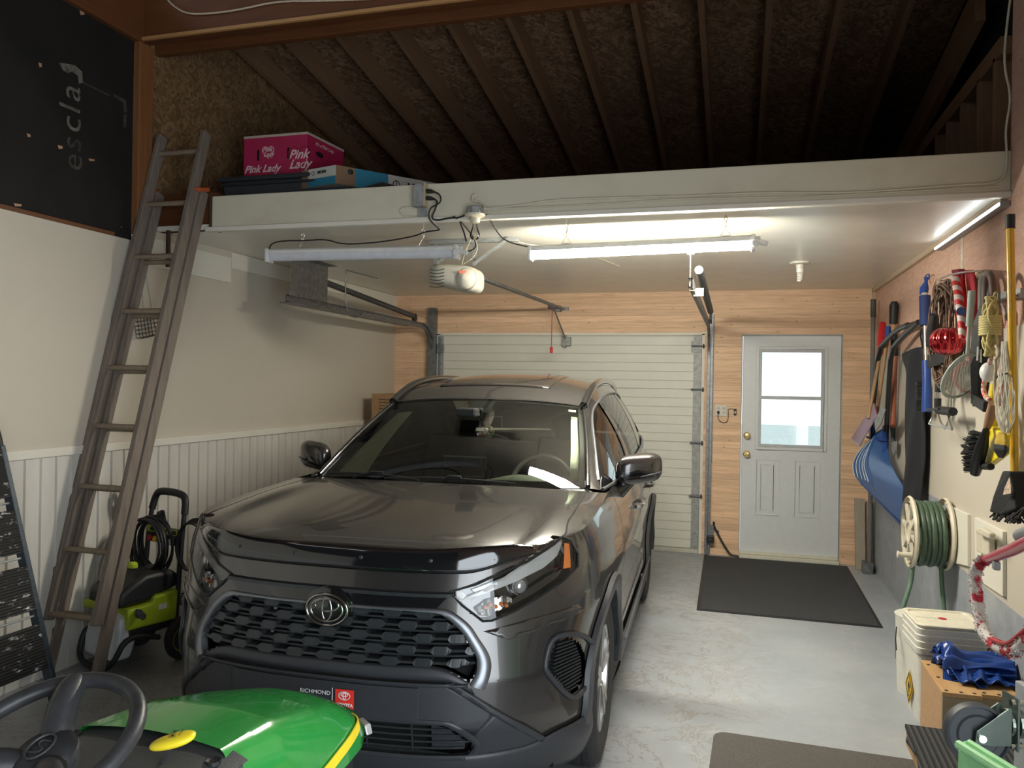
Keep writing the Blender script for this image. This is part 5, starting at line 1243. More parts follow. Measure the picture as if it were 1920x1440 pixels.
# things on the back wall beside the person door
ob = thing('wall_outlet', 'white double wall outlet with a black plug between garage door and entry door', 'outlet', (-.13, YB, 1.41))
build('cover_plate', MB().bb((-.195, YB-.008, 1.365), (-.085, YB, 1.475)), mat('ivory plate', (.62, .6, .52), .4), ob, world=True, bev=.003)
mb = MB()
for x in (-.165, -.112):
    for z in (1.44, 1.40): mb.bb((x-.012, YB-.010, z-.012), (x+.012, YB-.007, z+.012))
build('socket', mb, mat('ivory socket', (.45, .43, .38), .4), ob, world=True)
build('plug', MB().cyl((-.165, YB-.008, 1.405), (-.165, YB-.035, 1.40), .012, 12).tube(chaikin([(-.165, YB-.03, 1.40), (-.17, YB-.03, 1.34), (-.14, YB-.02, 1.305), (-.09, YB-.02, 1.30), (-.07, YB-.015, 1.34), (-.072, YB-.01, 1.42), (-.075, YB-.005, 1.437), (-.02, YB-.004, 1.437)], 2), .003, 6), M_CORD, ob, world=True)
ws_ = thing('door_button', 'small dark wall button plate beside the entry door', 'switch', (-.01, YB, 1.41))
build('button_plate', MB().bb((-.02, YB-.012, 1.375), (.006, YB, 1.44)), M_BLK, ws_, world=True, bev=.002); build('push_button', MB().bb((-.013, YB-.016, 1.395), (-.001, YB-.011, 1.415)), M_WPL, ws_, world=True)
ps = thing('door_sensor', 'black safety sensor with a bracket at the foot of the right door track', 'sensor', (-.22, YB-.06, .2))
build('sensor_body', MB().bb((-.255, YB-.10, .13), (-.185, YB-.04, .20)), M_BLK, ps, world=True, bev=.006)
build('sensor_lens', MB().cyl((-.22, YB-.101, .165), (-.22, YB-.108, .165), .008, 10).cyl((-.26, YB-.09, .18), (-.27, YB-.09, .18), .006, 10), M_SILV, ps, world=True)
build('sensor_bracket', MB().bb((-.235, YB-.05, .13), (-.19, YB-.0, .29)), M_GALVD, ps, world=True)
mb = MB().tube(chaikin([(-.19, YB-.03, .33), (-.19, YB-.03, .29), (-.17, YB-.03, .25), (-.11, YB-.04, .14), (-.04, YB-.05, .035), (-.01, YB-.06, .02), (.05, YB-.07, .015)], 2), .010, 8).tube([(-.165, YB-.03, .245), (-.14, YB-.03, .235)], .008, 6)
tag(build('lock_bar', mb, mat('dark bar', (.05, .05, .05), .4, .5), smooth=60), 'dark bent rod leaning on the pine wall between the two doors', 'rod')
for z, x in ((1.19, -.225), ): tag(build('cord_cleat', MB().lathe([(.01, 0), (.012, .01), (.006, .02), (0, .022)], (x+.005, YB, z), (0, -1, 0), 12).cyl((x+.02, YB, z-.02), (x+.02, YB-.02, z-.02), .006, 8), M_WPL), 'tiny white cleat screwed to the pine wall near the door track', 'cleat')
# ================================================================ things at the left
def onp(p0, n, u, v):
    d = _F*FPX + _R*(u-960) - _U*(v-720); C = V((0, 0, CAMZ)); n = V(n); return C+d*((V(p0)-C).dot(n)/d.dot(n))
LN = V((0, 1, -.26)); LP = V((0, 3.37, 0))
M_OLD = m_wood('weathered ladder wood', (.13, .105, .085), (.25, .205, .165), .75, 'z')
M_RUNG = m_wood('worn rung wood', (.17, .13, .09), (.29, .23, .16), .6, 'y')
la = thing('wooden_extension_ladder', 'old grey-brown wooden extension ladder leaning from the floor up to the loft', 'ladder', (-3.3, 3.45, 0))
BLc, TLc = onp(LP, LN, 98, 1165), onp(LP, LN, 306, 252); BRc, TRc = onp(LP, LN, 168, 1168), onp(LP, LN, 385, 252)
BLc = onp(LP, LN, 101, 1168)
dL, dR = (TLc-BLc), (TRc-BRc)
# make the rails parallel: average direction
wv_ = ((BRc-BLc)+(TRc-TLc))/2; mid0 = (BLc+BRc)/2; mid1 = (TLc+TRc)/2; wv_.z = 0
wv_ = wv_.normalized()*.33
nrm = LN.normalized(); ax_ = (mid1-mid0); axn = ax_.normalized()
WALLX = XL+.03
def railpts(off, s, a, b): return mid0+axn*a+wv_*.5*s+nrm*off, mid0+axn*b+wv_*.5*s+nrm*off
Lr = ax_.length
for off, a0, b0, nm in ((0., 0., Lr, 'front_section'), (.085, -.28, Lr-.36, 'rear_section')):
    # the rear section reaches down to the floor
    if off:
        z0 = (mid0+axn*a0+nrm*off).z; a0 -= z0/axn.z-.004
    for s in (-1, 1):
        p, q = railpts(off, s*(1 if not off else 1.0), a0, b0)
        mb = MB().bar(p, q, .034, .068, up=nrm)
        build('ladder_rail', mb, M_OLD, la, world=True, bev=.006)
    k = 0; sp_ = .352; a = .035 if not off else .035-sp_
    while a < b0-.12:
        c = mid0+axn*a+nrm*off
        if c.z > .1: build('rung', MB().tube([c-wv_*.53, c+wv_*.53], .016, 10), M_RUNG, la, world=True, smooth=60)
        a += sp_
M_ORG = mat('orange bracket', (.42, .09, .03), .5)
for s in (-1, 1):
    p = mid0+axn*(Lr-.37)+wv_*.5*s+nrm*.04
    build('guide_bracket', MB().box(p+V((0.02*s, 0, 0)), (.05, .11, .025), rot=(.25, .2, .15)), M_ORG, la, world=True, bev=.003)
p, q = railpts(.085, 1, -.28, 0); 
# folded step ladder leaning on the left wall
sl = thing('step_ladder', 'folded blue-grey metal step ladder with paint-splashed black treads at left edge', 'ladder', (-3.07, 3.0, 0))
M_STL = mat('dark blue-grey steel', (.045, .06, .075), .4, .4, amt=.3, sc=60)
t = NT('splashed black tread'); v = t.coord((1, 1, 1)); wv1 = t.n('TexWave', Scale=24., _bands_direction='Z'); t.l(v, wv1.inputs['Vector'])
nz = t.n('TexNoise', Scale=14., Detail=6., Roughness=.8); t.l(t.coord((1, 1, 2.5)), nz.inputs['Vector'])
c = t.mix(t.ramp(nz.outputs['Fac'], [(.58, (0, 0, 0)), (.61, (1, 1, 1))]), (.018, .018, .018), (.7, .7, .68)); t.l(c, t.b.inputs['Base Color']); t.b.inputs['Roughness'].default_value = .6; t.bump(wv1.outputs['Fac'], .8, .006)
M_TREAD = t.m
fx, lean = -3.06, -.305     # foot and lean towards the wall per metre
def sp3(y, z, o=0): return V((fx+lean*z+o, y, z))
for y in (3.0, 2.52):
    build('front_rail', MB().bar(sp3(y, .06), sp3(y, 1.30), .028, .05, up=(1, 0, .3)), M_STL, sl, world=True, bev=.004)
    build('rubber_foot', MB().bar(sp3(y, .0), sp3(y, .10), .042, .062, up=(1, 0, .3)), M_BLK, sl, world=True, bev=.004)
    build('rear_rail', MB().bar(sp3(y+.045, .10, -.06), sp3(y+.045, 1.02, -.06), .022, .03, up=(1, 0, .3)), mat('grey steel tube', (.10, .11, .11), .45, .5), sl, world=True, bev=.003)
build('top_hoop', MB().tube(chaikin([sp3(3.0, 1.25), sp3(3.0, 1.42), sp3(2.94, 1.47), sp3(2.58, 1.47), sp3(2.52, 1.42), sp3(2.52, 1.25)], 2), .02, 10), M_BLK, sl, world=True, smooth=60)
for z0, z1 in ((.27, .47), (.535, .74), (.80, 1.0), (1.06, 1.30)):
    mb = MB().prism([sp3(2.965, z0, .03), sp3(2.55, z0, .03), sp3(2.55, z1, .03), sp3(2.965, z1, .03)], (.022, 0, .006))
    build('tread', mb, M_TREAD, sl, world=True, bev=.006)
for z in (.5, .77, 1.03): build('tread_rod', MB().cyl(sp3(3.03, z), sp3(2.5, z), .006, 8), M_GALV, sl, world=True)
# pressure washer
pw = thing('pressure_washer', 'lime green and black electric pressure washer with a coiled hose beside the car', 'pressure washer', (-3.42, 3.60, 0), -.30)
M_LIME = mat('lime plastic', (.42, .55, .03), .4); M_PWB = mat('charcoal plastic', (.022, .024, .026), .45)
M_TANK = mat('translucent white tank', (.66, .70, .74), .35, alpha=1)
def pp_(n, mb, m, **k):
    mb.v = [V((q.x, q.y*.84, q.z)) for q in mb.v]
    return build(n, mb, m, pw, **k)
mb = MB().prism([(-.15, .0, .07), (.15, .0, .07), (.17, .02, .16), (.15, .05, .31), (.05, .06, .335), (-.14, .05, .335), (-.17, .02, .16)], (0, .13, 0)); pp_('detergent_tank', mb, M_TANK, bev=.02, bseg=3, smooth=50)
pp_('tank_cap', MB().bb((-.17, .01, .33), (-.05, .12, .375)), M_LIME, bev=.01)
fr_ = MB()
fr_.tube(chaikin([(-.18, .30, .12), (-.19, .06, .22), (-.18, .0, .12), (-.15, -.02, .045), (-.05, -.03, .03), (.10, -.03, .03), (.17, -.01, .07), (.20, .06, .22), (.19, .30, .16)], 2), .017, 8)
pp_('base_frame', fr_, M_PWB, smooth=60)
pp_('chassis', MB().prism([(-.16, .10, .12), (.17, .10, .18), (.17, .46, .2), (-.16, .46, .12)], (0, 0, .09)), M_PWB, bev=.01)
mb = MB().prism([(.18, .08, .235), (.18, .46, .235), (.18, .46, .41), (.18, .27, .395), (.18, .25, .36), (.18, .08, .355)], (-.35, 0, 0)); pp_('lime_housing', mb, M_LIME, bev=.012)
mb = MB().prism([(.165, .02, .36), (.165, .26, .37), (.165, .30, .40), (.165, .47, .42), (.165, .47, .50), (.165, .40, .53), (.165, .22, .53), (.165, .04, .45)], (-.32, 0, 0)); ph = pp_('motor_housing', mb, M_PWB, bev=.03, bseg=3, smooth=40)
mb = MB()
for k in range(6): mb.box((.02+.0*k, .22+.030*k, .532), (.05, .01, .005))
build('vent_rib', mb, mat('grey rib', (.10, .10, .105), .5), ph)
lb = pp_('white_label', MB().bb((.181, .30, .315), (.183, .36, .345)), mat('label white', (.75, .76, .75), .5))
build('black_label', MB().bb((.181, .375, .31), (.183, .43, .38)), M_PWB, pw); 
mb = MB()
for k in range(4): mb.bb((.1832, .382, .318+.012*k), (.1836, .42-.005*(k % 2), .322+.012*k))
build('label_print', mb, mat('grey print', (.4, .4, .4), .6), pw)
text('label_text', 'RYOBI', .014, mat('label text', (.7, .7, .7), .5), Matrix(((0, 0, 1, .1838), (1, 0, 0, .402), (0, 1, 0, .368), (0, 0, 0, 1))), pw, world=False)
pp_('water_outlet', MB().cyl((.18, .14, .335), (.25, .13, .325), .016, 12).lathe([(.024, 0), (.026, .01), (.024, .02)], (.20, .137, .33), (1, -.1, -.1), 14).cyl((.25, .13, .325), (.262, .129, .324), .020, 12), M_SILV, smooth=40)
for x, y in ((-.02, .06), (-.11, .0)): pp_('lime_latch', MB().lathe([(.03, 0), (.03, .02), (.02, .03), (0, .032)], (x+.09, y+.13, .53+.03*(x > -.05)), (0, 0, 1), 14), M_LIME, smooth=40)
hd = MB().tube(chaikin([(-.17, .44, .2), (-.17, .47, .60), (-.165, .50, .86), (-.15, .52, .93), (-.10, .52, .955), (.10, .52, .955), (.15, .52, .93), (.165, .50, .86), (.17, .47, .60), (.17, .44, .2)], 1), .016, 10)
pp_('push_handle', hd, M_PWB, smooth=60)
pp_('handle_grip', MB().tube(chaikin([(-.165, .50, .84), (-.15, .52, .93), (-.10, .52, .957), (.10, .52, .957), (.15, .52, .93), (.165, .50, .84)], 2), .023, 12), M_BLK, smooth=60)
nr = pp_('nozzle_rack', MB().box((0, .475, .70), (.34, .03, .10)), M_PWB, bev=.008)
build('rack_label', MB().box((.0, .384, .73), (.30, .004, .035)), M_LIME, nr)
mb = MB()
for k in range(6): mb.box((-.10+.045*k, .381, .73), (.03, .004, .022))
build('rack_print', mb, M_BLK, nr)
for x, cc_ in ((-.10, (.5, .03, .03)), (-.045, (.65, .42, .03)), (.01, (.02, .22, .07)), (.055, (.7, .7, .7)), (.11, (.45, .47, .5))):
    build('spray_nozzle', MB().lathe([(.012, 0), (.018, .01), (.019, .025), (.008, .03), (0, .03)], (x, .385, .672), (0, -1, .3), 14), mat('nozzle %.2f' % (cc_[0]+cc_[1]), cc_, .35), nr, smooth=40)
hs = MB()
for k in range(7):
    R1 = .155+.008*math.sin(k*2.1); c_ = V((.0+.012*math.sin(k*1.7), .42-.016*k, .655+.012*math.cos(k*2.3)))
    hs.tube([c_+V((R1*math.cos(i*PI/16), 0, R1*1.0*math.sin(i*PI/16))) for i in range(32)], .0085, 7, closed=True)
pp_('high_pressure_hose', hs, M_BLK, smooth=60)
hs = MB()
for k in range(4):
    R1 = .10+.006*k; c_ = V((.26+.006*k, .47+.012*k, .66)); hs.tube([c_+V((R1*math.cos(i*PI/14), .3*R1*math.cos(i*PI/14), R1*1.4*math.sin(i*PI/14))) for i in range(28)], .006, 6, closed=True)
pp_('power_cord', hs, M_BLK, smooth=60)
pp_('hose_hanger', MB().bar((.0, .47, .74), (.0, .44, .85), .035, .05), M_PWB, bev=.01)
pp_('spray_wand', MB().tube([(-.24, .40, .15), (-.235, .40, .50), (-.23, .39, .72)], .010, 8).tube(chaikin([(-.23, .39, .72), (-.225, .39, .86), (-.20, .36, .95), (-.16, .35, 1.0), (-.12, .34, .98), (-.13, .35, .90), (-.21, .38, .80)], 2), [.02]*1+[.022]*27+[.02] if False else .022, 10), M_PWB, smooth=60)
pp_('wand_trigger', MB().lathe([(.03, 0), (.03, .02), (0, .03)], (-.17, .36, .90), (0, -1, 0), 12), M_LIME)
for x in (-.21, .21):
    w_ = pp_('wheel', MB().lathe([(.07, -.025), (.115, -.028), (.125, -.015), (.125, .015), (.115, .028), (.07, .025)], (x, .46, .126), (1, 0, 0), 32), M_RUB, smooth=40)
    build('wheel_hub', MB().lathe([(.0, -.02), (.06, -.022), (.075, -.027), (.078, 0), (.075, .027), (.06, .022), (0, .02)], (x, .386, .126), (1, 0, 0), 28), M_LIME, w_, smooth=40)
# ================================================================ garden tractor at the bottom left, facing the car
tr = thing('lawn_tractor', 'green and yellow lawn tractor with a black steering wheel in the foreground', 'lawn tractor', (-1.25, 1.2, 0))
M_GRN = mat('tractor green', (.02, .27, .045), .2, amt=.05, coat=.8); M_YEL = mat('tractor yellow', (.85, .66, .03), .35)
M_DSH = mat('charcoal dash plastic', (.05, .053, .055), .5, amt=.12, bump=.15, bsc=300)
def tp(n, mb, m, **k): return build(n, mb, m, tr, **k)
# local frame: y forward from the steering column; hood from y .27 to .93
HY0, HY1 = .27, .95
def hw_top(t): return lerpt([(0, .185), (.3, .175), (.6, .16), (.85, .13), (1, .09)], t)
def hw_bot(t): return lerpt([(0, .235), (.4, .245), (.7, .245), (.85, .235), (.95, .21), (1, .17)], t)
def hz(t): return lerpt([(0, .845), (.3, .825), (.6, .775), (.8, .735), (.93, .695), (1, .655)], t)
def hood_(a, b):
    t = a; y = HY0+(HY1-HY0)*t; wt, wb = hw_top(t), hw_bot(t); zt = hz(t); zb = .60+.0*t
    # b -1..1 : bottom left, side, crease, top, crease, side
    x = 2*b-1; s = abs(x); sg = -1 if x < 0 else 1
    if s < .5: u = s/.5; return V((sg*wt*u, y, zt+.016*(1-u*u)))
    u = (s-.5)/.5; return V((sg*(wt+(wb-wt)*math.sin(u*PI/2)**.8), y+.035*u*t*t*0, zt-(zt-zb)*u**1.3))
hb_ = MB().grid(hood_, 40, 48)
# rounded nose
def nose(a, b):
    x = 2*b-1; p = hood_(1, b); k = math.sin(a*PI/2); c = V((0, HY1+.075, .64)); 
    q = V((p.x*math.cos(a*PI/2)**.6, HY1+.085*math.sin(a*PI/2), .60+(p.z-.60)*(math.cos(a*PI/2)**.7)*1.0)); return q
hb_.grid(lambda a, b: nose(a*.98, b), 14, 48)
hd_ = tp('hood', hb_, M_GRN, smooth=28)
def side_st(sg, z_of, w_, o):
    mb = MB(); n = 30
    for i in range(n+1):
        t = i/n
        z = z_of(t)
        if t <= 1:
            zt, zb = hz(t), .60; u = ((zt-z)/(zt-zb))**(1/1.3); u2 = ((zt-z+w_)/(zt-zb))**(1/1.3); u2 = min(1, u2)
            for uu in (u, u2):
                p = hood_(t, .5+.5*sg*(.5+.5*uu)); mb.v.append(V((p.x+sg*o, p.y, p.z)))
    for i in range(n): mb.f.append((2*i, 2*i+1, 2*i+3, 2*i+2))
    return mb
for sg in (-1, 1):
    pts = [hood_(t_, .5+.5*sg*(.5+.5*uu)) for t_, uu in [(.25, .95), (.45, .86), (.6, .78), (.75, .68), (.88, .56), (1, .45)]]
    C1 = catmull(pts, 5); mb = MB()
    for p in C1: mb.v += [p+V((sg*.004, 0, .013)), p+V((sg*.010, 0, -.013))]
    for i in range(len(C1)-1): mb.f.append((2*i, 2*i+1, 2*i+3, 2*i+2))
    tp('yellow_stripe', mb, M_YEL, solid=.004)
    hl_ = [hood_(t_, .5+.5*sg*(.5+.5*uu)) for t_, uu in [(.93, .72), (1, .6), (1, .98), (.93, .98)]]
    tp('tractor_headlight', MB().prism([p+V((sg*.004, .012, 0)) for p in hl_], (sg*.01, .02, 0)), mat('headlamp clear plastic', (.5, .5, .5), .1, .2), bev=.004)
tp('nose_grille', MB().bb((-.10, HY1+.01, .40), (.10, HY1+.05, .62)), M_DSH, bev=.01)
tp('engine_bay', MB().prism([(-.22, HY0+.02, .38), (.22, HY0+.02, .38), (.22, HY1-.12, .38), (.09, HY1, .38), (-.09, HY1, .38), (-.22, HY1-.12, .38)], (0, 0, .23)), M_BLK, bev=.01)
tp('chassis', MB().bb((-.20, -.6, .28), (.20, .95, .38)), M_GRN, bev=.01)
# dash console between wheel and hood
def dsh(a, b):
    x = -.235+.47*a; y = -.22+.52*b; e = abs(x)/.235; return V((x*(1-.10*(1-b)), y, .80+.045*b-.03*e**4+.008*math.sin(PI*b)-.05*max(0, .25-b)))
tp('dash_console', MB().grid(dsh, 24, 24), M_DSH, smooth='all')
mb = MB()
for sg in (-1, 1): mb.prism([(sg*.225, -.2, .35), (sg*.235, .28, .35), (sg*.235, .28, .815), (sg*.21, -.2, .76)], (-sg*.01, 0, 0))
mb.prism([(-.21, -.22, .35), (.21, -.22, .35), (.21, -.22, .76), (-.21, -.22, .76)], (0, .01, 0))
tp('console_side', mb, M_DSH)
for p in ((.19, .24), (-.19, .25), (.20, .02)): tp('console_screw', MB().lathe([(.016, -.004), (.016, .004), (.010, .001), (0, 0)], (p[0], p[1], .838-.09*(.3-p[1])*1.0), (0, 0, 1), 14), M_BLK)
mb = MB()
for x0, x1, y0, y1 in ((.10, .13, -.03, -.005), ): pass
dl_ = lambda x, y, o=.004: V((x, y, dsh((x/(.98)+.235)/.47, (y+.22)/.52).z+o))
tp('blue_label', MB().add([dl_(.055, -.01), dl_(.09, .0), (dl_(.085, .04)), dl_(.05, .03)], [(0, 1, 2, 3)]), mat('blue label', (.12, .5, .62), .5))
tp('white_label', MB().add([dl_(.03, -.08), dl_(.05, -.075), dl_(.07, -.03), dl_(.05, -.035)], [(0, 1, 2, 3)]), M_WHT)
kp = MB().lathe([(.05, 0), (.055, .012), (.04, .03), (0, .034)], dl_(-.0, .045, -.002), (0, 0, 1), 20); tp('ignition_boss', kp, M_BLK, smooth=50)
tp('orange_decal', MB().add([dl_(-.10, .0, .006), dl_(-.055, -.03, .012), dl_(-.02, .09, .02), dl_(-.075, .10, .012)], [(0, 1, 2, 3)]), mat('orange decal', (.85, .28, .03), .5), solid=.003)
# yellow throttle knob with a small printed face
kc = dl_(.118, .20, .045); kd = V((.90, .42, 0)).normalized(); kn = V((-kd.y, kd.x, 0))
def knob(a, b):
    th = 2*PI*a; ph = -PI/2+PI*b; e = .75; pw_ = lambda x: math.copysign(abs(x)**e, x)
    L = .046*math.sin(ph); r = pw_(math.cos(ph))
    return kc+kd*L+kn*(.024*(1+.25*math.sin(ph))*r*math.cos(th))+V((0, 0, .014*r*math.sin(th)+.010*math.sin(ph)))
kb = tp('throttle_knob', MB().grid(knob, 28, 18), M_YEL, smooth='all')
M_MARK = mat('dark marking', (.04, .03, .01), .6)
mb = MB()
for o2 in (-.009, .010):
    c_ = kc+kn*o2+kd*(.002)+V((0, 0, .0150)); mb.lathe([(.0035, 0), (.003, .001), (0, .0015)], c_, (0, 0, 1), 10); mb.tube([c_+kd*a+kn*b for a, b in ((-.007, -.006), (.006, -.006), (.006, .006), (-.007, .006))], .0005, 4, closed=True)
mb.tube([kc+kd*(.015+.004*math.cos(PI*(i-4)/8))+kn*(.015*math.sin(PI*(i-4)/8))+V((0, 0, .0185)) for i in range(9)], .0008, 4)
build('knob_marking', mb, M_MARK, kb)
tp('throttle_lever', MB().bar(kc+V((0, 0, -.01)), kc-kd*.03+V((0, 0, -.06)), .012, .006), M_BLK)
# steering wheel tilted toward the seat
sc_ = V((0.0, -.02, .955)); ux = V((1, 0, 0)); uy = V((0, .93, .37)).normalized(); un_ = ux.cross(uy)
Rw = .172
stw = tp('steering_wheel_rim', MB().tube([sc_+ux*Rw*math.cos(i*PI/28)+uy*Rw*math.sin(i*PI/28) for i in range(56)], .0165, 12, closed=True), mat('worn black grip', (.032, .033, .036), .42, amt=.3, bump=.1), smooth=60)
mb = MB()
for a in (.62*PI, 1.2*PI, 1.8*PI):
    d_ = ux*math.cos(a)+uy*math.sin(a); c0 = sc_-un_*.045+d_*.03; c1 = sc_+d_*(Rw-.004)
    pts = [c0.lerp(c1, i/8)+un_*(.018*math.sin(PI*i/8)) for i in range(9)]
    mb.tube(pts, [.030, .031, .031, .030, .029, .028, .028, .027, .024], 12)
build('steering_spoke', mb, MATS['worn black grip'], stw, smooth=60)
build('steering_hub', MB().lathe([(.0, -.07), (.05, -.065), (.062, -.04), (.06, -.02), (.045, -.008), (0, -.004)], sc_, un_, 28), MATS['worn black grip'], stw, smooth=50)
hc_ = sc_-un_*.003
build('hub_badge', MB().tube([hc_+ux*(.022*math.cos(i*PI/10))+uy*(.03*math.sin(i*PI/10)) for i in range(20)], .0025, 6, closed=True).tube(chaikin([hc_+ux*a+uy*b for a, b in ((-.012, -.016), (.008, -.014), (.010, -.002), (-.008, .002), (-.008, .014), (.012, .014))], 1), .002, 6), M_DSH, stw)
tp('steering_column', MB().cyl(sc_-un_*.06, V((0, -.0, .78)), .03, 16), M_BLK)
# seat, fenders, wheels: present although mostly out of frame
tp('fender', MB().bb((-.45, -.85, .50), (.45, -.35, .56)), M_GRN, bev=.03)
for x, y, r, w_ in ((-.36, -.62, .26, .2), (.36, -.62, .26, .2), (-.30, .72, .19, .14), (.30, .72, .19, .14)):
    w2 = tp('wheel', MB().lathe([(r*.5, -w_/2), (r*.9, -w_/2), (r, -w_*.3), (r, w_*.3), (r*.9, w_/2), (r*.5, w_/2)], (x, y, r), (1, 0, 0), 36), M_RUB, smooth=40)
    build('wheel_disc', MB().lathe([(0, -w_*.3), (r*.5, -w_*.4), (r*.5, w_*.4), (0, w_*.3)], (x, y, r), (1, 0, 0), 28), M_YEL, w2, smooth=40)
# ================================================================ tools on the right wall
def A(u, v, x=1.17): return at('x', x, u, v)
def AP(x, *ps): return [at('x', x, *p) for p in ps]
M_WDH = m_wood('tool handle wood', (.34, .2, .1), (.5, .33, .18), .5, 'z')
M_WDR = m_wood('reddish handle wood', (.28, .08, .04), (.4, .14, .08), .45, 'z')
M_REDP = mat('red plastic', (.5, .02, .03), .35); M_BLUP = mat('blue plastic', (.02, .06, .26), .4)
M_ALU = mat('aluminium tube', (.62, .6, .55), .25, .9)
def tool(nm, label, cat, u, v, x=1.17, group=None):
    p = at('x', x, u, v); return thing(nm, label, cat, p, 0, group)
# lumber offcut in the corner and a grey pole
tag(build('wood_post', MB().bar((1.14, 7.83, 0), (1.13, 7.90, .63), .045, .09, up=(0, 1, 0)).bar((1.19, 7.80, 0), (1.19, 7.88, .63), .04, .06, up=(0, 1, 0)) if False else MB().bar((1.12, 7.80, 0), (1.115, 7.88, .64), .085, .04, up=(0, 1, 0)), m_wood('old timber', (.3, .26, .2), (.44, .38, .3), .7), bev=.003), 'short weathered timber standing in the back right corner', 'timber')
tag(build('wood_post', MB().bar((1.195, 7.78, 0), (1.195, 7.88, .62), .04, .06, up=(0, 1, 0)), MATS['old timber'], bev=.003), 'narrow weathered timber right behind the corner post against the concrete', 'timber')
gp = tool('hoe', 'long grey-handled tool standing in the back right corner', 'garden tool', 1643, 562)
build('handle', MB().tube([(1.17, 7.66, 2.46), (1.18, 7.70, .09)], .019, 10), mat('grey handle', (.16, .16, .155), .6), gp, world=True, smooth=60)
build('grip', MB().tube([(1.17, 7.66, 2.46), (1.171, 7.662, 2.30)], .024, 10), mat('dark grey grip', (.06, .065, .065), .6), gp, world=True, smooth=60)
build('hoe_blade', MB().bb((1.12, 7.62, .0), (1.2, 7.74, .10)), M_GALVD, gp, world=True)
# red snow shovel
rs = tool('snow_shovel', 'red-handled snow shovel with a maroon blade hanging in the corner left of the blue scoop', 'snow shovel', 1650, 610)
p0, p1, p2 = at('x', 1.17, 1655, 607), at('x', 1.12, 1650, 665), at('x', 1.00, 1628, 785)
build('handle', MB().tube([p1, p2], .014, 8), M_WDH, rs, world=True, smooth=60)
build('grip', MB().tube([p0, p0.lerp(p1, .5), p1], [.028, .03, .02], 10), M_REDP, rs, world=True, smooth=60)
q = [at('x', 1.06, 1640, 755), at('x', 1.0, 1597, 822), at('x', 1.0, 1612, 835), at('x', 1.06, 1645, 778)]
build('blade', MB().add(q, [(0, 1, 2, 3)]), mat('maroon blade', (.26, .06, .11), .4), rs, world=True, solid=.012, bev=.002)
build('blade_edge', MB().tube([q[1], q[2]], .008, 6).tube([q[2], q[3]], .006, 6), mat('pale edge', (.45, .42, .5), .4), rs, world=True)
# spade with blue top
bs_ = tool('spade', 'wooden-shafted spade with a blue grip hanging behind the black scoop handle', 'garden tool', 1665, 612)
p0, p1, p2 = at('x', 1.16, 1666, 613), at('x', 1.15, 1664, 632), at('x', 1.08, 1640, 800)
build('handle', MB().tube([p1, p2], .016, 8), M_WDH, bs_, world=True, smooth=60)
build('grip', MB().tube([p0, p1], .022, 10), M_BLUP, bs_, world=True, smooth=60)
q = AP(1.05, (1654, 762), (1661, 768), (1652, 795), (1642, 808), (1640, 790))
build('blade', MB().add(q, [(0, 1, 2, 3, 4)]), M_GALV, bs_, world=True, solid=.006, bev=.001)
# edger with black grip
eg = tool('garden_edger', 'reddish-shafted edging tool with a black grip hanging right of the blue scoop handle', 'garden tool', 1676, 565)
p0, p1, p2, p3, p4, p5 = at('x', 1.19, 1677, 565), at('x', 1.19, 1675, 607), at('x', 1.19, 1676, 625), at('x', 1.19, 1678, 667), at('x', 1.19, 1674, 802), at('x', 1.19, 1675, 828)
build('grip', MB().tube([p0, p0.lerp(p1, .2), p1], [.022, .036, .032], 12), M_BLK, eg, world=True, smooth=60)
build('upper_shaft', MB().tube([p1, p2], .02, 8), M_WDH, eg, world=True, smooth=60)
build('sleeve', MB().tube([p2, p3], .026, 10), M_BLK, eg, world=True, smooth=60)
build('lower_shaft', MB().tube([p3, p4], .021, 8), M_WDR, eg, world=True, smooth=60)
build('ferrule', MB().tube([p4, p5], [.02, .012], 10), mat('dark green ferrule', (.03, .05, .045), .4), eg, world=True, smooth=60)
build('blade', MB().add(AP(1.19, (1671, 827), (1681, 827), (1680, 845), (1676, 856), (1672, 843)), [(0, 1, 2, 3, 4)]), M_GALV, eg, world=True, solid=.008)
# blue sleigh-type snow scoop
sc = tool('snow_scoop', 'large blue plastic snow scoop with a black tube handle hanging on the right wall', 'snow shovel', 1650, 850, 1.1)
M_SCOOP = mat('blue scoop plastic', (.035, .10, .28), .32, amt=.05)
Ac = [at('x', x, u, v) for x, u, v in ((1.10, 1640, 822), (1.03, 1618, 840), (.975, 1602, 866), (.975, 1603, 890), (1.0, 1614, 906))]
Cc = [at('x', x, u, v) for x, u, v in ((1.17, 1664, 800), (1.165, 1666, 850), (1.15, 1678, 884), (1.16, 1700, 930), (1.17, 1696, 990))]
Ac2, Cc2 = catmull(Ac, 5), catmull(Cc, 5); NA = len(Ac2)-1
def scp(a, b):
    i = b*NA; k = min(NA-1, int(i)); p = Ac2[k].lerp(Ac2[k+1], i-k); q = Cc2[k].lerp(Cc2[k+1], i-k)
    r = p.lerp(q, a); bow = math.sin(PI*a)*.03*(1-b); r.x -= bow
    if a < .45: r.x -= .006*math.sin(a/.45*5*2*PI)*(1 if b < .8 else .3)
    return r
build('scoop_blade', MB().grid(scp, 60, 20), M_SCOOP, sc, world=True, smooth='all', solid=.005)
mb = MB()
for k in range(5):
    a = .02+.075*k; mb.tube([scp(a, .02+.75*i/14)+V((-.006, -.004, 0)) for i in range(15)], .0045, 6)
build('scoop_rib', mb, mat('worn pale rib', (.55, .62, .66), .35), sc, world=True, smooth=60)
build('scoop_lip', MB().tube([scp(i/12, 1) for i in range(13)], .007, 6), M_BLUP, sc, world=True, smooth=60)
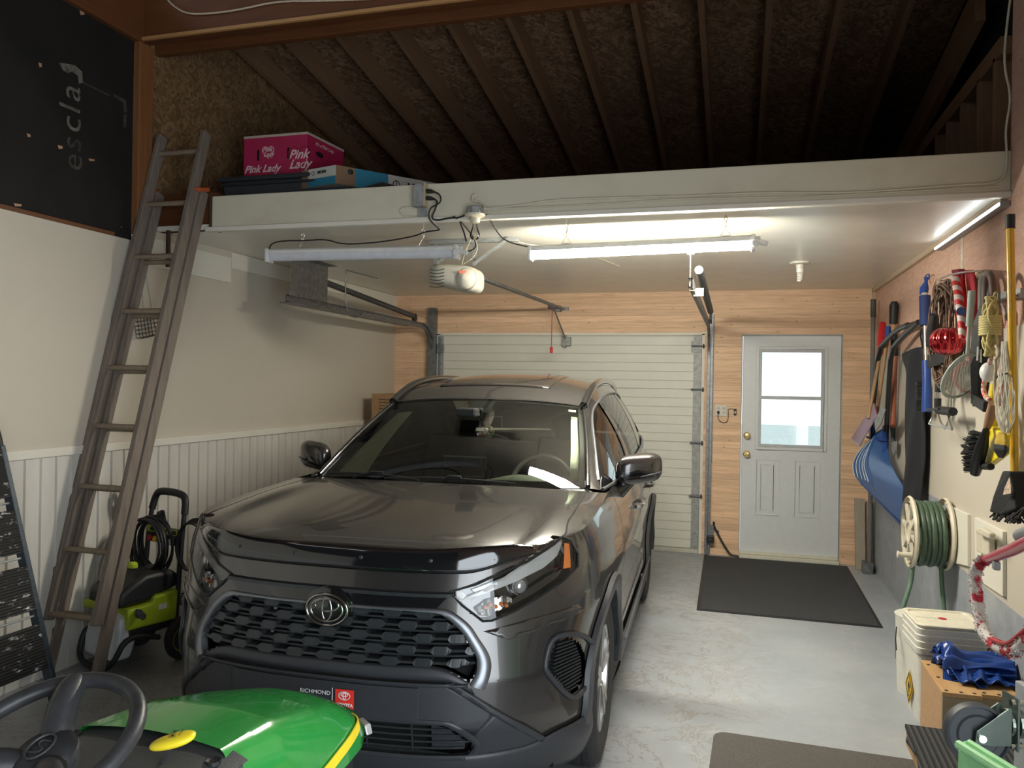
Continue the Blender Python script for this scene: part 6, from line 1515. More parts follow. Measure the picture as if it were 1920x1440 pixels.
mb = MB().tube([at('x', 1.10, 1637, 790), at('x', 1.10, 1637, 822)], .02, 8).tube([at('x', 1.15, 1661, 798), at('x', 1.15, 1659, 868)], .024, 8).bar(at('x', 1.11, 1630, 820), at('x', 1.13, 1657, 824), .05, .02)
build('handle_socket', mb, M_BLUP, sc, world=True, smooth=50)
mb = MB().tube(chaikin([at('x', 1.10, 1637, 800), at('x', 1.10, 1640, 730), at('x', 1.10, 1648, 655), at('x', 1.12, 1662, 637), at('x', 1.14, 1682, 618), at('x', 1.16, 1703, 609)], 1), .019, 10)
mb.tube(chaikin([at('x', 1.15, 1662, 810), at('x', 1.14, 1666, 730), at('x', 1.13, 1671, 657), at('x', 1.14, 1690, 632), at('x', 1.17, 1722, 604)], 1), .019, 10)
build('scoop_handle', mb, mat('black painted tube', (.02, .022, .025), .3), sc, world=True, smooth=60)
build('scoop_grip', MB().tube([at('x', 1.15, 1690, 615), at('x', 1.17, 1722, 604)], .016, 8), M_BLK, sc, world=True, smooth=60)
build('hang_bracket', MB().bar(at('x', 1.2, 1688, 617), at('x', 1.2, 1712, 606), .012, .02), M_ALU, sc, world=True)
# black rolled fabric bag
bg_ = tool('fabric_bag', 'long black fabric bag hanging beside the blue and silver snow brush', 'bag', 1712, 640)
def bagf(a, b):
    L = [(1697, 668), (1703, 690), (1705, 740), (1704, 800), (1702, 870), (1700, 928), (1699, 945)]
    R_ = [(1733, 650), (1733, 690), (1735, 740), (1734, 800), (1733, 870), (1730, 930), (1728, 950)]
    i = b*6; k = min(5, int(i)); f = i-k
    l = (L[k][0]+(L[k+1][0]-L[k][0])*f, L[k][1]+(L[k+1][1]-L[k][1])*f); r = (R_[k][0]+(R_[k+1][0]-R_[k][0])*f, R_[k][1]+(R_[k+1][1]-R_[k][1])*f)
    p = at('x', 1.19, l[0]+(r[0]-l[0])*a, l[1]+(r[1]-l[1])*a); p.x -= .05*math.sin(PI*a)**.6+.006*math.sin(a*9+b*14); return p
build('bag_body', MB().grid(bagf, 20, 40), mat('black nylon', (.016, .017, .022), .75, bump=.2, bsc=30), bg_, world=True, smooth='all', solid=.01)
build('bag_strap', MB().tube([at('x', 1.17, 1730, 652), at('x', 1.18, 1726, 630), at('x', 1.19, 1728, 616), at('x', 1.18, 1731, 630), at('x', 1.17, 1731, 652)], .006, 6), M_BLK, bg_, world=True)
# telescopic snow brush
sb = tool('snow_brush', 'blue and silver telescopic snow brush hanging on the plywood wall', 'snow brush', 1738, 530, 1.18)
X = 1.17
build('foam_grip', MB().tube(AP(X, (1734, 555), (1735, 610)), .034, 14), mat('navy foam', (.012, .03, .12), .7), sb, world=True, smooth=60)
build('pole', MB().tube(AP(X, (1735, 610), (1737, 678)), .015, 12).tube(AP(X, (1733.5, 550), (1733.7, 556)), .02, 12), M_ALU, sb, world=True, smooth=60)
build('collar', MB().tube(AP(X, (1732, 551), (1733, 540), (1736, 530), (1738, 520)), [.026, .027, .012, .008], 12), M_BLUP, sb, world=True, smooth=60)
build('hanging_loop', MB().tube(chaikin(AP(X+.03, (1737, 532), (1733, 523), (1737, 515), (1743, 514), (1741, 524)), 2), .005, 6), M_BLUP, sb, world=True)
build('brush_head', MB().tube(AP(X, (1737, 676), (1738, 720), (1737, 772)), [.026, .027, .030], 12), M_BLUP, sb, world=True, smooth=60)
mb = MB(); random.seed(3)
for i in range(95):
    v = 715+60*(i % 48)/47; p = at('x', X, 1732, v); mb.bar(p, p+V((-.045+.01*random.random(), .03*random.random(), .012*(random.random()-.5))), .006, .006)
build('bristles', mb, M_BLK, sb, world=True)
# wire rack with wire hoops
wr = tool('wire_rack', 'bent silver wire hanger frame on the right wall behind the vine wreath', 'rack', 1780, 530, 1.2)
W_ = lambda *ps: chaikin([at('x', x, u, v) for x, u, v in ps], 1)
mb = MB().tube(W_((1.23, 1760, 526), (1.10, 1764, 522), (1.08, 1789, 512), (1.1, 1845, 507), (1.23, 1850, 507)), .005, 6)
mb.tube(W_((1.1, 1760, 526), (1.1, 1760, 590), (1.1, 1757, 600)), .004, 6).tube(W_((1.22, 1773, 523), (1.22, 1768, 580)), .004, 6).tube(W_((1.1, 1790, 515), (1.1, 1790, 580)), .004, 6)
build('rack_frame', mb, mat('steel wire', (.55, .54, .5), .3, .9), wr, world=True)
hp2 = tool('wire_hoop', 'thick silver wire stakes hanging below the vine wreath', 'wire stake', 1770, 700, 1.15)
mb = MB().tube(W_((1.2, 1756, 690), (1.15, 1754, 765), (1.12, 1750, 780), (1.10, 1742, 795)), .006, 6).tube(W_((1.2, 1764, 690), (1.15, 1759, 775), (1.12, 1764, 792), (1.1, 1768, 798)), .006, 6)
mb.tube(W_((1.2, 1785, 685), (1.15, 1782, 770), (1.13, 1779, 790), (1.1, 1772, 804)), .007, 6).tube(W_((1.18, 1783, 690), (1.15, 1777, 775), (1.12, 1781, 792), (1.1, 1785, 805)), .007, 6)
mb.tube(W_((1.10, 1742, 795), (1.1, 1772, 803)), .005, 6).tube(W_((1.10, 1768, 798), (1.1, 1785, 806)), .005, 6)
build('stake_wire', mb, mat('steel wire'), hp2, world=True, smooth=60)
sq = tool('squeegee', 'silver-handled squeegee with a black rubber head among the wire stakes', 'squeegee', 1759, 600, 1.15)
build('pole', MB().tube(AP(1.14, (1770, 562), (1766, 620), (1760, 700), (1758, 765)), .014, 10), M_ALU, sq, world=True, smooth=60)
for ga, gb_2, gr_ in (((1769.5, 563), (1768.5, 580), .022), ((1760, 719), (1759.5, 735), .019), ((1758.5, 747), (1758, 765), .019)): build('grip', MB().tube(AP(1.135, ga, gb_2), gr_, 10), M_BLK, sq, world=True)
build('rubber_head', MB().tube(AP(1.12, (1760, 769), (1787, 772)), .024, 8).bar(at('x', 1.10, 1740, 768), at('x', 1.1, 1762, 767), .02, .012), M_BLK, sq, world=True, smooth=50)
# vine wreath with a red ornament
wt = tool('vine_wreath', 'brown twig wreath hanging on the right wall around a red ornament', 'wreath', 1777, 625, 1.12)
wc = at('x', 1.12, 1775, 627); random.seed(11); mb = MB()
for k in range(34):
    ra, rb_ = .21+random.uniform(-.05, .03), .27+random.uniform(-.04, .04); ph = random.uniform(0, 2*PI); tx_ = random.uniform(-.03, .03); off = random.uniform(-.035, .035)
    n = 26; a0 = random.uniform(0, 6); ln = random.uniform(3.5, 6.2)
    mb.tube([wc+V((off+tx_*math.sin(t*2+ph), ra*math.cos(t)+.01*math.sin(5*t+ph), rb_*math.sin(t)+.01*math.cos(4*t+ph))) for t in [a0+ln*i/n for i in range(n+1)]], .0045, 5)
build('twig_ring', mb, mat('twig brown', (.16, .10, .07), .8, amt=.4), wt, world=True)
mb = MB()
for k in range(12):
    a = 2.2+2.0*k/12; c = wc+V((-.03, .19*math.cos(a)*1.0, .26*math.sin(a))); mb.tube([c+V((.0, .022*math.cos(t), .022*math.sin(t))) for t in [i*PI/5 for i in range(10)]], .006, 5, closed=True)
build('ribbon', MB().tube(AP(1.06, (1752, 590), (1748, 620), (1745, 650)), [.02, .03, .025], 8).bar(at('x', 1.08, 1742, 673), at('x', 1.1, 1775, 672), .02, .05).bar(at('x', 1.08, 1742, 684), at('x', 1.1, 1768, 676), .02, .04), mat('black ribbon', (.02, .02, .022), .6, bump=.4, bsc=60), wt, world=True, smooth=60)
oc = at('x', 1.07, 1776, 640)
def orn(a, b):
    th = 2*PI*a; ph = -PI/2+PI*b; r = .083*math.cos(ph)**.8*(1+.05*math.cos(14*th)); return oc+V((r*math.cos(th), r*math.sin(th), .075*math.sin(ph)))
orn_ = build('christmas_ornament', MB().grid(orn, 112, 20), mat('red mirror glass', (.55, .01, .02), .07, .9, coat=1.), smooth='all'); tag(orn_, 'shiny red ribbed ball ornament in the middle of the vine wreath', 'ornament')
# racquets and straps
def racquet(nm, label, top_, throat, cen, rw, rh, tilt, m, x, grp=None, mesh=None):
    t_ = tool(nm, label, 'racquet', *top_, x, grp); a, b = at('x', x, *top_), at('x', x, *throat); c = at('x', x, *cen)
    build('grip', MB().tube([a, a.lerp(b, .55)], .016, 8), m[0], t_, world=True, smooth=60); build('shaft', MB().tube([a.lerp(b, .5), b], .009, 8), m[1], t_, world=True, smooth=60)
    ax = (c-b).normalized(); sd_ = V((.9, .5, 0)).normalized(); sd_ = (sd_-ax*sd_.dot(ax)).normalized()
    L = (c-b).length
    pts = [c+sd_*rw*math.sin(t)*(1-.12*math.cos(t))+ax*(-L*math.cos(t)) for t in [2*PI*i/40 for i in range(40)]]
    build('racquet_frame', MB().tube(pts, .008, 8, closed=True), m[1], t_, world=True, smooth=60)
    mb = MB()
    for k in range(1, 12):
        f_ = -1+2*k/12; w_ = rw*math.sqrt(1-f_*f_); mb.tube([c+ax*L*f_-sd_*w_, c+ax*L*f_+sd_*w_], .001, 4); mb.tube([c+sd_*rw*f_-ax*L*math.sqrt(1-f_*f_), c+sd_*rw*f_+ax*L*math.sqrt(1-f_*f_)], .001, 4)
    build('strings', mb, mat('racquet string', (.5, .5, .45), .5), t_, world=True)
    if mesh: build('racquet_cover', MB().grid(lambda a_, b_: c+(sd_*rw*.97*math.cos(2*PI*a_)+ax*L*.97*math.sin(2*PI*a_))*b_+V((-.02*(1-b_), -.02*(1-b_), 0)), 30, 4), mesh, t_, world=True, smooth='all')
    return t_
M_PALE = mat('pale green frame', (.36, .42, .38), .35)
M_VINYL = mat('clear vinyl cover', (.55, .58, .54), .15, alpha=.55)
racquet('badminton_racquet', 'badminton racquet with a clear grey-green cover hanging head down in front', (1822, 545), (1814, 665), (1805, 705), .10, .16, 0, (M_PALE, M_PALE), 1.04, 'racquets hung by the rack', M_VINYL)
racquet('badminton_racquet', 'red-framed badminton racquet hanging just behind the clear-covered one', (1802, 515), (1818, 680), (1819, 708), .09, .15, 0, (M_REDP, M_REDP), 1.10, 'racquets hung by the rack')
rb = tool('fabric_strap', 'folded red fabric strap hanging from the wire rack beside the racquets', 'strap', 1797, 520, 1.1)
build('strap_body', MB().add([at('x', 1.10, *p) for p in ((1789, 506), (1803, 504), (1806, 553), (1803, 557), (1794, 530))]+[], [(0, 1, 2, 3, 4)]), mat('dark red cloth', (.25, .015, .03), .6), rb, world=True, solid=.03, bev=.004)
sr = tool('striped_handle', 'red and white spiral-striped handle hanging in front of the wire rack', 'handle', 1797, 540, 1.07)
t = NT('red white spiral'); wv2 = t.n('TexWave', Scale=5.5, _bands_direction='DIAGONAL'); t.l(t.coord((1, 1, 1.6)), wv2.inputs['Vector'])
t.l(t.ramp(wv2.outputs['Fac'], [(.45, (.6, .03, .03)), (.55, (.7, .6, .55))]), t.b.inputs['Base Color']); t.b.inputs['Roughness'].default_value = .5
build('handle_tube', MB().tube(AP(1.06, (1791, 520), (1798, 560), (1803, 600), (1804, 635)), [.02, .022, .02, .016], 10), t.m, sr, world=True, smooth=60)
build('round_tag', MB().cyl(at('x', 1.03, 1803, 584), at('x', 1.03, 1803, 584)+V((-.006, -.01, 0)), .02, 16), mat('navy tag', (.02, .04, .12), .3), sr, world=True)
rb2 = tool('fabric_strap', 'wide red fabric strap hanging right of the clear racquet', 'strap', 1815, 520, 1.13)
def stp(a, b):
    L = [(1811, 506), (1815, 540), (1822, 600), (1827, 650), (1829, 700)]; R_ = [(1826, 504), (1830, 540), (1833, 600), (1836, 650), (1836, 700)]
    i = b*4; k = min(3, int(i)); f = i-k; u = (L[k][0]*(1-a)+R_[k][0]*a)*(1-f)+(L[k+1][0]*(1-a)+R_[k+1][0]*a)*f; v = L[k][1]*(1-f)+L[k+1][1]*f
    p = at('x', 1.13, u, v); p.x -= .015*math.sin(PI*a); return p
build('strap_body', MB().grid(stp, 6, 20), mat('red cloth', (.5, .03, .05), .6), rb2, world=True, smooth='all', solid=.008)
# looped hoses and cords right of the racquets
for k, (cc_, u0, lab) in enumerate([((.42, .33, .22), 1838, 'tan'), ((.20, .19, .17), 1846, 'grey'), ((.12, .08, .07), 1853, 'dark brown')]):
    cord('hanging_hose', AP(1.15-.015*k, (u0-6, 590), (u0-6, 530), (u0-1, 512), (u0+6, 516), (u0+9, 545), (u0+9, 590)), .016, mat('hose '+lab, cc_, .6), lab+' looped hose hanging over the rack right of the red strap', 'hose')
uw = tool('umbrella_bundle', 'black folded umbrella hanging between the red strap and the yellow rope', 'umbrella', 1838, 600, 1.1)
build('umbrella_canopy', MB().tube(AP(1.11, (1845, 575), (1842, 610), (1840, 660), (1838, 700), (1836, 740), (1836, 762)), [.02, .045, .05, .045, .035, .03], 7), mat('black cloth', (.014, .015, .016), .55, bump=.6, bsc=25), uw, world=True)
build('umbrella_tip', MB().bar(at('x', 1.08, 1824, 747), at('x', 1.08, 1848, 763), .02, .05), M_BLK, uw, world=True, bev=.005)
build('umbrella_rib', MB().tube(AP(1.06, (1833, 650), (1832, 676)), .004, 6).tube(AP(1.06, (1838, 655), (1838, 680)), .005, 6), M_CHR, uw, world=True)
# metal rail and hooks
ra_ = tool('tool_rail', 'galvanised metal hook rail fixed across the plywood at the right edge', 'rail', 1880, 556, 1.2)
build('rail_bar', MB().bar(at('x', 1.2, 1846, 563), at('x', 1.2, 1925, 546), .05, .03), M_GALV, ra_, world=True, bev=.003)
mb = MB().tube(AP(1.15, (1858, 562), (1848, 590), (1840, 622)), .006, 6).tube(AP(1.15, (1874, 560), (1884, 580), (1889, 600)), .006, 6).tube(AP(1.15, (1895, 560), (1900, 555), (1915, 553)), .01, 6)
build('rail_hook', mb, M_GALV, ra_, world=True, smooth=60)
# yellow rope hank
ro = tool('rope_hank', 'hank of pale yellow rope hanging from the metal rail', 'rope', 1866, 570, 1.12)
mb = MB(); rc = at('x', 1.10, 1866, 612)
random.seed(5)
for k in range(9):
    ph = random.uniform(0, 6); mb.tube([rc+V((-.02+.02*math.sin(3*t+ph), .04*math.cos(t)*(1+.4*math.sin(ph)), .13*math.sin(t)+.0)) for t in [2*PI*i/24 for i in range(24)]], .0055, 6, closed=True)
for k in range(8): mb.tube([rc+V((-.02+.04*math.cos(t), .045*math.sin(t), -.035+.011*k)) for t in [2*PI*i/16 for i in range(16)]], .0058, 6, closed=True)
mb.tube(AP(1.10, (1863, 590), (1862, 560), (1867, 548)), .0055, 6).tube(AP(1.10, (1869, 590), (1867, 560), (1864, 556)), .0055, 6)
build('rope_coil', mb, mat('yellow rope', (.55, .47, .2), .7), ro, world=True, smooth=60)
# red and white elastic cords
t = NT('red white cord'); ck = t.n('TexVoronoi', Scale=60.); t.l(t.coord(), ck.inputs['Vector']); t.l(t.ramp(ck.outputs['Distance'], [(.3, (.6, .05, .03)), (.5, (.6, .5, .45))]), t.b.inputs['Base Color']); t.b.inputs['Roughness'].default_value = .6
cord('elastic_cord', AP(1.09, (1858, 672), (1850, 700), (1843, 725), (1847, 745), (1856, 750)), .011, t.m, 'red and white elastic cord hanging in a curve above the wooden brush handle', 'cord')
cord('elastic_cord', AP(1.10, (1872, 668), (1874, 700), (1878, 735), (1874, 760)), .010, t.m, 'red and white elastic cord hanging straight beside the fishing net', 'cord')
cord('wire_coil', AP(1.08, (1868, 648), (1875, 665), (1866, 672), (1868, 690), (1864, 720), (1868, 760)), .007, mat('straw cord', (.4, .35, .25), .7), 'straw-coloured cord dangling under the yellow rope', 'cord')
tag(build('float_ball', MB().grid(lambda a, b: at('x', 1.09, 1853, 698)+V((.035*math.cos(2*PI*a)*math.sin(PI*b), .035*math.sin(2*PI*a)*math.sin(PI*b), .045*math.cos(PI*b))), 20, 12), M_WPL, smooth='all'), 'small white oval float hanging behind the curved elastic cord', 'float')
# landing net
nt_ = tool('landing_net', 'white mesh landing net hanging left of the yellow broom handle', 'net', 1880, 700, 1.1)
mb = MB(); c0 = at('x', 1.10, 1884, 640); c1 = at('x', 1.09, 1885, 812)
def netf(a, b): 
    r = lerpt([(0, .02), (.3, .035), (.6, .065), (.85, .06), (1, .02)], b); c = c0.lerp(c1, b); return c+V((.5*r*math.cos(2*PI*a+1.1*b), r*math.sin(2*PI*a+1.1*b), 0))
for k in range(12):
    mb.tube([netf(k/12, i/24) for i in range(25)], .0018, 4); mb.tube([netf(k/12-i/24*.5, i/24) for i in range(25)], .0018, 4)
build('net_mesh', mb, mat('net cord', (.62, .6, .52), .6), nt_, world=True)
build('net_hoop', MB().tube(chaikin(AP(1.09, (1889, 700), (1874, 703), (1865, 712)), 2), .004, 6), M_BLK, nt_, world=True)
# dustpan and hand brush
dp = tool('dustpan', 'yellow and black plastic dustpan hanging beside the hand brush', 'dustpan', 1865, 790, 1.12)
build('pan_handle', MB().tube(AP(1.12, (1864, 720), (1862, 760), (1858, 800), (1862, 815)), [.014, .022, .028, .03], 10), M_YEL, dp, world=True, smooth=60)
q = AP(1.12, (1868, 800), (1889, 815), (1886, 852), (1860, 873), (1842, 872), (1852, 830))
build('pan_tray', MB().add(q, [tuple(range(6))]), M_YEL, dp, world=True, solid=.03, bev=.006)
build('pan_lip', MB().tube(AP(1.09, (1838, 874), (1858, 875)), .016, 8), M_BLK, dp, world=True)
gl_ = tool('work_glove', 'yellow glove with black fingertips hanging below the landing net', 'glove', 1878, 835, 1.07)
def glv(a, b):
    c = at('x', 1.06, 1879, 812+46*b); r = lerpt([(0, .03), (.3, .05), (.7, .055), (1, .02)], b)*(1+.12*math.cos(8*PI*a)); return c+V((.45*r*math.cos(2*PI*a), r*math.sin(2*PI*a), 0))
build('glove_palm', MB().grid(lambda a, b: glv(a, b*.5), 32, 10), mat('yellow ochre knit', (.48, .32, .03), .8, bump=.5, bsc=60), gl_, world=True, smooth='all')
build('glove_fingers', MB().grid(lambda a, b: glv(a, .45+b*.55)+V((-.004, 0, 0)), 32, 8), mat('black rubber coat', (.018, .018, .022), .5), gl_, world=True, smooth='all')
hbr = tool('hand_brush', 'black-bristled hand brush with a wooden handle hanging on the white panel', 'brush', 1856, 770, 1.09)
build('handle', MB().tube(AP(1.08, (1861, 757), (1857, 780), (1850, 803)), [.017, .022, .015], 10), m_wood('brush wood', (.30, .16, .10), (.42, .25, .16)), hbr, world=True, smooth=60)
build('brush_back', MB().tube(AP(1.07, (1849, 806), (1842, 835), (1833, 865), (1828, 888)), [.014, .026, .03, .022], 12), mat('glossy black', (.015, .015, .016), .3), hbr, world=True, smooth=60)
mb = MB(); random.seed(9)
for i in range(240):
    f_ = random.random(); p = at('x', 1.07, 1846-15*f_, 812+72*f_); L = .085*(.55+.45*math.sin(PI*min(1, f_*1.1)))*random.uniform(.8, 1.1); d = V((random.uniform(-.35, .0), .9, random.uniform(-.35, .35))).normalized(); 
    mb.bar(p, p+d*L+V((-.05, 0, 0))*.6, .004, .004)
build('bristles', mb, M_BLK, hbr, world=True)
# yellow broom
br = tool('broom', 'yellow-handled broom with a black head hanging at the right edge', 'broom', 1893, 405, 1.12)
M_YH = mat('yellow lacquered handle', (.62, .36, .02), .25, coat=.5)
build('handle', MB().tube(AP(1.12, (1894, 428), (1898, 640), (1903, 886)), .0165, 12), M_YH, br, world=True, smooth=60)
build('wall_hook', MB().tube([(1.232, at('x', 1.12, 1896, 560).y+.02, at('x', 1.12, 1896, 560).z), (1.13, at('x', 1.12, 1896, 560).y, at('x', 1.12, 1896, 560).z+.01)], .006, 6), M_GALV, br, world=True)
build('handle_cap', MB().tube(AP(1.12, (1894, 403), (1894, 429)), .0195, 12), M_BLK, br, world=True, smooth=60)
q = [at('x', x, u, v) for x, u, v in ((1.12, 1896, 883), (1.12, 1909, 884), (1.13, 1919, 925), (1.13, 1922, 955), (1.12, 1893, 966), (1.11, 1870, 960), (1.11, 1880, 930))]
build('broom_bristles', MB().add(q, [tuple(range(7))]), mat('black broom fibre', (.017, .017, .018), .8, bump=.9, bsc=90), br, world=True, solid=.07, bev=.008)
mb = MB(); random.seed(2)
for i in range(90):
    f_ = random.random(); p = at('x', 1.115, 1872+50*f_, 950+8*math.sin(PI*f_)); mb.bar(p, p+V((random.uniform(-.05, .05), random.uniform(-.05, .0), -.045)), .005, .005)
build('bristle_tip', mb, MATS['black broom fibre'], br, world=True)
q = [at('x', 1.07, u, v) for u, v in ((1893, 895), (1896, 912), (1895, 925), (1881, 928), (1884, 915))]
build('broom_label', MB().add(q, [(0, 1, 2, 3, 4)]), mat('printed label', (.55, .42, .32), .6, amt=.6, sc=60), br, world=True, solid=.002)
# ---------------------------------------------------------------- hose reel
hr = thing('hose_reel', 'cream wall-mounted hose reel wound with green garden hose', 'hose reel', (1.1, 5.14, .81))
M_CRM = mat('cream plastic', (.62, .57, .45), .45); M_HOSE = mat('green hose', (.06, .10, .065), .4, amt=.2)
rc = V((0, 5.14, .81))
def disc(x, r, spokes):
    mb = MB().lathe([(r, -.012), (r+.008, 0), (r, .012), (r-.022, .012), (r-.024, 0), (r-.022, -.012)], V((x, rc.y, rc.z)), (1, 0, 0), 44, cap=False)
    mb.f += [tuple(len(mb.v)-6*44+(5*44)+k if j == 0 else 0 for j in range(1)) for k in range(0)]
    mb.lathe([(.075, -.010), (.075, .010), (.055, .010), (.055, -.010), (.075, -.010)], V((x, rc.y, rc.z)), (1, 0, 0), 28, cap=False)
    for k in range(8):
        a = 2*PI*k/8+.2; d = V((0, math.cos(a), math.sin(a))); mb.bar(V((x, rc.y, rc.z))+d*.07, V((x, rc.y, rc.z))+d*(r-.015), .016, .05 if k % 2 else .028, up=(1, 0, 0)) if False else mb.bar(V((x, rc.y, rc.z))+d*.07, V((x, rc.y, rc.z))+d*(r-.015), .034 if k % 2 else .018, .014, up=(1, 0, 0))
    return mb
for x in (1.005, 1.195): build('reel_flange', disc(x, .205, 8), M_CRM, hr, world=True, smooth=30)
build('reel_hub', MB().lathe([(.07, 0), (.07, .19)], V((1.005, rc.y, rc.z)), (1, 0, 0), 24), M_CRM, hr, world=True, smooth=50)
mb = MB(); pts = []
for layer, (r, x0, x1, n) in enumerate(((.11, 1.03, 1.175, 5), (.145, 1.175, 1.03, 5), (.178, 1.035, 1.17, 5))):
    for i in range(n*22): t_ = i/22; pts.append(V((x0+(x1-x0)*t_/n, rc.y+(r+.004*math.sin(t_*3))*math.cos(2*PI*t_), rc.z+(r+.004*math.sin(t_*3))*math.sin(2*PI*t_)-.004)))
mb.tube(pts, .0155, 9)
build('wound_hose', mb, M_HOSE, hr, world=True, smooth=60)
build('crank_handle', MB().tube([(1.0, rc.y-.10, rc.z-.12), (.93, rc.y-.10, rc.z-.12)], .016, 12).lathe([(.02, 0), (.021, .008), (.016, .01), (0, .01)], (.93, rc.y-.10, rc.z-.12), (-1, 0, 0), 14), M_CRM, hr, world=True, smooth=50)
build('wall_mount', MB().bb((1.195, rc.y-.06, rc.z-.1), (XR-.005, rc.y+.06, rc.z+.1)), M_CRM, hr, world=True, bev=.004)
cord('garden_hose', [(1.02, rc.y-.03, .63), (1.01, rc.y-.04, .52), (.975, rc.y-.05, .4), (.95, rc.y-.02, .26), (.95, rc.y+.02, .12), (.97, rc.y+.1, .02)], .013, mat('pale green hose', (.16, .27, .19), .45), 'pale green hose end hanging from the left side of the reel to the floor', 'hose')
cord('garden_hose', [(1.17, rc.y-.02, .62), (1.18, rc.y-.03, .45), (1.19, rc.y-.06, .3), (1.195, rc.y-.1, .15), (1.19, rc.y-.1, .02)], .013, mat('pale green hose'), 'pale green hose end hanging behind the white buckets by the concrete wall', 'hose')
# white backing boards and the outlet
for i, (pts, lab) in enumerate([(((1779, 945), (1821, 965), (1821, 1062), (1779, 1052)), 'white painted board on the wall behind the hose reel'),
                                (((1834, 970), (1888, 997), (1888, 1119), (1836, 1085)), 'white painted board behind the cream outlet cover')]):
    o = build('backing_board', MB().prism(AP(XR-.004, *pts), (-.018, 0, 0)), M_TRIMW, bev=.002); tag(o, lab, 'board')
oc_ = tool('outlet_cover', 'cream weatherproof outlet cover on the right wall below the broom', 'outlet', 1855, 1010, 1.2)
build('cover_box', MB().prism(AP(1.205, (1842, 998), (1866, 1008), (1866, 1045), (1842, 1035)), (-.028, 0, 0)), M_CRM, oc_, world=True, bev=.006)
build('cover_hood', MB().prism(AP(1.175, (1842, 992), (1852, 989), (1868, 1000), (1868, 1012), (1842, 1001)), (-.03, 0, 0)), M_CRM, oc_, world=True, bev=.008)
# red car snow brush and red-and-white fluffy garland
rb3 = thing('snow_brush', 'red-handled brush with a grey grip reaching in at the right edge below the outlet', 'snow brush', at('x', .9, 1880, 1035))
P_ = lambda u, v, x=.85: at('x', x, u, v)
build('handle', MB().tube([P_(1960, 1000), P_(1900, 1030), P_(1842, 1053)], [.022, .02, .016], 12), mat('translucent red plastic', (.5, .03, .07), .2, coat=.5), rb3, world=True, smooth=60)
build('wall_bracket', MB().bar(P_(1958, 1001), V((XR-.005, P_(1958, 1001).y, P_(1958, 1001).z)), .02, .02), M_GALVD, rb3, world=True)
build('grip', MB().tube([P_(1960, 985), P_(1912, 1005)], .02, 12), mat('grey grip', (.25, .26, .26), .4), rb3, world=True, smooth=60)
build('grey_clip', MB().box(P_(1868, 1060), (.02, .03, .03)), mat('grey grip'), rb3, world=True, bev=.004)
t = NT('red and white knit'); n1 = t.n('TexNoise', Scale=16., Detail=3.); t.l(t.coord(), n1.inputs['Vector'])
t.l(t.ramp(n1.outputs['Fac'], [(.52, (.62, .58, .56)), (.58, (.45, .03, .05))]), t.b.inputs['Base Color']); t.b.inputs['Roughness'].default_value = .9
path = chaikin([P_(u, v, .84) for u, v in ((1842, 1052), (1829, 1065), (1829, 1100), (1835, 1150), (1843, 1185), (1862, 1208), (1890, 1222), (1912, 1218), (1930, 1195), (1945, 1170))], 2)
gb = thing('knit_scarf', 'red and white fluffy knitted strap drooping in a loop from the red handle', 'scarf', path[0])
build('knit_band', MB().tube(path, .020, 12), t.m, gb, world=True, smooth=60)
mb = MB(); random.seed(8)
for i in range(1800):
    k = random.randrange(len(path)-1); p = path[k].lerp(path[k+1], random.random()); d = V((random.gauss(0, 1), random.gauss(0, 1), random.gauss(0, 1))).normalized(); mb.bar(p+d*.015, p+d*random.uniform(.020, .028), .0025, .0025)
build('fluff', mb, t.m, gb, world=True)
cord('red_piping', [P_(u, v, .82) for u, v in ((1856, 1197), (1870, 1203), (1888, 1208), (1905, 1195), (1925, 1178))], .006, M_REDP, 'red piping along the inside of the drooping knitted strap', 'cord')
# ---------------------------------------------------------------- buckets, crates, tarp
bk_x, bk_y = 1.03, 4.43
M_PAIL = mat('white pail plastic', (.70, .68, .60), .4)
def pail_ring(hx, hy, z, n=6, r=.036):
    hx *= .9; hy *= .9; pts = []
    for cx, cy, a0 in ((hx-r, hy-r, 0), (-hx+r, hy-r, PI/2), (-hx+r, -hy+r, PI), (hx-r, -hy+r, 1.5*PI)):
        for i in range(n+1): a = a0+PI/2*i/n; pts.append(V((cx+r*math.cos(a), cy+r*math.sin(a), z)))
    return pts
def pail(zt, full, label, rz=0):
    t = thing('plastic_bucket', label, 'bucket', (bk_x, bk_y, zt), .05, 'nested white square pails')
    z0 = .0 if full else zt-.10
    mb = MB(); N_ = 28
    levels = [(z0, .15), (zt-.04, .168 if full else .168)] if full else [(zt-.05, .166), (zt-.02, .168)]
    R1 = [pail_ring(h_, h_*.98, z-zt) for z, h_ in levels]
    for r in R1: mb.v += r
    mb.f += [(i, (i+1) % N_, N_+(i+1) % N_, N_+i) for i in range(N_)]
    if full: mb.f.append(tuple(range(N_))[::-1])
    build('pail_body', mb, M_PAIL, t, smooth=50)
    mb = MB(); rr = [(-.035, .176), (-.004, .180), (0, .176), (0, .165), (-.012, .163)]
    for z, h_ in rr: mb.v += pail_ring(h_, h_*.98, z)
    for j in range(len(rr)-1): mb.f += [(j*N_+i, j*N_+(i+1) % N_, (j+1)*N_+(i+1) % N_, (j+1)*N_+i) for i in range(N_)]
    build('pail_rim', mb, M_PAIL, t, smooth=40, fix=False)
    return t
b0 = pail(.385, True, 'lowest white square pail of the nested stack, standing on the floor')
for i, zt in enumerate((.417, .449, .481)): pail(zt, False, ['second white square pail from the bottom of the nested stack', 'third white square pail from the bottom of the nested stack', 'topmost white square pail of the nested stack, under the lid'][i])
ld_ = thing('bucket_lid', 'cream plastic lid with a small red mark on top of the bucket stack', 'lid', (bk_x, bk_y, .482), .05)
mb = MB(); rr = [(0, .170), (.014, .180), (.018, .176), (.018, .160), (.008, .155)]
